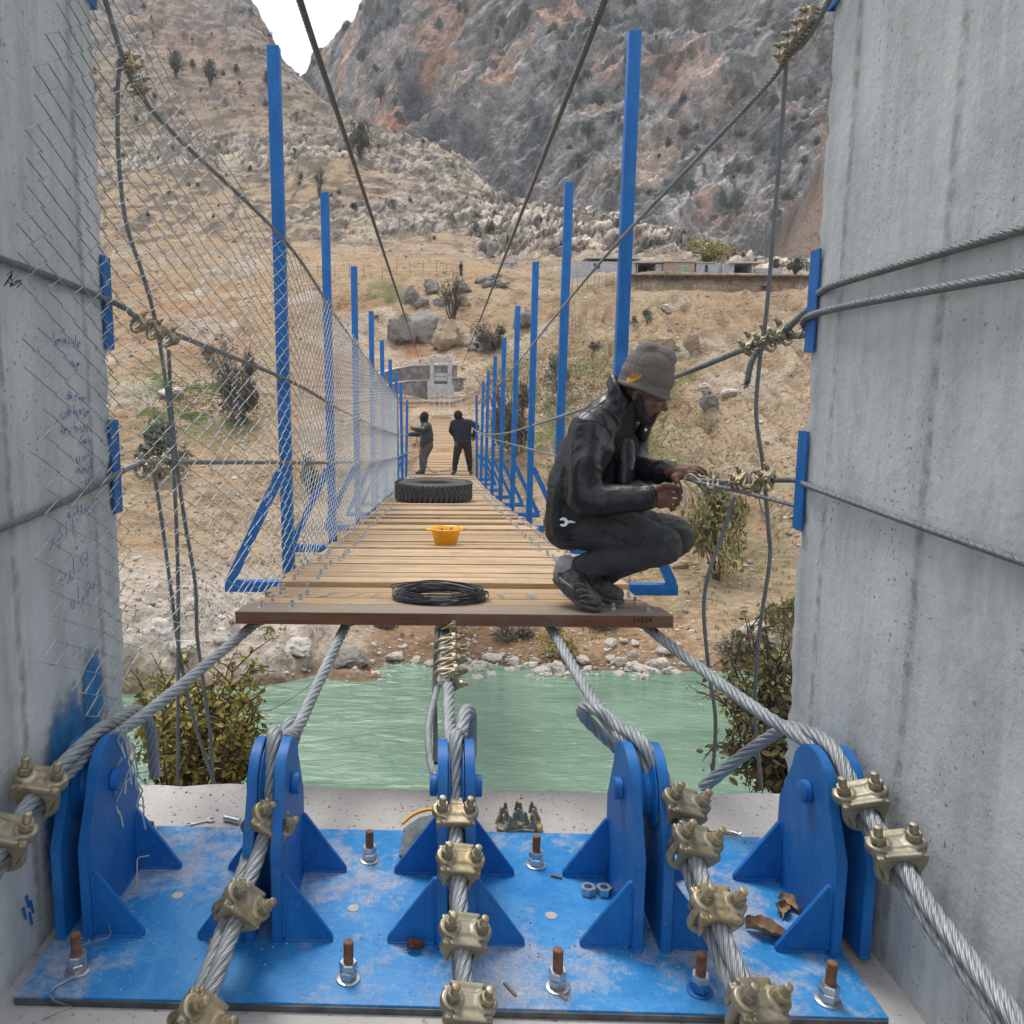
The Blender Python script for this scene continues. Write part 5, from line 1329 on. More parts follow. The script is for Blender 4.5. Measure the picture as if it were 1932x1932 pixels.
def bvh(o): return BVHTree.FromPolygons([v.co.copy() for v in o.data.vertices], [list(p.vertices) for p in o.data.polygons])
def on_surface(tree, pts2, faces, off, name, m, parent, toward=None):
    """lay a flat shape given in picture units onto the surface below it, as a thin conforming piece"""
    vs = []
    for u, v in pts2:
        d = ray(u, v).normalized(); h = tree.ray_cast(Vector((0, 0, 0)), d)
        vs.append((h[0] - d*off) if h[0] else None)
    fs = [f for f in faces if all(vs[i] is not None for i in f)]
    vs = [q if q is not None else Vector((0, 0, 0)) for q in vs]
    used = sorted({i for f in fs for i in f}); mp = {i: k for k, i in enumerate(used)}
    if not fs: return None
    mb = MB(); mb.add([vs[i] for i in used], [[mp[i] for i in f] for f in fs])
    return mb.build(name, m, parent)
def grid_poly(inside, u0, v0, u1, v1, st):
    pts, fs, idx = [], [], {}
    def vid(i, j):
        if (i, j) not in idx: idx[(i, j)] = len(pts); pts.append((u0+i*st, v0+j*st))
        return idx[(i, j)]
    for i in range(int((u1-u0)/st)):
        for j in range(int((v1-v0)/st)):
            if inside(u0+(i+.5)*st, v0+(j+.5)*st): fs.append((vid(i, j), vid(i+1, j), vid(i+1, j+1), vid(i, j+1)))
    return pts, fs
def in_poly(poly):
    def f(x, y):
        c = False; n = len(poly)
        for i in range(n):
            (x1, y1), (x2, y2) = poly[i], poly[i-1]
            if (y1 > y) != (y2 > y) and x < (x2-x1)*(y-y1)/(y2-y1)+x1: c = not c
        return c
    return f
ht = bvh(HAT); GOLD = simple('ochre embroidery', (.62, .30, .035), (.48, .23, .03), 300, .8, 0, .4, 500, .001)
zz = lambda x, y: ((1100 + x*.20704)*.90876, (700 + y*.20704)*.90876)
sw = [zz(*q) for q in ((968,445),(964,432),(975,412),(998,385),(1004,388),(996,408),(1010,415),(1040,408),(1085,396),(1124,378),(1120,398),(1095,420),(1050,440),(1005,453),(980,453))]
hole = [zz(*q) for q in ((985,405),(1012,420),(1060,406),(1040,418),(1010,428),(990,424))]
isw = in_poly(sw); p2, f2 = grid_poly(isw, 1180, 698, 1216, 724, .28); 
lg = on_surface(ht, p2, f2, .0012, 'embroidered_logo', GOLD, HAT)
letters = {'N': [(1012,408),(1020,355),(1030,356),(1042,392),(1046,360),(1054,361),(1047,410),(1037,408),(1026,372),(1021,408)], 'I': [(1054,408),(1060,362),(1069,363),(1063,408)], 'K': [(1070,406),(1076,364),(1085,365),(1083,382),(1098,367),(1107,369),(1090,386),(1098,398),(1090,402),(1083,391),(1079,404)], 'E': [(1104,396),(1109,369),(1128,374),(1127,380),(1115,377),(1114,383),(1125,385),(1124,390),(1113,389),(1111,394),(1100,400)]}
for ch, poly in letters.items():
    pp = [zz(*q) for q in poly]; us_ = [q[0] for q in pp]; vs_ = [q[1] for q in pp]
    p2, f2 = grid_poly(in_poly(pp), min(us_)-.2, min(vs_)-.2, max(us_)+.4, max(vs_)+.4, .22)
    on_surface(ht, p2, f2, .0013, 'embroidered_letter', GOLD, HAT)
jt = bvh(TROU); z2 = lambda x, y: ((1100 + x*.20704)*.90876, (1000 + y*.20704)*.90876)
kn = [z2(*q) for q in ((1325,575),(1345,535),(1385,522),(1420,540),(1440,590),(1440,640),(1420,690),(1412,640),(1395,605),(1360,600))]
p2, f2 = grid_poly(in_poly(kn), 1240, 1000, 1275, 1050, .9)
on_surface(jt, p2, f2, .0014, 'torn_knee_patch', simple('faded torn denim', (.075, .085, .085), (.04, .045, .045), 90, .95), TROU)
seam = simple('denim seam', (.012, .012, .013), None, 50, .9)
def seam_line(tree, pts2, r, name, m, parent, off=.0005):
    P = []
    for (a, b), (c, d) in zip(pts2[:-1], pts2[1:]):
        for t in np.linspace(0, 1, 8)[:-1]:
            dd = ray(a+(c-a)*t, b+(d-b)*t).normalized(); h = tree.ray_cast(Vector((0, 0, 0)), dd)
            if h[0]: P.append(h[0] - dd*off)
    if len(P) > 3:
        mb = MB(); mb.tube(P, r, 5, uvs=False); mb.build(name, m, parent, smooth=60)
for ln in ([(715,480),(880,560),(1080,660),(1170,520)], [(820,370),(960,420),(1020,455)], [(440,800),(470,900),(530,960)]): seam_line(jt, [z2(*q) for q in ln], .0018, 'seam', seam, TROU)
jk = bvh(JACK)
for ln in ([(520,800),(600,740),(720,660),(785,600)], [(470,850),(560,830),(680,850),(790,930)], [(790,930),(820,1000),(770,1100),(700,1130)], [(430,1050),(420,1200),(420,1400)], [(870,1000),(905,1120)], [(920,990),(960,1080),(1020,1180)], [(430,1400),(560,1490),(740,1400)], [(1170,1560),(1175,1640),(1168,1700)], [(1140,1560),(1145,1640),(1140,1700)]):
    seam_line(jk, [zz(*q) for q in ln], .0022, 'jacket_seam', LEATHER, JACK)
# collar snap and zip
for (a, b), r in (((1163, 930), .0065), ((968, 838), .0045)):
    d = ray(*zz(a, b)).normalized(); h = jk.ray_cast(Vector((0, 0, 0)), d)
    if h[0]:
        mb = MB(); mb.lathe([(.002, 0), (r, 0), (r, .0012), (r*.6, .0022), (.001, .0022)], 14, Matrix.Translation(h[0]) @ (-d).to_track_quat('Z', 'Y').to_matrix().to_4x4()); mb.build('snap_button', MAT['steel'], JACK, smooth=40)
seam_line(jk, [zz(1045, 1210), zz(1035, 1270), zz(1020, 1340)], .0016, 'zip', MAT['steel'], JACK)
# shoes
SHOE = simple('grey suede and black mesh shoe', (.045, .044, .042), (.10, .098, .09), 34, .85, 0, .4, 120, .003)
SOLE = simple('grey rubber sole', (.075, .078, .080), (.05, .052, .055), 40, .8, 0, .4, 90, .003)
def shoe(k, hl, md, bl, to, ank, seed):
    hl, md, bl, to, ank = [A(*q) for q in (hl, md, bl, to, ank)]
    mb = MB(); up = Vector((0, 0, 1))
    cap(mb, hl, .038, md, .042); cap(mb, md, .042, bl, .041); cap(mb, bl, .041, to, .032); cap(mb, md + up*.018, .040, ank, .046); cap(mb, hl, .036, ank, .044); cap(mb, bl + up*.008, .034, ank, .036)
    s = link_mesh('shoe', voxelize(mb, .005, 4), SHOE, MAN); 
    mb = MB(); dn = Vector((0, 0, -1)); fd = (to-hl).normalized(); nn = fd.cross(Vector((-fd.y, fd.x, 0)).normalized()); nn = nn if nn.z < 0 else -nn
    for q0, r0, q1, r1 in ((hl + nn*.030, .034, md + nn*.034, .036), (md + nn*.034, .036, bl + dn*.030, .042), (bl + dn*.030, .042, to + dn*.022, .036)):
        cap(mb, q0, r0, q1, r1, 14, sq=(nn, .42))
    me = voxelize(mb, .0045, 2); link_mesh('sole', me, SOLE, s)
    mb = MB(); side = fd.cross(up).normalized(); c0 = bl.lerp(ank, .38); c1 = bl.lerp(ank, .88)
    for q in range(5):
        c = c0.lerp(c1, q/4) + fd*.030 + up*.034
        mb.tube(catmull([c - side*.028 + up*-.010, c + up*.012, c + side*.028 - up*.010], 4), .0028, 5, uvs=False); mb.tube(catmull([c + side*.026 + up*-.006 + fd*-.012, c + up*.014, c - side*.026 - up*.006 + fd*.010], 4), .0026, 5, uvs=False)
    mb.build('laces', simple('black lace', (.012,)*3, None, 40, .8), s)
    return s, fd, up
s1, fd1, _ = shoe(0, (1060,1084,3.385), (1080,1104,3.32), (1105,1126,3.255), (1121,1132,3.225), (1080,1080,3.372), 1)
s2, fd2, _ = shoe(1, (1108,1092,3.485), (1125,1106,3.42), (1148,1117,3.36), (1163,1121,3.325), (1124,1092,3.475), 2)
st_ = bvh(s1)
for ln, mm, r in (([(285,1085),(275,1000),(300,960),(345,1000),(420,1055)], MAT['st1'], .0020), ([(430,1250),(520,1190),(600,1230)], simple('grey overlay', (.16, .155, .14), None, 40, .9), .004), ([(300,1130),(360,1180),(430,1100)], simple('grey overlay', (.16, .155, .14), None, 40, .9), .004)):
    seam_line(st_, [z2(*q) for q in ln], r, 'shoe_piping', mm, s1, .0006)
BLKM = simple('black rubber toe', (.014, .014, .016), (.024, .024, .026), 60, .7); GRYM = simple('pale grey suede panel', (.21, .20, .18), (.15, .145, .13), 80, .95, 0, .3, 200, .002)
for poly, mm in (([(455,1235),(520,1205),(600,1215),(690,1255),(706,1285),(640,1300),(540,1290),(450,1262)], BLKM), ([(212,905),(240,880),(275,930),(272,1000),(300,1085),(330,1150),(300,1150),(250,1060),(218,980)], GRYM), ([(262,850),(300,812),(372,815),(330,850),(318,930),(300,955),(262,905)], BLKM), ([(300,960),(345,985),(430,1050),(436,1075),(380,1040),(310,1010)], GRYM), ([(430,1000),(560,1010),(600,1150),(520,1200),(440,1160)], BLKM), ([(430,1245),(500,1190),(560,1180),(520,1210),(470,1240)], GRYM)):
    pp = [z2(*q) for q in poly]; p2, f2 = grid_poly(in_poly(pp), min(q[0] for q in pp)-.5, min(q[1] for q in pp)-.5, max(q[0] for q in pp)+.8, max(q[1] for q in pp)+.8, .7)
    on_surface(st_, p2, f2, .0012, 'shoe_panel', mm, s1)
for k in range(6):
    x_, y_ = 450 + k*18, 1020 + k*30; seam_line(st_, [z2(x_-20, y_+14), z2(x_+40, y_-4), z2(x_+100, y_+16)], .0022, 'lace', simple('dark lace', (.03, .03, .03), None, 40, .8) if k % 2 else GRYM, s1, .002)
mb = MB(); cap(mb, A(1068, 1068, 3.378), .047, A(1082, 1080, 3.372), .049); cap(mb, A(1060, 1078, 3.382), .036, A(1075, 1082, 3.372), .045)
garment('sock', mb, .005, simple('grey sock', (.34, .33, .34), (.27, .265, .28), 90, .95, 0, .4, 300, .002), 3)
# spanner in the back pocket: thing of its own
def spanner(name, M, L, label, sc=1.0, ring=True):
    root = thing(name, (0, 0, 0), label, 'wrench')
    jaw = [(.030*math.cos(R(a)), .030*math.sin(R(a))) for a in np.linspace(35, 325, 22)] + [(.020, -.012), (-.004, -.012), (-.010, 0), (-.004, .012), (.020, .012)]
    mb = MB(); mb.prism(jaw, .009, Matrix.Translation((0, 0, -.0045))); mb.build('jaw', MAT['steel'], root)
    mb = MB(); mb.box((-.028-L/2, 0, 0), (L, .018, .0065), bev=.002); mb.build('shank', MAT['steel'], root)
    if ring:
        mb = MB(); mb.lathe([(.012, -.006), (.022, -.006), (.022, .006), (.012, .006)], 20, Matrix.Translation((-.028-L-.016, 0, 0)), close=True); mb.build('ring_end', MAT['steel'], root)
    root.matrix_world = M @ Matrix.Scale(sc, 4); return root
d = ray(1063, 985).normalized(); h = jk.ray_cast(Vector((0, 0, 0)), d); hp_ = (h[0] if h[0] else A(1063, 985, 3.36)) - d*.006
xax = (A(1058, 985, 3.3)-A(1078, 984, 3.3)).normalized()
zax = -d; yax = zax.cross(xax).normalized(); zax = xax.cross(yax)
spanner('spanner', Matrix.Translation(hp_) @ Matrix((xax, yax, zax)).transposed().to_4x4(), .05, 'open ended spanner sticking out of the back of the leather jacket', .62, False)
# small part and rag of wire between the hands
mb = MB(); mb.hexnut(.014, .011, Matrix.Translation(A(1278, 917, 3.21)) @ Matrix.Rotation(R(70), 4, 'X')); mb.build('loose_nut', MAT['zinc'], label='small brass coloured nut pinched between the fingers of the crouching worker', cat='nut')
mb = MB(); mb.tube(catmull([A(1288, 916, 3.21), A(1291, 932, 3.20), A(1289, 948, 3.2)], 5), .0045, 7, uvs=False); mb.tube(catmull([A(1291, 934, 3.2), A(1296, 948, 3.2), A(1294, 962, 3.2)], 5), .0028, 6, uvs=False)
mb.build('shackle_pin', MAT['steel'], smooth=50, label='dark bolt dangling from the rope end below the workers thumb', cat='bolt')
mb = MB()
for q in (0, 1):
    b = A(1302 + q*24, 905 + q*4, 3.20); pts = [b + Vector((-.014, 0, .010)), b + Vector((-.020, -.02, -.004)), b + Vector((.0, -.012, -.02))]
    e1, e2 = A(1336 + q*26, 932 + q*2, 3.14), A(1322 + q*26, 944, 3.14)
    mb2 = MB(); c = b; up1 = (e1-b).normalized()
    sd_ = Vector((.011, -.004, .016))
    loop = [e1 + sd_*.7, b + sd_ + up1*.004] + [b + sd_*math.cos(a) - up1*.022*math.sin(a) for a in np.linspace(.3, math.pi-.3, 6)] + [b - sd_ + up1*.004, e1 - sd_*1.3]
    mb2.tube(loop, .0052, 9, uvs=False)
    mb2.build('u_bolt', MAT['zinc'], smooth=50, label=['bare U bolt hooked over the rope end at the working hands', 'bare U bolt right beside the first one on the held rope'][q], cat='bolt', group='bare U bolts on the held rope')

# ------------------------------------------------------------------ the two standing workers
WU = lambda x: 690.7 + .1599*x
WV = lambda y: 654.3 + .1599*y
def worker(Y, label, body, jacket, trous, hood, shoes, jm, tm, hm, face=None, seed=1):
    def B(x, y, dy=0): return V(WU(x), WV(y), Y + dy)
    mb = MB()
    for ch in body: chain(mb, [(B(*p[:3]), p[3]) for p in ch], 10)
    o = link_mesh('person', voxelize(mb, .012, 2), SKIN); tag(o, label, 'person', 'workers on the bridge')
    for nm, chs, mm, am in (('jacket', jacket, jm, .016), ('trousers', trous, tm, .014), ('hood', hood, hm, .004)):
        mb = MB()
        for ch in chs: chain(mb, [(B(*p[:3]), p[3]) for p in ch], 12)
        garment(nm, mb, .014, mm, 3, folds(seed*50 + len(nm)), am, o)
    for ch in shoes:
        mb = MB(); chain(mb, [(B(*p[:3]), p[3]) for p in ch], 10, sq=((0, 0, 1), .8)); link_mesh('shoe', voxelize(mb, .012, 2), simple('dark shoe', (.03, .03, .03), (.05, .05, .05), 20, .8), o)
    return o
navy = simple('dark navy fleece', (.020, .024, .038), (.030, .034, .050), 30, .95, 0, .4, 90, .01)
teal = simple('black teal windbreaker', (.014, .020, .024), (.028, .036, .040), 25, .5, 0, .3, 60, .01)
gtr = simple('grey work trousers', (.105, .105, .105), (.07, .07, .07), 30, .95, 0, .3, 60, .01); dtr = simple('dark brown work trousers', (.022, .022, .019), (.034, .032, .028), 30, .95, 0, .3, 60, .01)
blk = simple('black hood', (.012,)*3, (.02,)*3, 30, .9)
worker(21.2, 'standing worker facing left with both arms out, black hood and grey trousers',
       [[(695,1150,0,.12), (705,1000,0,.13), (700,920,0,.10), (688,880,0,.06), (680,830,0,.095), (668,845,0,.075)], [(645,838,0,.028), (632,850,0,.018)],
        [(712,940,-.18,.06), (660,985,-.25,.05), (565,968,-.3,.04), (545,962,-.3,.05), (538,945,-.3,.03)], [(712,940,.16,.06), (640,1025,.2,.05), (520,1032,.25,.04), (490,1030,.25,.045), (474,1022,.25,.025)],
        [(712,1160,-.1,.1), (668,1290,-.1,.065), (668,1440,-.08,.05), (610,1485,-.1,.04)], [(725,1160,.1,.1), (690,1290,.1,.065), (672,1440,.1,.05), (630,1485,.1,.04)]],
       [[(700,1150,-.07,.15), (712,1050,-.07,.155), (706,945,-.08,.13)], [(720,1150,.07,.15), (722,1050,.07,.155), (712,945,.08,.13)], [(700,930,0,.12), (690,895,0,.085)],
        [(712,945,-.18,.085), (668,985,-.25,.075), (585,972,-.3,.058)], [(712,945,.16,.085), (640,1025,.2,.075), (515,1032,.25,.055)]],
       [[(712,1165,-.08,.14), (668,1290,-.1,.09), (668,1445,-.08,.07)], [(728,1165,.08,.14), (692,1290,.1,.09), (674,1445,.1,.07)]],
       [[(688,885,0,.085), (686,828,0,.118), (690,815,0,.112)], [(672,875,0,.075), (690,890,0,.085)]],
       [[(655,1480,-.1,.055), (600,1490,-.12,.048)], [(672,1482,.1,.055), (625,1490,.1,.048)]], teal, gtr, blk, seed=3)
worker(21.0, 'standing worker seen from behind in navy jacket, legs apart, reaching to the right',
       [[(1135,1110,0,.10), (1130,1000,0,.10), (1115,900,0,.09), (1095,860,-.02,.055), (1087,805,-.02,.098)], [(1020,900,0,.06), (1005,990,.1,.05), (1040,1040,.25,.04)],
        [(1225,895,0,.06), (1300,945,0,.05), (1270,1060,.05,.04), (1270,1085,.05,.05), (1262,1105,.06,.025)], [(1090,1120,0,.11), (1062,1290,0,.07), (1045,1450,0,.05)], [(1190,1120,0,.11), (1215,1290,0,.07), (1228,1450,0,.05)]],
       [[(1092,1080,0,.125), (1185,1075,0,.125)], [(1092,1080,0,.125), (1075,960,0,.115)], [(1185,1075,0,.125), (1190,960,0,.115)], [(1075,960,0,.12), (1190,960,0,.12)], [(1075,960,0,.115), (1052,893,0,.08)], [(1190,960,0,.115), (1205,892,0,.08)], [(1052,893,0,.08), (1205,892,0,.08)], [(1130,1080,0,.135), (1132,980,-.02,.14), (1112,880,0,.11)], [(1100,875,0,.09), (1092,850,0,.07)],
        [(1035,900,0,.085), (1010,990,.1,.075), (1040,1040,.25,.06)], [(1215,895,0,.085), (1298,942,0,.072), (1272,1050,.05,.055)]],
       [[(1105,1125,0,.125), (1064,1290,0,.082), (1046,1450,0,.058)], [(1182,1125,0,.125), (1212,1290,0,.082), (1228,1450,0,.058)], [(1105,1115,0,.13), (1182,1115,0,.13)]],
       [[(1087,812,-.02,.11), (1086,798,-.02,.108)]],
       [[(1045,1475,0,.055), (1025,1490,-.15,.05)], [(1230,1472,0,.055), (1240,1488,-.15,.05)]], navy, dtr, blk, seed=5)
rope('tool_cord', [V(WU(1010), WV(1440), 21), V(WU(960), WV(1458), 21.4), V(WU(880), WV(1470), 21.3), V(WU(800), WV(1480), 21.2), V(WU(750), WV(1450), 21.2), V(WU(705), WV(1400), 21.1), V(WU(640), WV(1250), 20.9), V(WU(590), WV(1060), 20.8)], .012, 'grey cord looping on the deck between the standing workers', False)

# ================================================================== THINGS ON THE DECK
def deck_at(u, v):
    Y = 3.0
    for k in range(4000):
        z = deckz(Y) + .004
        if V(u, v, Y).z <= z: return Vector((V(u, v, Y).x, Y, z))
        Y += .01 if Y < 20 else .03
    return V(u, v, 30)
# truck tyre
fb = deck_at(817, 950); tc = Vector((V(818, 935, fb.y+.55).x, fb.y+.55, deckz(fb.y+.55) + .035)); tr = .555
TY = thing('truck_tyre', tc, 'large worn truck tyre lying flat across the deck', 'tyre')
mb = MB(); hgt = .265
prof = [(.285, .05), (.30, .022), (.37, .004), (.46, .002), (.515, .022), (.548, .06), (.553, .10), (.553, hgt-.10), (.548, hgt-.06), (.515, hgt-.022), (.46, hgt-.002), (.37, hgt-.004), (.30, hgt-.022), (.285, hgt-.05)]
mb.lathe([(r, z) for r, z in prof], 72, Matrix.Translation(tc), close=True); mb.build('casing', MAT['black'], TY, smooth=50)
mb = MB()
for k in range(46):
    a = 2*math.pi*k/46
    for zz_, h_, a2 in ((.055, .085, 0), (hgt-.055, .085, .5)):
        M = Matrix.Translation(tc) @ Matrix.Rotation(a + a2*2*math.pi/46, 4, 'Z') @ Matrix.Translation((.548, 0, zz_)) @ Matrix.Rotation(R(12 if a2 else -12), 4, 'X')
        mb.box((0, 0, 0), (.028, .052, h_), M, bev=.006)
for k in range(40):
    a = 2*math.pi*k/40; M = Matrix.Translation(tc) @ Matrix.Rotation(a, 4, 'Z') @ Matrix.Translation((.551, 0, hgt/2)) @ Matrix.Rotation(R(35), 4, 'X'); mb.box((0, 0, 0), (.018, .045, .075), M, bev=.004)
mb.build('tread', MAT['black'], TY, smooth=40)
mb = MB(); mb.lathe([(.38, hgt-.0015), (.385, hgt+.003), (.395, hgt+.003), (.40, hgt-.001)], 72, Matrix.Translation(tc), close=True); mb.build('sidewall_ring', MAT['black'], TY, smooth=40)
# yellow bowl
bp = deck_at(841, 1028)
BW = thing('plastic_bowl', bp, 'yellow plastic bowl of small hardware standing on the deck', 'bowl')
mb = MB(); prof = [(.001, .004), (.070, .004), (.076, 0), (.080, .004), (.104, .105), (.124, .118), (.126, .124), (.122, .126), (.100, .112), (.072, .012), (.001, .010)]
mb.lathe(prof, 40, Matrix.Translation(bp)); mb.build('bowl', MAT['yellow'], BW, smooth=50)
mb = MB()
for s in (-1, 1): mb.box((s*.125, 0, .121), (.045, .06, .008), Matrix.Translation(bp) @ Matrix.Rotation(R(18), 4, 'Z'), bev=.003)
mb.build('handle', MAT['yellow'], BW, smooth=40)
for k in range(12):
    mb = MB(); M = Matrix.Translation(bp + Vector((rng.uniform(-.05, .05), rng.uniform(-.05, .05), .080 + rng.uniform(0, .012)))) @ Matrix.Rotation(rng.uniform(0, 3), 4, (rng.random(), rng.random(), .3))
    mb.hexnut(.02, .014, M); mb.cyl(.007, .045, 8, M)
    mb.build('loose_bolt', MAT['zinc'], label='short bolt lying in the yellow bowl', cat='bolt', group='bolts in the yellow bowl')
# coil of wire
cc_ = deck_at(830, 1130); mb = MB()
for k in range(30):
    r = rng.uniform(.145, .200); ex = rng.uniform(.86, 1.0); ph = rng.uniform(0, 6.3); dx, dy = rng.uniform(-.016, .016), rng.uniform(-.014, .014); hz = .004 + .042*rng.random()*(1-abs(r-.175)/.06)
    tl = rng.uniform(-.02, .02); pts = []
    for q in range(41):
        a = ph + 2*math.pi*q/40*1.03
        pts.append(cc_ + Vector((dx + r*math.cos(a)*1.02, dy + r*math.sin(a)*ex*.86, max(.003, hz + tl*math.cos(a+1) + .003*math.sin(3*a+ph)))))
    mb.tube(pts, .0027, 6, uvs=False)
mb.tube(catmull([cc_ + Vector((-.19, .02, .03)), cc_ + Vector((-.215, .06, .045)), cc_ + Vector((-.12, .10, .05)), cc_ + Vector((.03, .10, .045)), cc_ + Vector((.15, .05, .03))], 8), .0027, 6, uvs=False)
mb.build('wire_coil', MAT['darkwire'], smooth=60, label='coil of dark binding wire on the first planks', cat='wire coil')
# offcuts
for (u, v, L, w_, rz, lb) in ((838, 849, .55, .12, 8, 'short reddish board offcut lying behind the standing workers'), (832, 851, .42, .10, -14, 'smaller reddish board offcut overlapping the first one')):
    p = deck_at(u, v); mb = MB(); mb.box((0, 0, .02 + (.03 if L < .5 else 0)), (L, w_, .028), Matrix.Translation(p) @ Matrix.Rotation(R(rz), 4, 'Z'), bev=.003); mb.build('board_offcut', simple('reddish board', (.42, .19, .09), (.32, .14, .07), 12, .8), label=lb, cat='board', group='board offcuts on the deck')
for k, (u, v, rz, z) in enumerate(((832, 772, 4, .0), (834, 768, -7, .06), (831, 766, 10, .12), (838, 764, -3, .18))):
    p = Vector((V(u, v, 62.2+k*.25).x, 62.2+k*.3, deckz(62.2) + .03 + z)); mb = MB(); mb.box((0, 0, .02), (1.5, .16, .045), Matrix.Translation(p) @ Matrix.Rotation(R(rz), 4, 'Z'), bev=.004)
    mb.build('loose_plank', MAT['wood'], label=['lowest loose plank in the pile at the far end of the deck', 'second loose plank up in the pile at the far end of the deck', 'third loose plank up in the pile at the far end of the deck', 'topmost loose plank in the pile at the far end of the deck'][k], cat='plank', group='loose planks at the far end of the deck')

# ================================================================== SMALL THINGS ON SLAB AND PLATE
SZ = slab_z
p = VZ(398, 1549, SZ); spanner('spanner', Matrix.Translation((p.x, p.y, SZ + .006)) @ Matrix.Rotation(R(28), 4, 'Z'), .10, 'chrome spanner lying on the dusty slab behind the second bracket', .55)
a_, b_ = VZ(424, 1549, SZ), VZ(452, 1556, SZ); mb = MB(); mb.tube([Vector((a_.x, a_.y, SZ+.012)), Vector((b_.x, b_.y, SZ+.012))], .011, 14, uvs=False); mb.build('steel_rod', MAT['steel'], smooth=40, label='short steel rod end beside the sideways clip on the slab', cat='rod')
for k, (u, v) in enumerate(((1109, 1686), (1139, 1687))):
    p = VZ(u, v, GZ); mb = MB(); M = Matrix.Translation((p.x, p.y, GZ + .002)) @ Matrix.Rotation(.4*k, 4, 'Z')
    n = 6; r0 = .0235; vs, fs = [], []
    for z in (0, .022):
        for rr, zo in ((.0115, 0), (r0, 0)):
            for q in range(24):
                a = 2*math.pi*q/24; rad = rr if rr < .02 else r0*math.cos(math.pi/6)/math.cos(((a + math.pi/6) % (math.pi/3)) - math.pi/6)
                vs.append((rad*math.cos(a), rad*math.sin(a), z))
    for q in range(24):
        q2 = (q+1) % 24; fs += [(q, q2, 24+q2, 24+q), (48+q, 72+q, 72+q2, 48+q2), (24+q, 24+q2, 72+q2, 72+q), (q, 48+q, 48+q2, q2)]
    mb.add(vs, fs, 0, M); mb.build('hex_nut', MAT['steel'], smooth=25, label=['loose hexagon nut on the plate, left of a touching pair', 'loose hexagon nut on the plate, right of a touching pair against the bracket'][k], cat='nut', group='two loose nuts at the fourth bracket')
for k, (u, v) in enumerate(((968, 1566), (990, 1564))):
    p = VZ(u, v, SZ); o = bpy.data.objects.new('clip_saddle', [q for q in CLIP.children if q.name.startswith('saddle')][0].data); COL.objects.link(o)
    o.location = (p.x, p.y, SZ + .049 + .001); o.rotation_euler = (R(180), 0, R(25 - 40*k)); o.scale = (1.1, 1.1, 1.0)
    tag(o, ['loose clip saddle upside down on the slab, left of two', 'loose clip saddle upside down on the slab, right of two, beside a rusty stud'][k], 'clip saddle', 'loose upturned clip saddles')
    for sx in (-1, 1):
        for sy in (-1, 1):
            mb = MB(); mb.prism([(-.012, 0), (.012, 0), (.004, .042), (-.004, .042)], .006, Matrix.Translation((p.x + sx*.026, p.y + sy*.026 + .003, SZ + .047)) @ Matrix.Rotation(R(90), 4, 'X'))
            z_ = mb.build('saddle_prong', MAT['zinc'], None); z_.parent = o; z_.matrix_parent_inverse = o.matrix_basis.inverted()
mb = MB(); c1, c2 = VZ(1296, 1590, SZ), VZ(1410, 1592, SZ)
q0 = Vector((c1.x, c1.y, SZ+.010)); q1 = Vector((c2.x, c2.y, SZ+.010)); dx = (q1-q0); ny_ = Vector((0, 1, 0))
lp = [q0 + dx*.0 + ny_*.0, q0 + dx*.06 + ny_*.045, q0 + dx*.22 + ny_*.050, q0 + dx*.50 + ny_*.060, q0 + dx*.80 + ny_*.058, q0 + dx*.96 + ny_*.03, q0 + dx*1.0 - ny_*.002, q0 + dx*.93 - ny_*.018]
mb.tube(catmull(lp, 6), .0068, 10, uvs=False); CB = thing('snap_hook', q0, 'bright steel snap hook lying open at the back edge of the blue plate', 'snap hook'); mb.build('hook_body', MAT['steel'], CB, smooth=60)
mb = MB(); mb.tube([q0 + dx*.0, q0 + dx*.30 - ny_*.002, q0 + dx*.48 + ny_*.002], .0062, 10, uvs=False); mb.build('gate', MAT['steel'], CB, smooth=60)
mb = MB(); mb.lathe([(.006, -.006), (.012, -.006), (.012, .006), (.006, .006)], 16, Matrix.Translation(q0 + dx*.47) @ Matrix.Rotation(R(90), 4, 'Y'), close=True); mb.lathe([(.006, -.006), (.0115, -.006), (.0115, .006), (.006, .006)], 16, Matrix.Translation(q0 + dx*.94 + ny_*.036) @ Matrix.Rotation(R(70), 4, 'Y'), close=True); mb.build('collar', MAT['steel'], CB, smooth=50)
# glove
gp = VZ(785, 1600, GZ); G0 = Vector((gp.x, gp.y, GZ + .018)); mb = MB()
cap(mb, G0 + Vector((-.02, .02, .004)), .026, G0 + Vector((.035, .05, .012)), .030, sq=((0, 0, 1), .7)); cap(mb, G0 + Vector((-.02, .02, .004)), .026, G0 + Vector((-.025, -.02, .0)), .022, sq=((0, 0, 1), .7))
for q in range(4): cap(mb, G0 + Vector((-.035+q*.014, -.02, 0)), .010, G0 + Vector((-.045+q*.02, -.072, -.004)), .0085)
cap(mb, G0 + Vector((.02, .0, 0)), .012, G0 + Vector((.05, -.02, -.004)), .009)
cap(mb, G0 + Vector((.035, .05, .012)), .030, G0 + Vector((.055, .085, .035)), .033, sq=((0, 0, 1), .55)); cap(mb, G0 + Vector((-.02, .05, .012)), .026, G0 + Vector((.03, .085, .030)), .030, sq=((0, 0, 1), .55))
gl = link_mesh('work_glove', voxelize(mb, .0045, 3), simple('dirty grey fabric', (.17, .19, .20), (.11, .125, .135), 40, .95, 0, .5, 200, .003)); wrinkle(gl.data, folds(701), .004)
tag(gl, 'dirty grey work glove with a yellow hem lying against the middle bracket', 'glove')
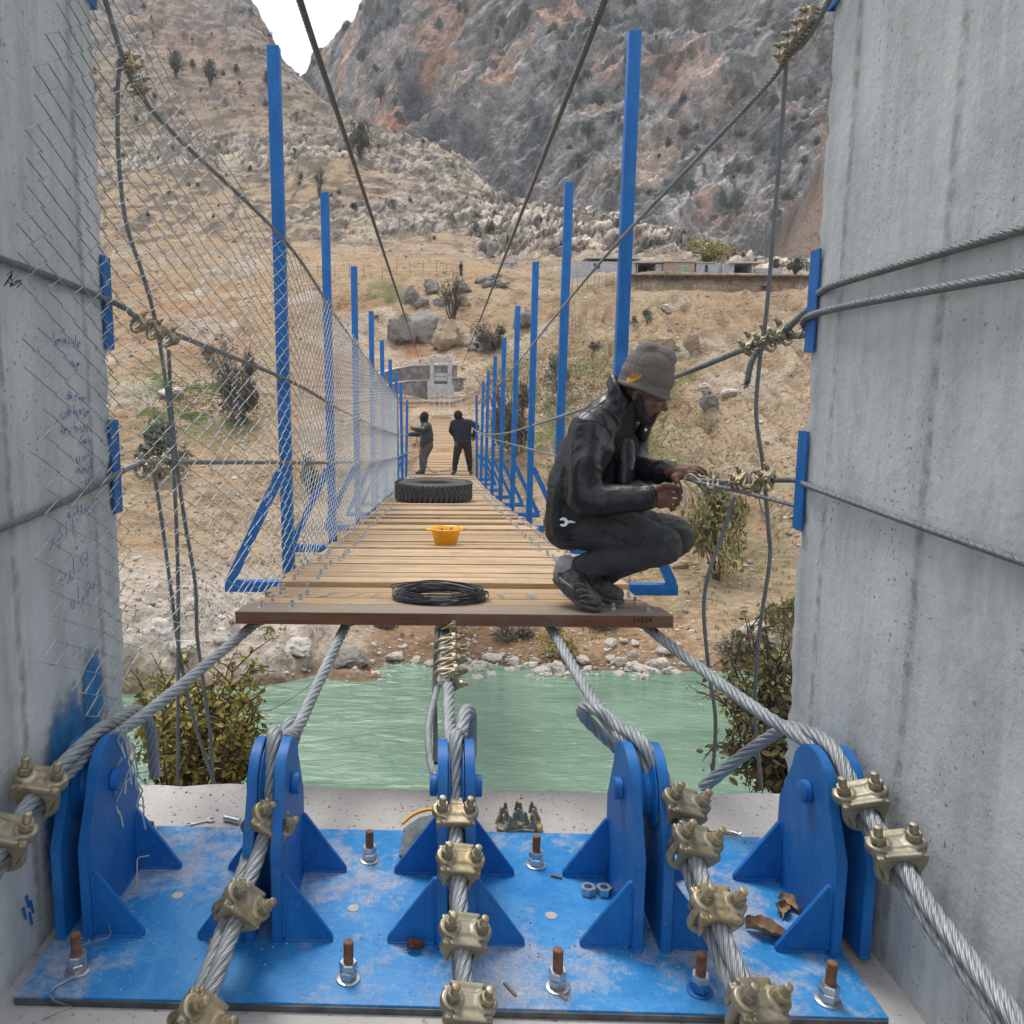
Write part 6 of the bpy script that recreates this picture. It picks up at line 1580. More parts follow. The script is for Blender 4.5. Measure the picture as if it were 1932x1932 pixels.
mb = MB(); mb.tube(catmull([G0 + Vector((-.05, .075, .025)), G0 + Vector((-.01, .105, .045)), G0 + Vector((.045, .115, .058)), G0 + Vector((.085, .105, .05))], 5), .006, 7, uvs=False); z_ = mb.build('hem', MAT['yellow'], None, smooth=60); z_.parent = gl
# dry leaves
LEAF = simple('dry brown leaf', (.30, .19, .115), (.20, .115, .065), 40, .85, 0, .4, 90, .003); LEAF2 = simple('rust red leaf', (.22, .07, .035), (.14, .05, .03), 40, .85)
def leaf(p, L, w_, rz, curl, m, label, group='dry leaves on the blue plate'):
    n, k = 12, 6; vs = []
    for i in range(n+1):
        t = i/n; half = w_*math.sin(math.pi*min(1, t*1.02+.02))**.7*(1 + .18*math.sin(t*25))
        for j in range(k+1):
            s = j/k*2-1; vs.append((L*(t-.5), half*s, curl*(s*s*1.0)*w_ + .3*curl*w_*math.sin(t*5) + .002))
    fs = [(i*(k+1)+j, (i+1)*(k+1)+j, (i+1)*(k+1)+j+1, i*(k+1)+j+1) for i in range(n) for j in range(k)]
    mb = MB(); M = Matrix.Translation(p) @ Matrix.Rotation(R(rz), 4, 'Z'); mb.add(vs, fs, 0, M); mb.tube([M @ Vector((-L*.5, 0, .003)), M @ Vector((-L*.68, .004, .004))], .0012, 5, uvs=False)
    o = mb.build('dry_leaf', m, smooth=60, label=label, cat='leaf', group=group); return o
for (u, v, L, w_, rz, cu_, m_, lb) in ((1448, 1765, .115, .030, -22, .9, LEAF, 'large curled brown leaf, the lowest of those at the right hand bracket'), (1418, 1738, .040, .013, 15, .5, simple('grey black leaf', (.035, .04, .045), None, 40, .9), 'small dark leaf above the curled brown leaf'), (1492, 1712, .085, .022, -62, .8, LEAF, 'brown leaf standing against the right hand bracket'), (1476, 1722, .07, .02, 70, .9, LEAF, 'folded brown leaf left of the standing leaf'), (1440, 1748, .05, .012, 10, .6, LEAF2, 'narrow red leaf behind the large curled one'), (784, 1792, .05, .018, 25, .9, LEAF2, 'rust red leaf scrap at the foot of the middle bracket')):
    p = VZ(u, v, GZ); leaf(Vector((p.x, p.y, GZ + .002)), L, w_, rz, cu_, m_, lb)
# bent wire rod leaning on the first bracket
pts = [(282,1614,2.50,.075),(264,1617,2.46,.075),(259,1622,2.44,.07),(258,1672,2.36,.045),(252,1684,2.34,.04),(200,1702,2.25,.05),(196,1708,2.24,.048),(209,1760,2.13,.03),(203,1770,2.11,.03),(152,1784,2.05,.05),(163,1795,2.02,.045),(161,1826,1.96,.02),(140,1842,1.94,.012),(104,1862,1.91,.006),(92,1876,1.89,.005),(102,1888,1.87,.005),(136,1900,1.85,.003),(60,1932,1.80,-.03)]
mb = MB(); P = [VZ(u, v, GZ + dz) for u, v, Y, dz in pts]; mb.tube(P, .0021, 6, uvs=False); mb.build('bent_wire', simple('dull grey wire', (.42, .42, .40), (.3, .28, .26), 30, .5, .5), smooth=60, label='zigzag bent wire lying from the first bracket to the front edge of the plate', cat='wire')
# chips and twigs
for (u, v, L, rz, m_, lb) in ((1050, 1656, .035, -20, MAT['rust'], 'tiny twig on the plate near the middle bracket'), (1060, 1880, .035, -55, MAT['st3'], 'pale wood chip in front of the lone stud bolt'), (962, 1868, .05, -60, simple('thin grey twig', (.2, .19, .17), None, 30, .9), 'thin twig on the plate in front of the middle rope')):
    p = VZ(u, v, GZ); M = Matrix.Translation((p.x, p.y, GZ + .004)) @ Matrix.Rotation(R(rz), 4, 'Z'); mb = MB(); mb.box((0, 0, 0), (L, .008, .005), M, bev=.001); mb.build('wood_chip', m_, label=lb, cat='chip')
pebbles('grit', 420, lambda: Vector((rng.uniform(PX0+.03, PX1-.05), rng.choice([rng.uniform(PY0+.02, PY1), rng.uniform(2.02, 2.1)]), GZ + .001)), .0012, .0042, [MAT['st1'], MAT['st2'], MAT['st3']], 'scattered grit on the blue plate')
pebbles('slab_grit', 160, lambda: Vector((rng.uniform(-1.0, 1.15), rng.uniform(2.67, 2.95), SZ + .001)), .0015, .006, [MAT['st1'], MAT['st2'], MAT['st3'], LEAF], 'scattered grit and leaf crumbs on the slab')
# ================================================================== FAR BANK: STONES, PLANTS, BUILDINGS
def stone_mesh(seed, sub=4, amp=.5, flat=.75):
    bm = bmesh.new(); bmesh.ops.create_icosphere(bm, subdivisions=sub, radius=1)
    P = np.array([tuple(q.co) for q in bm.verts]); r0 = np.random.RandomState(seed)
    # chopped facets then worn edges
    for k in range(14):
        n = r0.normal(size=3); n /= np.linalg.norm(n); c = r0.uniform(.45, .8)
        d = P @ n; P = P - np.clip(d-c, 0, None)[:, None]*n*.85
    P = P*(1 + amp*.6*fbm(P*1.6, 3, seed) + amp*.42*ridged(P*2.6, 3, seed+3, .6) + amp*.16*ridged(P*7*np.array((1, 1, 2.2)), 2, seed+6))[:, None]
    P[:, 2] *= flat
    for q, p in zip(bm.verts, P): q.co = p
    me = bpy.data.meshes.new('stone'); bm.to_mesh(me); bm.free()
    me.polygons.foreach_set('use_smooth', [True]*len(me.polygons)); me.set_sharp_from_angle(angle=R(38)); return me
def stonemat(name, a, b, c, s=3.0):
    t = NT(name); vec = t.coord(rnd=True)
    n = t.noise(vec, s, 8, .65); m = t.noise(vec, s*5, 7, .7)
    col = t.mix(t.ramp(n, [(.35, 0), (.65, 1)]), a, b); col = t.mix(t.ramp(m, [(.30, .9), (.44, 0)]), col, c); col = t.mix(t.ramp(m, [(.58, 0), (.70, .5)]), col, tuple(q*1.35 for q in a))
    return t.set(color=col, rough=.95, normal=t.bump(t.math('ADD', n, t.math('MULTIPLY', m, .5)), .8, .12))
SM_W = stonemat('washed white stone', (.62, .58, .52), (.47, .43, .375), (.22, .185, .15)); SM_G = stonemat('lichen grey rock', (.27, .245, .22), (.175, .16, .145), (.07, .062, .055), 2.0); SM_O = stonemat('ochre rock', (.40, .31, .215), (.29, .215, .14), (.15, .10, .065), 2.2)
STN = [stone_mesh(s_) for s_ in range(800, 807)]
def put_stone(p, size, m, label, group, k=None, name='boulder', sink=.25, rot=None, cat='rock'):
    me = STN[rng.randrange(7) if k is None else k]
    key = (me.name, m.name)
    if key not in put_stone.cache:
        c = me.copy(); c.materials.clear(); c.materials.append(m); put_stone.cache[key] = c
    o = bpy.data.objects.new(name, put_stone.cache[key]); COL.objects.link(o)
    sx, sy, sz = size if hasattr(size, '__len__') else (size, size*rng.uniform(.7, 1.1), size*rng.uniform(.65, 1.0))
    o.scale = (sx, sy, sz); o.location = p + Vector((0, 0, sz*.7*(1-2*sink)*.5)); o.rotation_euler = rot or (rng.uniform(-.3, .3), rng.uniform(-.3, .3), rng.uniform(0, 6.3))
    return tag(o, label, cat, group)
put_stone.cache = {}
def px(n, Y): return n*Y/FPX          # picture units to metres at distance Y
GS = 'pale stones along the far waterline'
named = [(1050, 1268, 26, 'largest pale boulder at the waterline, in front of the yellow shrub'), (1104, 1250, 17, 'tall pale boulder right of the largest waterline boulder'), (1022, 1272, 18, 'broad pale slab left of the largest waterline boulder'), (744, 1244, 24, 'pale slab on the bank left of the rope clips'), (786, 1250, 13, 'small pale slab beside the larger one left of the rope clips'), (1247, 1258, 16, 'round pale boulder below the far right rope'), (1320, 1262, 17, 'pale boulder at the right end of the stony shore'),
         (1012, 1250, 12, 'pale stone above the broad slab at the waterline'), (962, 1270, 14, 'pale pointed stone at the waterline, left of the broad slab'), (906, 1268, 12, 'pale stone at the waterline right of the rope clips'), (1150, 1218, 15, 'flat pale stone lying alone high on the shore'), (1176, 1214, 12, 'second flat pale stone high on the shore'), (1197, 1216, 13, 'rounded third pale stone high on the shore')]
for u, v, w_, lb in named:
    p, Y = ground_at(u, v); s_ = px(w_, Y); put_stone(p, (s_, s_*.8, s_*.85), SM_W, lb, GS, name='river_stone', sink=.2)
cnt = 0
while cnt < 150:
    u = rng.choice([rng.uniform(720, 1400), rng.gauss(1000, 90), rng.gauss(1230, 45), rng.gauss(920, 60)]); v = 1292 - abs(rng.gauss(0, 26)) - (6 if u < 820 else 0)
    if not 700 < u < 1420 or v < 1205: continue
    p, Y = ground_at(u, v); s_ = px(rng.choice([5, 6, 8, 10, 13, 16]), Y); 
    if p.z < WATER_Z - .25: continue
    put_stone(p, s_, SM_W, 'small pale stone on the muddy far shore', GS, name='river_stone', sink=.2); cnt += 1
for u, v, w_, h_, m, lb in ((760, 612, 34, 36, SM_G, 'left end of the dark grey outcrop above the far tower'), (800, 606, 40, 44, SM_G, 'middle block of the dark grey outcrop above the far tower'), (842, 622, 34, 36, SM_O, 'brown right end of the outcrop above the far tower'), (772, 545, 20, 32, SM_G, 'upright grey boulder on the terrace edge'), (816, 536, 22, 20, SM_G, 'rounded grey boulder by the wire fence'), (870, 540, 20, 16, SM_G, 'low brown boulder on the terrace beneath the standing figure'), (985, 590, 26, 34, SM_G, 'rounded boulder half behind a blue post'),
                          (1247, 645, 24, 20, SM_O, 'angular boulder on the slope above the hat'), (1270, 652, 11, 9, SM_W, 'small pale stone touching the angular boulder'), (1304, 640, 15, 28, SM_O, 'dark reddish upright stone on the slope'), (1326, 728, 19, 17, SM_W, 'upper white rock of the stack right of the worker'), (1334, 752, 21, 18, SM_G, 'lower layered rock of the stack right of the worker'), (1378, 738, 18, 10, SM_W, 'flat white rock beside the layered stack'), (1256, 585, 14, 9, SM_W, 'pale flat stone high on the right slope'), (1060, 470, 16, 14, SM_G, 'grey stone at the edge of the plateau'),
                          (926, 462, 13, 24, SM_G, 'dark round rock with a bush growing on it'), (1425, 1180, 40, 26, SM_W, 'large pale rock low on the bank by the bare pillar'), (1462, 1195, 30, 20, SM_W, 'second pale rock low on the bank by the bare pillar'), (1392, 1215, 30, 12, SM_O, 'flat rock low on the bank by the bare pillar'), (1240, 1112, 12, 12, SM_G, 'small grey rock under the blue crossbeam'), (1280, 1060, 16, 12, SM_O, 'tan rock beyond the crouching workers knees'),
                          (300, 1182, 34, 26, SM_W, 'pale rock behind the netting, near the water'), (350, 1215, 30, 22, SM_W, 'pale rock in the shade of the netting, closer to the water'), (420, 1200, 26, 18, SM_W, 'pale rock below the left end of the front plank'), (330, 735, 26, 14, SM_W, 'white rock on the green patch behind the netting'), (560, 1215, 34, 20, SM_W, 'bank rock beneath the left side of the front plank'), (660, 1232, 46, 22, SM_G, 'smooth grey bank rock beneath the second rope'), (950, 860, 20, 12, SM_G, 'grey rock at the foot of the big dark bush')):
    p, Y = ground_at(u, v + h_*.8); put_stone(p, (px(w_, Y), px(w_*.9, Y), px(h_, Y)/.8), m, lb, 'boulders on the far slope', sink=.18, rot=(rng.uniform(-.15, .15), rng.uniform(-.15, .15), rng.uniform(0, 6.3)))
for k in range(16):
    u, v = rng.gauss(810, 48), rng.gauss(618, 26); p, Y = ground_at(u, v); put_stone(p, px(rng.uniform(7, 17), Y), rng.choice([SM_G, SM_G, SM_O]), 'small broken rock around the dark outcrop above the far tower', 'broken rocks of the outcrop', sink=.3)
for k, (u, v) in enumerate(((905, 528), (922, 524), (940, 532), (915, 538), (932, 522), (950, 540))):
    p, Y = ground_at(u, v + 6); put_stone(p, px(13, Y), SM_G, 'grey rubble block in the heap below the small hut', 'rubble heap below the hut')
# stones strewn over the slopes, far too many to count
def strew(name, n, fn, lo, hi, mats, label, sub=1):
    V0, F0, MI = [], [], []; base = [tuple(q.co) for q in (lambda b: (bmesh.ops.create_icosphere(b, subdivisions=sub, radius=1), b)[1])(bmesh.new()).verts]
    b = bmesh.new(); bmesh.ops.create_icosphere(b, subdivisions=sub, radius=1); b.verts.index_update(); B = np.array([tuple(q.co) for q in b.verts]); FF = np.array([[q.index for q in f.verts] for f in b.faces]); b.free()
    vs, fs, mi = [], [], []
    for i in range(n):
        g = fn()
        if g is None: continue
        p, Y = g; r = rng.uniform(lo, hi)*rng.choice([.6, .8, 1, 1, 1.6])*(Y/60)**.5
        q = B*(1 + nrs.uniform(-.22, .22, (len(B), 1)))*np.array((1, rng.uniform(.6, 1), rng.uniform(.4, .75)))*r
        a = rng.uniform(0, 6.3); c, s_ = math.cos(a), math.sin(a)
        q = np.stack([q[:, 0]*c-q[:, 1]*s_, q[:, 0]*s_+q[:, 1]*c, q[:, 2] + q[:, 0]*rng.uniform(-.3, .3)], -1) + np.array(p) + np.array((0, 0, r*.12))
        fs.append(FF + len(vs)*len(B)); vs.append(q); mi += [rng.randrange(len(mats))]*len(FF)
    me = bpy.data.meshes.new(name); me.from_pydata(np.concatenate(vs).tolist(), [], np.concatenate(fs).tolist())
    for m in mats: me.materials.append(m)
    me.polygons.foreach_set('material_index', mi)
    o = bpy.data.objects.new(name, me); COL.objects.link(o); o['kind'] = 'stuff'; o['label'] = label; return o
def slope_pt():
    u = rng.uniform(150, 1700); Y = math.exp(rng.uniform(math.log(27.5), math.log(150)))
    if vnoise(np.array([u/60, Y/6, 0.]), 901) < rng.uniform(-.5, .35): return None
    if 640 < u < 960 and 70 < Y < 82: return None
    return ground(u, Y), Y
strew('scattered_stones', 9000, slope_pt, .035, .16, [SM_O, SM_W, SM_O, SM_G], 'loose stones strewn over the far slope')
def bank_pt():
    u = rng.choice([rng.uniform(200, 1500), rng.uniform(700, 1350)]); Y = 26.2 + abs(rng.gauss(0, 2.0))
    p = ground(u, Y); return (p, Y) if p.z > WATER_Z - .1 else None
strew('shore_shingle', 1300, bank_pt, .035, .12, [SM_W, SM_W, SM_O], 'small shingle along the far shore')
def lmt_pt():
    u = rng.uniform(180, 860); Y = rng.uniform(150, 330)
    if vnoise(np.array([u/50, Y/18, 0.]), 905) < .05: return None
    return ground(u, Y), Y
strew('mountain_blocks', 900, lmt_pt, .10, .30, [SM_O, SM_G, SM_G], 'broken rock over the left hand mountainside')

# ------------------------------------------------------------------ plants
def leafmat(name, a, b):
    t = NT(name); oi = t.n('ObjectInfo').outputs['Random']; n = t.noise(t.coord(rnd=True), 2.4, 3)
    c = t.mix(t.ramp(n, [(.35, 0), (.65, 1)]), a, b)
    return t.set(color=c, rough=.75, spec=.25)
LM = dict(green=(leafmat('dull green leaf', (.075, .10, .035), (.12, .14, .055)), leafmat('dark green leaf', (.045, .06, .026), (.07, .08, .036))),
          gold=(leafmat('autumn gold leaf', (.44, .35, .09), (.32, .27, .08)), leafmat('autumn green leaf', (.24, .225, .075), (.16, .16, .06))),
          sage=(leafmat('blue grey leaf', (.20, .23, .165), (.145, .17, .125)), leafmat('sage leaf', (.11, .135, .10), (.16, .175, .135))),
          twig=(leafmat('bare grey twig', (.19, .16, .13), (.13, .11, .09)), leafmat('dark twig', (.08, .07, .06), (.14, .12, .10))),
          olive=(leafmat('olive leaf', (.115, .12, .075), (.08, .088, .052)), leafmat('dark olive leaf', (.055, .062, .040), (.075, .08, .05))),
          mix=(leafmat('yellowing green leaf', (.27, .26, .11), (.19, .21, .09)), leafmat('brown leaf', (.27, .17, .09), (.18, .14, .075))))
BARK = simple('grey bark', (.095, .075, .058), (.06, .05, .04), 14, .95, 0, .5, 40, .02)
def plant(name, kind, n, leaf, shape, seed, trunk=0.0, twiggy=False, parent_label=None):
    """crown of small leaf faces through a lumpy volume, over forking stems; unit size, base at 0"""
    r0 = random.Random(seed); lumps = []
    for k in range(r0.randint(7, 11)):
        a = r0.uniform(0, 6.3); d = r0.uniform(.1, .62); z = trunk + r0.uniform(.18, .95)*(1-trunk)
        lumps.append((Vector((d*math.cos(a)*shape[0], d*math.sin(a)*shape[0], z*shape[1])), r0.uniform(.16, .40)))
    root = thing(name, (0, 0, 0))
    mb = MB()
    for c, r in lumps:
        b = Vector((r0.uniform(-.04, .04), r0.uniform(-.04, .04), 0)); m1 = b.lerp(c, .5) + Vector((r0.uniform(-.1, .1), r0.uniform(-.1, .1), .06))
        w_ = .020 if trunk == 0 else .05
        mb.tube(catmull([b + Vector((0, 0, -.08)), b.lerp(m1, .5), m1, c], 4), [w_*(1-.8*i/12) for i in range(13)], 5, uvs=False)
        for q in range(14 if twiggy else 5):
            e = c + Vector((r0.gauss(0, r*.8), r0.gauss(0, r*.8), abs(r0.gauss(0, r*.8)))); mb.tube([m1.lerp(c, r0.random()), m1.lerp(e, .6) + Vector((0, 0, .03)), e], [.008, .006, .003] if not twiggy else [.012, .009, .004], 3, uvs=False)
    mb.build('stems', BARK if not twiggy else LM['twig'][1], root)
    mb = MB()
    for i in range(n):
        c, r = r0.choice(lumps); d = Vector((r0.gauss(0, 1), r0.gauss(0, 1), r0.gauss(0, 1))).normalized()*r*(r0.random()**.45); p = c + d
        if p.z < .02: p.z = abs(p.z) + .02
        s_ = leaf*r0.uniform(.6, 1.4); nrm = Vector((r0.gauss(0, 1), r0.gauss(0, 1), r0.gauss(0, .8)+.4)).normalized(); x, y = perp(nrm)
        a = r0.uniform(0, 6.3); x, y = x*math.cos(a)+y*math.sin(a), y*math.cos(a)-x*math.sin(a)
        w_ = .18 if twiggy else .42
        mb.add([p - x*s_, p - y*s_*w_ + x*s_*.1, p + x*s_, p + y*s_*w_ + x*s_*.1], [(0, 1, 2, 3)], 0 if r0.random() < .6 else 1)
    mb.build('foliage', list(LM[kind]), root)
    return root
PROTO = {'green': plant('shrub', 'green', 1500, .055, (.8, .9), 1), 'gold': plant('shrub', 'gold', 2200, .045, (.75, .75), 2), 'sage': plant('shrub', 'sage', 1800, .05, (.7, .9), 3),
         'twig': plant('dry_bush', 'twig', 1500, .075, (.85, .8), 4, twiggy=True), 'olive': plant('tree', 'olive', 1500, .055, (.8, 1.0), 5, trunk=.3), 'mix': plant('shrub', 'mix', 2600, .045, (.8, 1.0), 6), 'bare': plant('bare_tree', 'twig', 420, .06, (.75, 1.05), 7, trunk=.35, twiggy=True)}
USED = set()
def put_plant(kind, p, w_, h_, label, group, cat='shrub', rz=None):
    o = PROTO[kind] if kind not in USED else copy_tree(PROTO[kind]); USED.add(kind)
    o.location = p; o.scale = (w_/1.5, w_/1.5, h_/1.05); o.rotation_euler = (0, 0, rng.uniform(0, 6.3) if rz is None else rz)
    return tag(o, label, cat, group)
SG = 'shrubs and small trees on the far bank'
for kind, u, v, w_, h_, lb, cat in (
    ('mix', 1352, 1095, 150, 200, 'large brownish green bush on the slope beyond the working hands', 'bush'), ('sage', 1052, 735, 62, 66, 'round blue grey bush between two blue posts', 'bush'), ('twig', 972, 862, 110, 165, 'tall dark dry bush behind the right hand posts', 'bush'),
    ('twig', 935, 662, 90, 56, 'dark twiggy bush right above the far tower', 'bush'), ('bare', 852, 622, 66, 84, 'leafless tree leaning out of the grey outcrop', 'tree'), ('gold', 1063, 1236, 100, 76, 'yellow green shrub on the shore below the front plank', 'shrub'),
    ('twig', 462, 800, 120, 160, 'big dry bush behind the netting and first tall post', 'bush'), ('sage', 300, 905, 150, 120, 'wide grey green bush behind the hanging ropes on the left', 'bush'), ('green', 580, 930, 70, 80, 'dark bush behind the netting between first two posts', 'bush'), ('sage', 395, 690, 46, 40, 'small grey bush above the green patch on the left', 'bush'),
    ('olive', 680, 303, 50, 62, 'rounded olive tree on the rocky shoulder by the overhead rope', 'tree'), ('olive', 332, 150, 34, 46, 'left tree of the close pair high on the left mountainside', 'tree'), ('olive', 396, 164, 34, 44, 'right tree of the close pair high on the left mountainside', 'tree'), ('olive', 506, 165, 22, 26, 'small tree near the top of the tallest left post', 'tree'),
    ('bare', 601, 372, 30, 46, 'pale bare tree in the hollow between two posts', 'tree'), ('gold', 1335, 500, 88, 52, 'yellow autumn tree behind the block houses', 'tree'), ('sage', 1197, 615, 22, 20, 'left one of two tiny blue grey bushes high on the right slope', 'bush'), ('sage', 1222, 612, 30, 26, 'right one of two tiny blue grey bushes high on the right slope', 'bush'),
    ('green', 928, 440, 16, 18, 'tuft of bush crowning the dark round rock', 'bush'), ('twig', 820, 452, 10, 9, 'tiny dark bush on the bare slope above the wire fence', 'bush'), ('twig', 1130, 1185, 90, 40, 'dry grey scrub above the stony shore, right of the yellow shrub', 'bush'), ('twig', 960, 1200, 110, 36, 'dry grey scrub above the stony shore, left of the yellow shrub', 'bush'), ('twig', 730, 1185, 60, 30, 'dry scrub on the bank rock under the deck', 'bush'), ('twig', 1400, 1240, 110, 60, 'dry grey brush at the water by the bare pillar', 'bush'),
    ('mix', 1470, 1205, 100, 90, 'yellowish bush low on the bank beside the bare pillar', 'bush'), ('twig', 1118, 660, 36, 18, 'low dry brush by the stick fence', 'bush'), ('olive', 1500, 520, 40, 30, 'dark bush at the right end of the terrace', 'bush'), ('olive', 1462, 512, 26, 22, 'small dark bush on the terrace behind the long hanging rope', 'bush'), ('twig', 1130, 1010, 60, 30, 'dry brush seen under the second frame', 'bush')):
    p, Y = ground_at(u, v); put_plant(kind, p - Vector((0, 0, .1)), px(w_, Y), px(h_, Y), lb, SG, cat)
k = 0
while k < 62:
    u, v = rng.uniform(180, 560), rng.uniform(5, 420)
    if rng.random() < .25: u, v = rng.uniform(560, 900), rng.uniform(260, 420)
    p, Y = ground_at(u, v, 120)
    if Y > 330: continue
    s_ = px(rng.uniform(6, 17), Y); put_plant(rng.choice(['olive', 'olive', 'sage', 'twig']), p - Vector((0, 0, .3)), s_, s_*rng.uniform(.7, 1.0), 'small scrub bush dotting the left hand mountainside', 'scrub on the left mountainside', 'bush'); k += 1
nrows, ncols = Pc.shape[:2]; k = 0
while k < 170:
    i = rng.randint(40, nrows-12); j = rng.randint(30, ncols-40); p = Vector(Pc[i, j])
    uu = CU[min(i, NCV-1), j]; 
    if uu > 1650 or (CV[min(i, NCV-1), j] < -25) or (scree[min(i, NCV-1), j] > .2) or (wall[min(i, NCV-1), j] > .5 and rng.random() < .6): continue
    if vnoise(np.array([p.x/30, p.z/20, 0.]), 931) < -.1: continue
    s_ = rng.uniform(2.5, 8.5); put_plant(rng.choice(['olive', 'green', 'olive', 'sage']), p + Vector((0, -.6, -.5)), s_, s_*rng.uniform(.6, .95), 'dark shrub clinging to the mountain cliff', 'shrubs on the mountain cliff', 'bush'); k += 1
# close bushes at the abutment, leaf by leaf
def near_bush(name, base, tips, kind, nleaf, leaf, label, seed, spread=.1):
    r0 = random.Random(seed); root = thing(name, base, label, 'bush'); base = Vector(base); st = MB(); lf = MB()
    for t in tips:
        t = Vector(t); mid = base.lerp(t, .5) + Vector((r0.uniform(-.1, .1), r0.uniform(-.1, .1), r0.uniform(.02, .16))); P = catmull([base, mid, t], 10); st.tube(P, [.012*(1-.8*i/(len(P)-1)) for i in range(len(P))], 5, uvs=False)
        for q in range(9):
            i = r0.randint(6, len(P)-1); a = P[i]; e = a + Vector((r0.gauss(0, spread), r0.gauss(0, spread), r0.gauss(.03, spread))); st.tube([a, a.lerp(e, .5) + Vector((0, 0, .015)), e], [.005, .0035, .002], 4, uvs=False)
            for w_ in range(nleaf):
                c = a.lerp(e, r0.uniform(.2, 1.05)) + Vector((r0.gauss(0, .022), r0.gauss(0, .022), r0.gauss(0, .022))); s_ = leaf*r0.uniform(.4, 1.35)
                n_ = Vector((r0.gauss(0, 1), r0.gauss(-.4, 1), r0.gauss(.6, .8))).normalized(); x, y = perp(n_); an = r0.uniform(0, 6.3); x, y = x*math.cos(an)+y*math.sin(an), y*math.cos(an)-x*math.sin(an)
                lf.add([c-x*s_, c-x*s_*.3-y*s_*.48, c+x*s_*.4-y*s_*.4+n_*s_*.1, c+x*s_, c+x*s_*.4+y*s_*.4+n_*s_*.1, c-x*s_*.3+y*s_*.48, c+n_*s_*-.12], [(0,1,6), (1,2,6), (2,3,6), (3,4,6), (4,5,6), (5,0,6)], 0 if r0.random() < .62 else 1)
    st.build('stems', BARK, root); lf.build('foliage', list(LM[kind]), root); return root
t1 = [V(rng.uniform(268, 480), rng.uniform(1300, 1450), rng.uniform(3.7, 4.6)) for _ in range(44)] + [V(rng.uniform(400, 480), rng.uniform(1238, 1330), rng.uniform(4.0, 4.5)) for _ in range(10)] + [V(rng.uniform(440, 525), rng.uniform(1345, 1440), rng.uniform(4.0, 4.5)) for _ in range(12)] + [V(rng.uniform(262, 330), rng.uniform(1265, 1350), rng.uniform(4.0, 4.5)) for _ in range(6)]
near_bush('leafy_bush', V(360, 1640, 4.1), t1, 'gold', 10, .021, 'leafy yellow green bush behind the slab, left of the water', 21, .085)
t2 = [V(rng.uniform(1350, 1480), rng.uniform(1215, 1420), rng.uniform(3.6, 4.3)) for _ in range(15)] + [V(rng.uniform(1410, 1500), rng.uniform(1160, 1320), rng.uniform(3.7, 4.3)) for _ in range(26)] + [V(rng.uniform(1320, 1400), rng.uniform(1290, 1440), rng.uniform(3.7, 4.1)) for _ in range(6)]
near_bush('leafy_bush', V(1530, 1600, 4.0), t2, 'mix', 7, .022, 'reddish green bush in front of the water beside the bare pillar', 23, .085)
# grass: green patches and dry tufts
def tufts(name, n, fn, h, mats, label):
    mb = MB()
    for i in range(n):
        g = fn()
        if g is None: continue
        p, Y = g
        for q in range(3):
            a = rng.uniform(0, 6.3); d = Vector((math.cos(a), math.sin(a), 0)); hh = h*rng.uniform(.5, 1.3); w_ = hh*.22
            b = p + Vector((rng.gauss(0, h*.4), rng.gauss(0, h*.4), -.02)); mb.add([b - d*w_, b + d*w_, b + d*rng.uniform(-.5, .5)*hh + Vector((0, 0, hh))], [(0, 1, 2)], rng.randrange(len(mats)))
    return mb.build(name, mats, kind='stuff', label=label)
GRN = leafmat('grass green', (.09, .12, .03), (.13, .145, .05)); DRY = leafmat('straw', (.30, .24, .12), (.22, .175, .085)); DRY2 = leafmat('dull straw', (.17, .14, .075), (.13, .105, .06))
def gfn(cu_, cv_, su, sv):
    def f():
        u, v = rng.gauss(cu_, su), rng.gauss(cv_, sv)
        if not 620 < v < 1230: return None
        return ground_at(u, v)
    return f
for nm, n, f, h, mm, lb in (('green_grass', 2600, gfn(1060, 730, 90, 42), .16, [GRN, GRN, DRY2], 'thin green grass on the slope behind the crouching worker'), ('green_grass', 1500, gfn(380, 755, 60, 26), .16, [GRN, GRN, DRY2], 'green grass patch behind the netting'), ('green_grass', 900, gfn(1250, 800, 80, 40), .15, [GRN, DRY2, DRY], 'patchy green and dry grass right of the worker')): tufts(nm, n, f, h, mm, lb)
def dryfn():
    u = rng.uniform(240, 1560); v = rng.uniform(600, 1210)
    if 600 < u < 980 and rng.random() < .8: return None
    if vnoise(np.array([u/70, v/50, 0.]), 941) < rng.uniform(-.3, .5): return None
    return ground_at(u, v)
tufts('dry_grass', 4500, dryfn, .15, [DRY, DRY2, DRY2], 'dry straw coloured grass over the far slope')

# ------------------------------------------------------------------ far tower and walls
TYY = 76.0
TX = lambda x: V(WU(x), 720, TYY).x
TZ = lambda y: V(830, WV(y), TYY).z
conc2 = simple('pale raw concrete', (.50, .50, .48), (.36, .365, .36), 3, .95, 0, .3, 12, .02)
p0 = Vector((TX(882), TYY, TZ(570)))
TW = thing('bridge_tower', p0, 'pale concrete portal tower at the far end of the bridge', 'bridge tower')
def tb(nm, x0, x1, y0, y1, d0=-.35, d1=.35, m=None):
    mb = MB(); mb.box(((TX(x0)+TX(x1))/2, TYY + (d0+d1)/2, (TZ(y0)+TZ(y1))/2), (abs(TX(x1)-TX(x0)), d1-d0, abs(TZ(y0)-TZ(y1))), bev=.02); return mb.build(nm, m or conc2, TW)
tb('leg', 753, 800, 178, 450); tb('leg', 962, 1012, 178, 450); tb('top_beam', 748, 1018, 124, 176, -.38, .38); tb('cross_wall', 802, 960, 312, 402, -.2, .2); tb('lower_wall', 802, 960, 440, 452, -.2, .2)
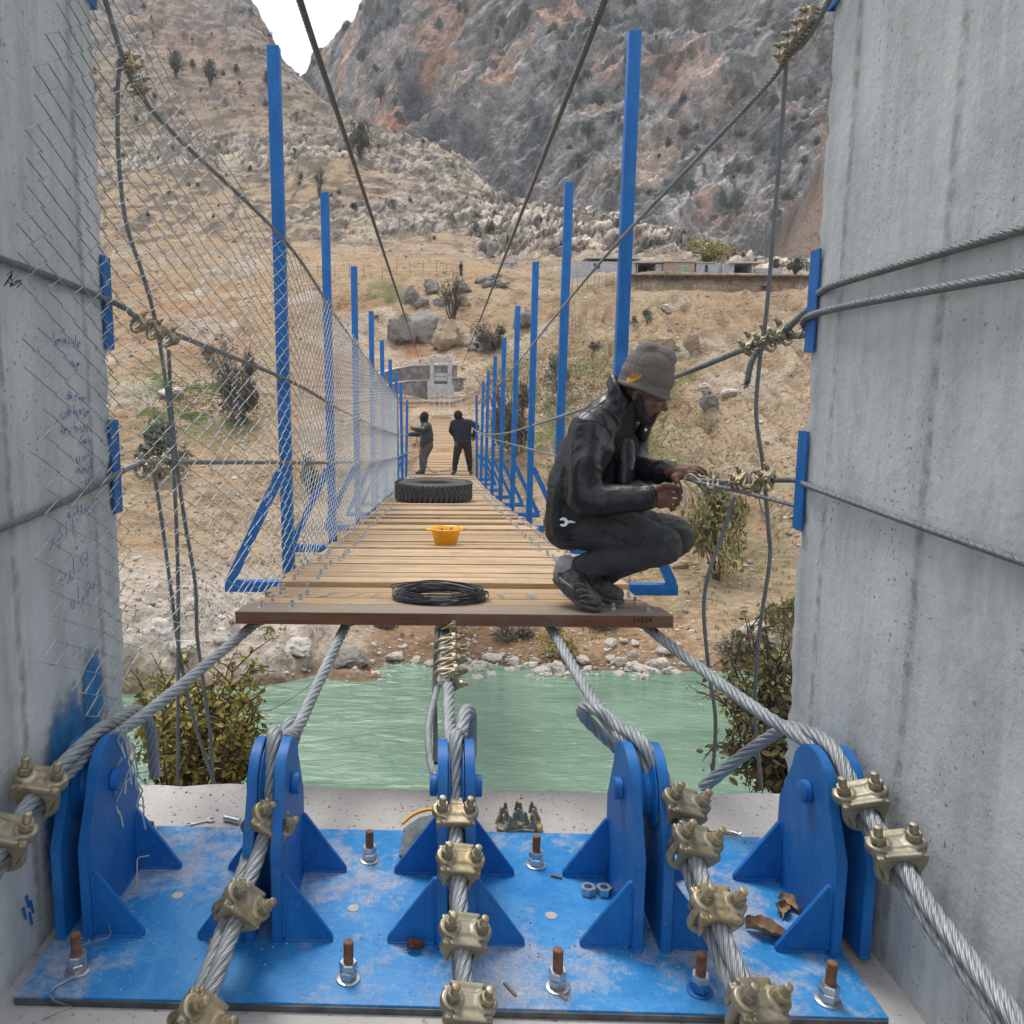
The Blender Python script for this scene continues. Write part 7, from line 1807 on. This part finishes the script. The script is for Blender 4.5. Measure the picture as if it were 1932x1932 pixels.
tb('dark_slot', 804, 958, 404, 438, -.1, .1, simple('shadowed recess concrete', (.16, .17, .18), None, 3, .95)); tb('plinth', 722, 1030, 450, 505, -.7, .5); tb('footing', 732, 1040, 506, 575, -.9, .4)
for x in (808, 965): tb('steel_saddle', x-12, x+12, 108, 122, -.12, .12, MAT['blue'])
mb = MB()
for k in range(7):
    x = 812 + k*21; y = 352 - 5*math.sin(k*1.7)
    pts = [Vector((TX(x + a*14), TYY - .215, TZ(y - b*12))) for a, b in ((-.6, 0), (-.2, .5*rng.uniform(.4, 1)), (.1, -.3), (.5, .3), (.7, 0))]; mb.tube(catmull(pts, 3), .018, 4, uvs=False)
for x in (742, 758, 975, 990):
    pts = [Vector((TX(x), TYY - .365, TZ(322))), Vector((TX(x+8), TYY - .365, TZ(335))), Vector((TX(x-4), TYY - .365, TZ(348)))]; mb.tube(pts, .018, 4, uvs=False)
mb.build('blue_writing', INK, TW)
STW = simple('rubble stone masonry', (.27, .255, .235), (.17, .16, .15), 1.6, .95, 0, .9, 3.5, .12, lo=.42, hi=.58); CAPM = simple('pale mortar capping', (.52, .50, .46), (.42, .40, .37), 2, .95)
def wall_run(name, pts, label, thick=.5, cap_=True):
    """masonry wall following (zoom x, top y, bottom y, distance)"""
    top = [V(WU(x), WV(a), Y) for x, a, b, Y in pts]; bot = [V(WU(x), WV(b), Y) for x, a, b, Y in pts]; mb = MB(); n = len(pts); vs = []
    for t, b in zip(top, bot): b = Vector((t.x, t.y, b.z - .5)); vs += [t, b, t + Vector((0, thick, 0)), b + Vector((0, thick, 0))]
    fs = []
    for i in range(n-1):
        a = i*4; c = a+4; fs += [(a, c, c+1, a+1), (a+2, a+3, c+3, c+2), (a, a+2, c+2, c), (a+1, c+1, c+3, a+3)]
    fs += [(0, 1, 3, 2), ((n-1)*4, (n-1)*4+2, (n-1)*4+3, (n-1)*4+1)]
    root = thing(name, top[0], label, 'stone wall', 'rubble walls by the far tower'); mb.add(vs, fs); mb.build('masonry', STW, root)
    if cap_:
        mb = MB()
        for t, t2 in zip(top[:-1], top[1:]): mb.bar(t + Vector((0, thick/2, .05)), t2 + Vector((0, thick/2, .05)), thick + .12, .10)
        mb.build('capping', CAPM, root)
wall_run('stone_wall', [(150, 322, 470, 77), (210, 298, 430, 77.6), (300, 272, 420, 78.4), (400, 250, 400, 79), (500, 233, 350, 79.4), (600, 224, 330, 79.6), (740, 222, 320, 79.6), (880, 222, 320, 79.6), (1000, 222, 340, 79.4), (1075, 222, 370, 79.2)], 'long curved rubble wall with pale capping behind the far tower')
wall_run('stone_wall', [(190, 470, 500, 74.5), (260, 452, 490, 74.8), (360, 428, 480, 75.2), (480, 410, 500, 75.6), (600, 402, 530, 75.9), (722, 400, 560, 76.2)], 'lower rubble wall with a white capping left of the far tower')
wall_run('stone_wall', [(1014, 372, 470, 76.6), (1090, 370, 466, 76.8), (1140, 378, 450, 77.2), (1150, 390, 440, 77.8)], 'short rubble wall with a rounded end right of the far tower')
# deck ropes run on bare to the tower
for k, x in enumerate((815, 880, 925, 985)):
    a = Vector((cx(64) + (-.6 + .4*k), 64.6, deckz(64.6))); b = Vector((TX(x), TYY - .92, TZ(500))); mb = MB(); mb.tube(catmull([a, a.lerp(b, .5) + Vector((0, 0, -.12)), b], 6), .02, 5)
    mb.build('bare_cable', MAT['rope'], label='bare cable between the end of the planks and the far tower', cat='wire rope', group='bare cables before the far tower')
# ------------------------------------------------------------------ terrace with houses
def uvbox(parent, nm, u0, u1, v0, v1, Y, depth, m, bev=0.0):
    a, b = V(u0, v1, Y), V(u1, v0, Y); mb = MB(); mb.box(((a.x+b.x)/2, Y + depth/2, (a.z+b.z)/2), (b.x-a.x, depth, b.z-a.z), bev=bev); return mb.build(nm, m, parent)
def blockmat(name, a, b, mort):
    t = NT(name); vec = t.coord(rot=(R(90), 0, 0))
    br = t.n('TexBrick', {'Vector': vec, 'Color1': (*a, 1), 'Color2': (*b, 1), 'Mortar': (*mort, 1), 'Scale': 1.0, 'Brick Width': .42, 'Row Height': .21, 'Mortar Size': .012})
    n = t.noise(t.coord(), 1.2, 6, .6); c = t.mix(t.ramp(n, [(.35, 0), (.7, .5)]), br.outputs[0], (.22, .21, .20))
    return t.set(color=c, rough=.95)
BLK = blockmat('grey concrete blocks', (.46, .48, .50), (.36, .38, .40), (.52, .52, .51)); TAN = blockmat('tan stone plaster', (.50, .385, .25), (.42, .32, .20), (.30, .23, .15)); DARK = simple('painted interior shade', (.06, .055, .05), (.04, .038, .035), 2, .95); ROOFM = simple('earth and slab roof', (.50, .47, .43), (.40, .37, .34), 1.5, .95)  # DARK paints interior shade onto shed backs and window boxes
HB = 'block buildings on the terrace'; YH = 106.0
def hloc(u, v, Y=YH): return V(u, v, Y)
h = thing('block_house', hloc(1122, 522), 'long grey block house with two small windows on the terrace', 'house', HB)
a_ = [(1059, 522), (1059, 508), (1096, 493), (1200, 494), (1200, 522)]; mb = MB(); pl = [V(u, v + (6 if v > 515 else 0), YH) for u, v in a_]; n = len(pl); mb.add([tuple(q) for q in pl] + [(q.x, q.y + 5, q.z) for q in pl], [list(range(n)), list(range(n, 2*n))[::-1]] + [(i, n+i, n+(i+1) % n, (i+1) % n) for i in range(n)]); mb.build('wall', BLK, h)
for u in (1126, 1177):
    w_ = uvbox(h, 'window', u-6, u+6, 497, 507, YH-.03, .2, DARK); uvbox(h, 'window_frame', u-7, u+7, 507, 508.4, YH-.08, .1, CAPM); uvbox(h, 'lintel', u-8, u+8, 494.4, 496.4, YH-.05, .1, CAPM)
mb = MB(); mb.bar(V(1096, 492.5, YH+2.9), V(1202, 493.3, YH+2.9), 5.2, .12); mb.build('roof', ROOFM, h)
h = thing('open_shed', hloc(1226, 522), 'open fronted shed with a dark inside beside the tall right post', 'shed', HB)
uvbox(h, 'back_wall', 1201, 1248, 495, 528, YH+4, .25, DARK); uvbox(h, 'side_wall', 1201, 1204, 495, 528, YH+.1, 4, BLK); uvbox(h, 'side_wall', 1236, 1250, 498, 528, YH+.1, 4, BLK); uvbox(h, 'roof', 1196, 1252, 492, 495.5, YH-.4, 5, ROOFM)
h = thing('tan_house', hloc(1278, 522), 'tan plastered house with a green window between grey block buildings', 'house', HB)
uvbox(h, 'wall', 1251, 1311, 494, 528, YH-.2, 5, TAN); uvbox(h, 'roof', 1249, 1313, 491.5, 494, YH-.5, 5.6, ROOFM)
w_ = uvbox(h, 'window', 1279, 1297, 503, 519, YH-.26, .15, simple('green glazing', (.16, .26, .14), (.30, .34, .26), .8, .3)); uvbox(h, 'window_frame', 1277, 1299, 501.4, 503, YH-.3, .14, CAPM); uvbox(h, 'window_frame', 1277, 1299, 519, 520.4, YH-.3, .14, CAPM); uvbox(h, 'window_frame', 1287, 1289, 503, 519, YH-.3, .1, CAPM)
h = thing('block_house', hloc(1335, 522), 'small grey block house right of the tan house', 'house', HB)
uvbox(h, 'wall', 1312, 1361, 496, 528, YH+.3, 5, BLK); uvbox(h, 'window', 1330, 1336, 500, 513, YH+.25, .2, DARK); uvbox(h, 'roof', 1310, 1352, 494, 496, YH+.1, 5.4, ROOFM)
h = thing('open_shed', hloc(1390, 522), 'concrete open shed with a dark mouth, at the right of the houses', 'shed', HB)
uvbox(h, 'back_wall', 1382, 1420, 498, 528, YH+3.6, .2, DARK); uvbox(h, 'side_wall', 1362, 1386, 497, 528, YH-.1, 3.6, BLK); uvbox(h, 'side_wall', 1417, 1421, 499, 528, YH-.1, 3.6, BLK); uvbox(h, 'roof', 1376, 1440, 492.5, 496.5, YH-.5, 4.6, ROOFM)
h = thing('low_block_wall', hloc(1450, 522), 'low grey block wall right of the open sheds', 'wall', HB)
uvbox(h, 'wall', 1422, 1476, 506, 528, YH+.4, .3, BLK)
h = thing('block_hut', V(960, 516, 120), 'tiny flat roofed block hut alone on the plateau', 'hut')
uvbox(h, 'wall', 949, 974, 496, 520, 120, 2.6, BLK); uvbox(h, 'roof', 947, 976, 494, 496, 119.8, 3, ROOFM); uvbox(h, 'window', 964, 968, 499, 501.5, 119.97, .1, DARK)
# retaining wall with an earthen lip and stick fence
mb = MB(); N_ = 60; YW = 100.9
RW = thing('retaining_wall', V(1370, 552, YW), 'long mud and stone retaining wall below the houses', 'wall')
topp = [V(1186 + (1560-1186)*i/N_, 521 + 2*i/N_ + rng.uniform(-.6, .6), YW) for i in range(N_+1)]; vs = []
for i, t in enumerate(topp): b = V(1186 + (1560-1186)*i/N_, 552 + 8*i/N_, YW - .3); vs += [tuple(t), (t.x, t.y-.35+rng.uniform(-.05, .05), b.z-.6), (t.x, t.y+1.2, t.z), (t.x, t.y+1.2, b.z-.6)]
fs = []
for i in range(N_): a = i*4; c = a+4; fs += [(a, c, c+1, a+1), (a, a+2, c+2, c), (a+2, a+3, c+3, c+2)]
mb.add(vs, fs); mb.build('masonry', simple('mud and stone wall', (.33, .255, .165), (.20, .15, .10), 1.0, .97, 0, .9, 3, .15, lo=.4, hi=.6), RW)
mb = MB()
for i in range(N_):
    t, t2 = topp[i], topp[i+1]; mb.bar(t + Vector((0, -.2, .12 + rng.uniform(-.03, .03))), t2 + Vector((0, -.2, .12 + rng.uniform(-.03, .03))), 1.0, .15)
mb.build('earth_capping', simple('earth roof lip', (.31, .25, .17), (.22, .17, .11), .9, .97), RW)
mb = MB()
for i in range(360):
    t = topp[rng.randrange(N_)]; b = t + Vector((rng.uniform(-.3, .3), -.72 + rng.uniform(-.1, .1), .05)); mb.tube([b, b + Vector((rng.uniform(-.2, .2), rng.uniform(-.1, .1), -rng.uniform(.2, .55)))], .03, 3, uvs=False)
mb.build('brush_fringe', LM['twig'][1], RW)
def stick_fence(name, pts, n, h_, label, rails=True):
    root = thing(name, pts[0], label, 'fence'); P = [Vector(p) for p in resample(catmull(pts, 6), 99)[0]] if False else None
    L = catmull(pts, 12); 
    for i in range(n):
        p = L[int(i*(len(L)-1)/(n-1))]; q = p + Vector((rng.uniform(-.12, .12), rng.uniform(-.1, .1), h_*rng.uniform(.8, 1.25))); mb = MB(); mb.tube([p - Vector((0, 0, .2)), p.lerp(q, .5) + Vector((rng.uniform(-.05, .05), 0, 0)), q], [.035, .03, .022], 5, uvs=False); mb.build('stick_post', LM['twig'][0] if i % 3 else LM['twig'][1], root)
    mb = MB()
    for hh in ((.35, .7) if rails else (.3, .55, .85)): mb.tube([p + Vector((0, 0, h_*hh)) for p in L], .012, 4, uvs=False)
    mb.build('fence_wire', MAT['darkwire'], root); return root
stick_fence('stick_fence', [V(1210, 551, 99.6), V(1300, 552, 99.6), V(1380, 555, 99.6), V(1450, 558, 99.6), V(1530, 563, 99.5)], 34, 1.5, 'long fence of crooked sticks at the foot of the retaining wall')
G_ = lambda u, v: ground_at(u, v)[0]
stick_fence('stick_fence', [G_(1065, 560), G_(1080, 552), G_(1115, 548), G_(1160, 548), G_(1200, 548)], 16, 1.5, 'brushy stick fence left of the retaining wall')
stick_fence('stick_fence', [G_(1062, 634), G_(1085, 618), G_(1105, 604)], 9, 1.3, 'short stick fence stepping down the slope')
stick_fence('wire_fence', [G_(530, 518), G_(600, 520), G_(680, 522), G_(760, 520), G_(830, 522), G_(872, 524)], 15, 1.7, 'thin wire fence along the edge of the plateau', False)
# goat below the wall, and a distant figure
def goat(p, sc):
    mb = MB(); c = lambda x, z, y=0: p + Vector((x*sc, y*sc, z*sc))
    chain(mb, [(c(-.30, .62), .15*sc), (c(0, .60), .17*sc), (c(.30, .64), .15*sc)]); chain(mb, [(c(.36, .68), .10*sc), (c(.52, .72), .075*sc), (c(.62, .62), .07*sc), (c(.72, .50), .04*sc)])
    for x, y in ((-.30, .09), (-.34, -.09), (.30, .09), (.34, -.09)):
        k = -.05 if x < 0 else .03
        chain(mb, [(c(x, .52, y), .07*sc), (c(x+k, .28, y), .035*sc), (c(x, 0, y), .025*sc)], 8)
    chain(mb, [(c(-.44, .70), .03*sc), (c(-.52, .80), .02*sc)], 8); chain(mb, [(c(.58, .74, .05), .02*sc), (c(.52, .84, .07), .012*sc)], 8); chain(mb, [(c(.58, .74, -.05), .02*sc), (c(.52, .84, -.07), .012*sc)], 8)
    return link_mesh('goat', voxelize(mb, .02*sc, 2), simple('black goat hair', (.016, .015, .015), (.03, .027, .025), 8, .9))
g = goat(V(1443, 553, 99.9), 1.1); g.scale = (1, 1, 1); tag(g, 'black goat grazing at the foot of the retaining wall', 'goat')
P0 = G_(868, 521); mb = MB(); s_ = 1.15
chain(mb, [(P0 + Vector((-.08, 0, 0)), .07), (P0 + Vector((-.06, 0, .5*s_)), .09), (P0 + Vector((0, 0, .8*s_)), .16), (P0 + Vector((0, 0, 1.15*s_)), .17), (P0 + Vector((.02, 0, 1.32*s_)), .08), (P0 + Vector((.03, 0, 1.46*s_)), .11)]); chain(mb, [(P0 + Vector((.10, 0, 0)), .07), (P0 + Vector((.08, 0, .5*s_)), .09), (P0 + Vector((.02, 0, .8*s_)), .15)])
chain(mb, [(P0 + Vector((.17, 0, 1.18*s_)), .07), (P0 + Vector((.24, -.05, .9*s_)), .055), (P0 + Vector((.2, -.1, .68*s_)), .045)]); chain(mb, [(P0 + Vector((-.17, 0, 1.18*s_)), .07), (P0 + Vector((-.24, -.05, .9*s_)), .055), (P0 + Vector((-.26, -.1, .68*s_)), .045)])
o = link_mesh('person', voxelize(mb, .03, 2), simple('dark distant clothing', (.02, .02, .022), (.035, .033, .033), 4, .9)); tag(o, 'tiny figure in dark clothes standing by the fence on the far plateau', 'person')
# ------------------------------------------------------------------ thin valley air
t = bpy.data.materials.new('valley haze'); t.use_nodes = True; nt_ = t.node_tree
nt_.nodes.remove(nt_.nodes['Principled BSDF']); pv = nt_.nodes.new('ShaderNodeVolumePrincipled')
pv.inputs['Color'].default_value = (.80, .88, 1.0, 1); pv.inputs['Density'].default_value = .00022; pv.inputs['Anisotropy'].default_value = .2
nt_.links.new(pv.outputs[0], nt_.nodes['Material Output'].inputs['Volume'])
mb = MB(); mb.box((0, 600, 190), (2990, 2390, 410)); o = mb.build('haze', t, kind='stuff')
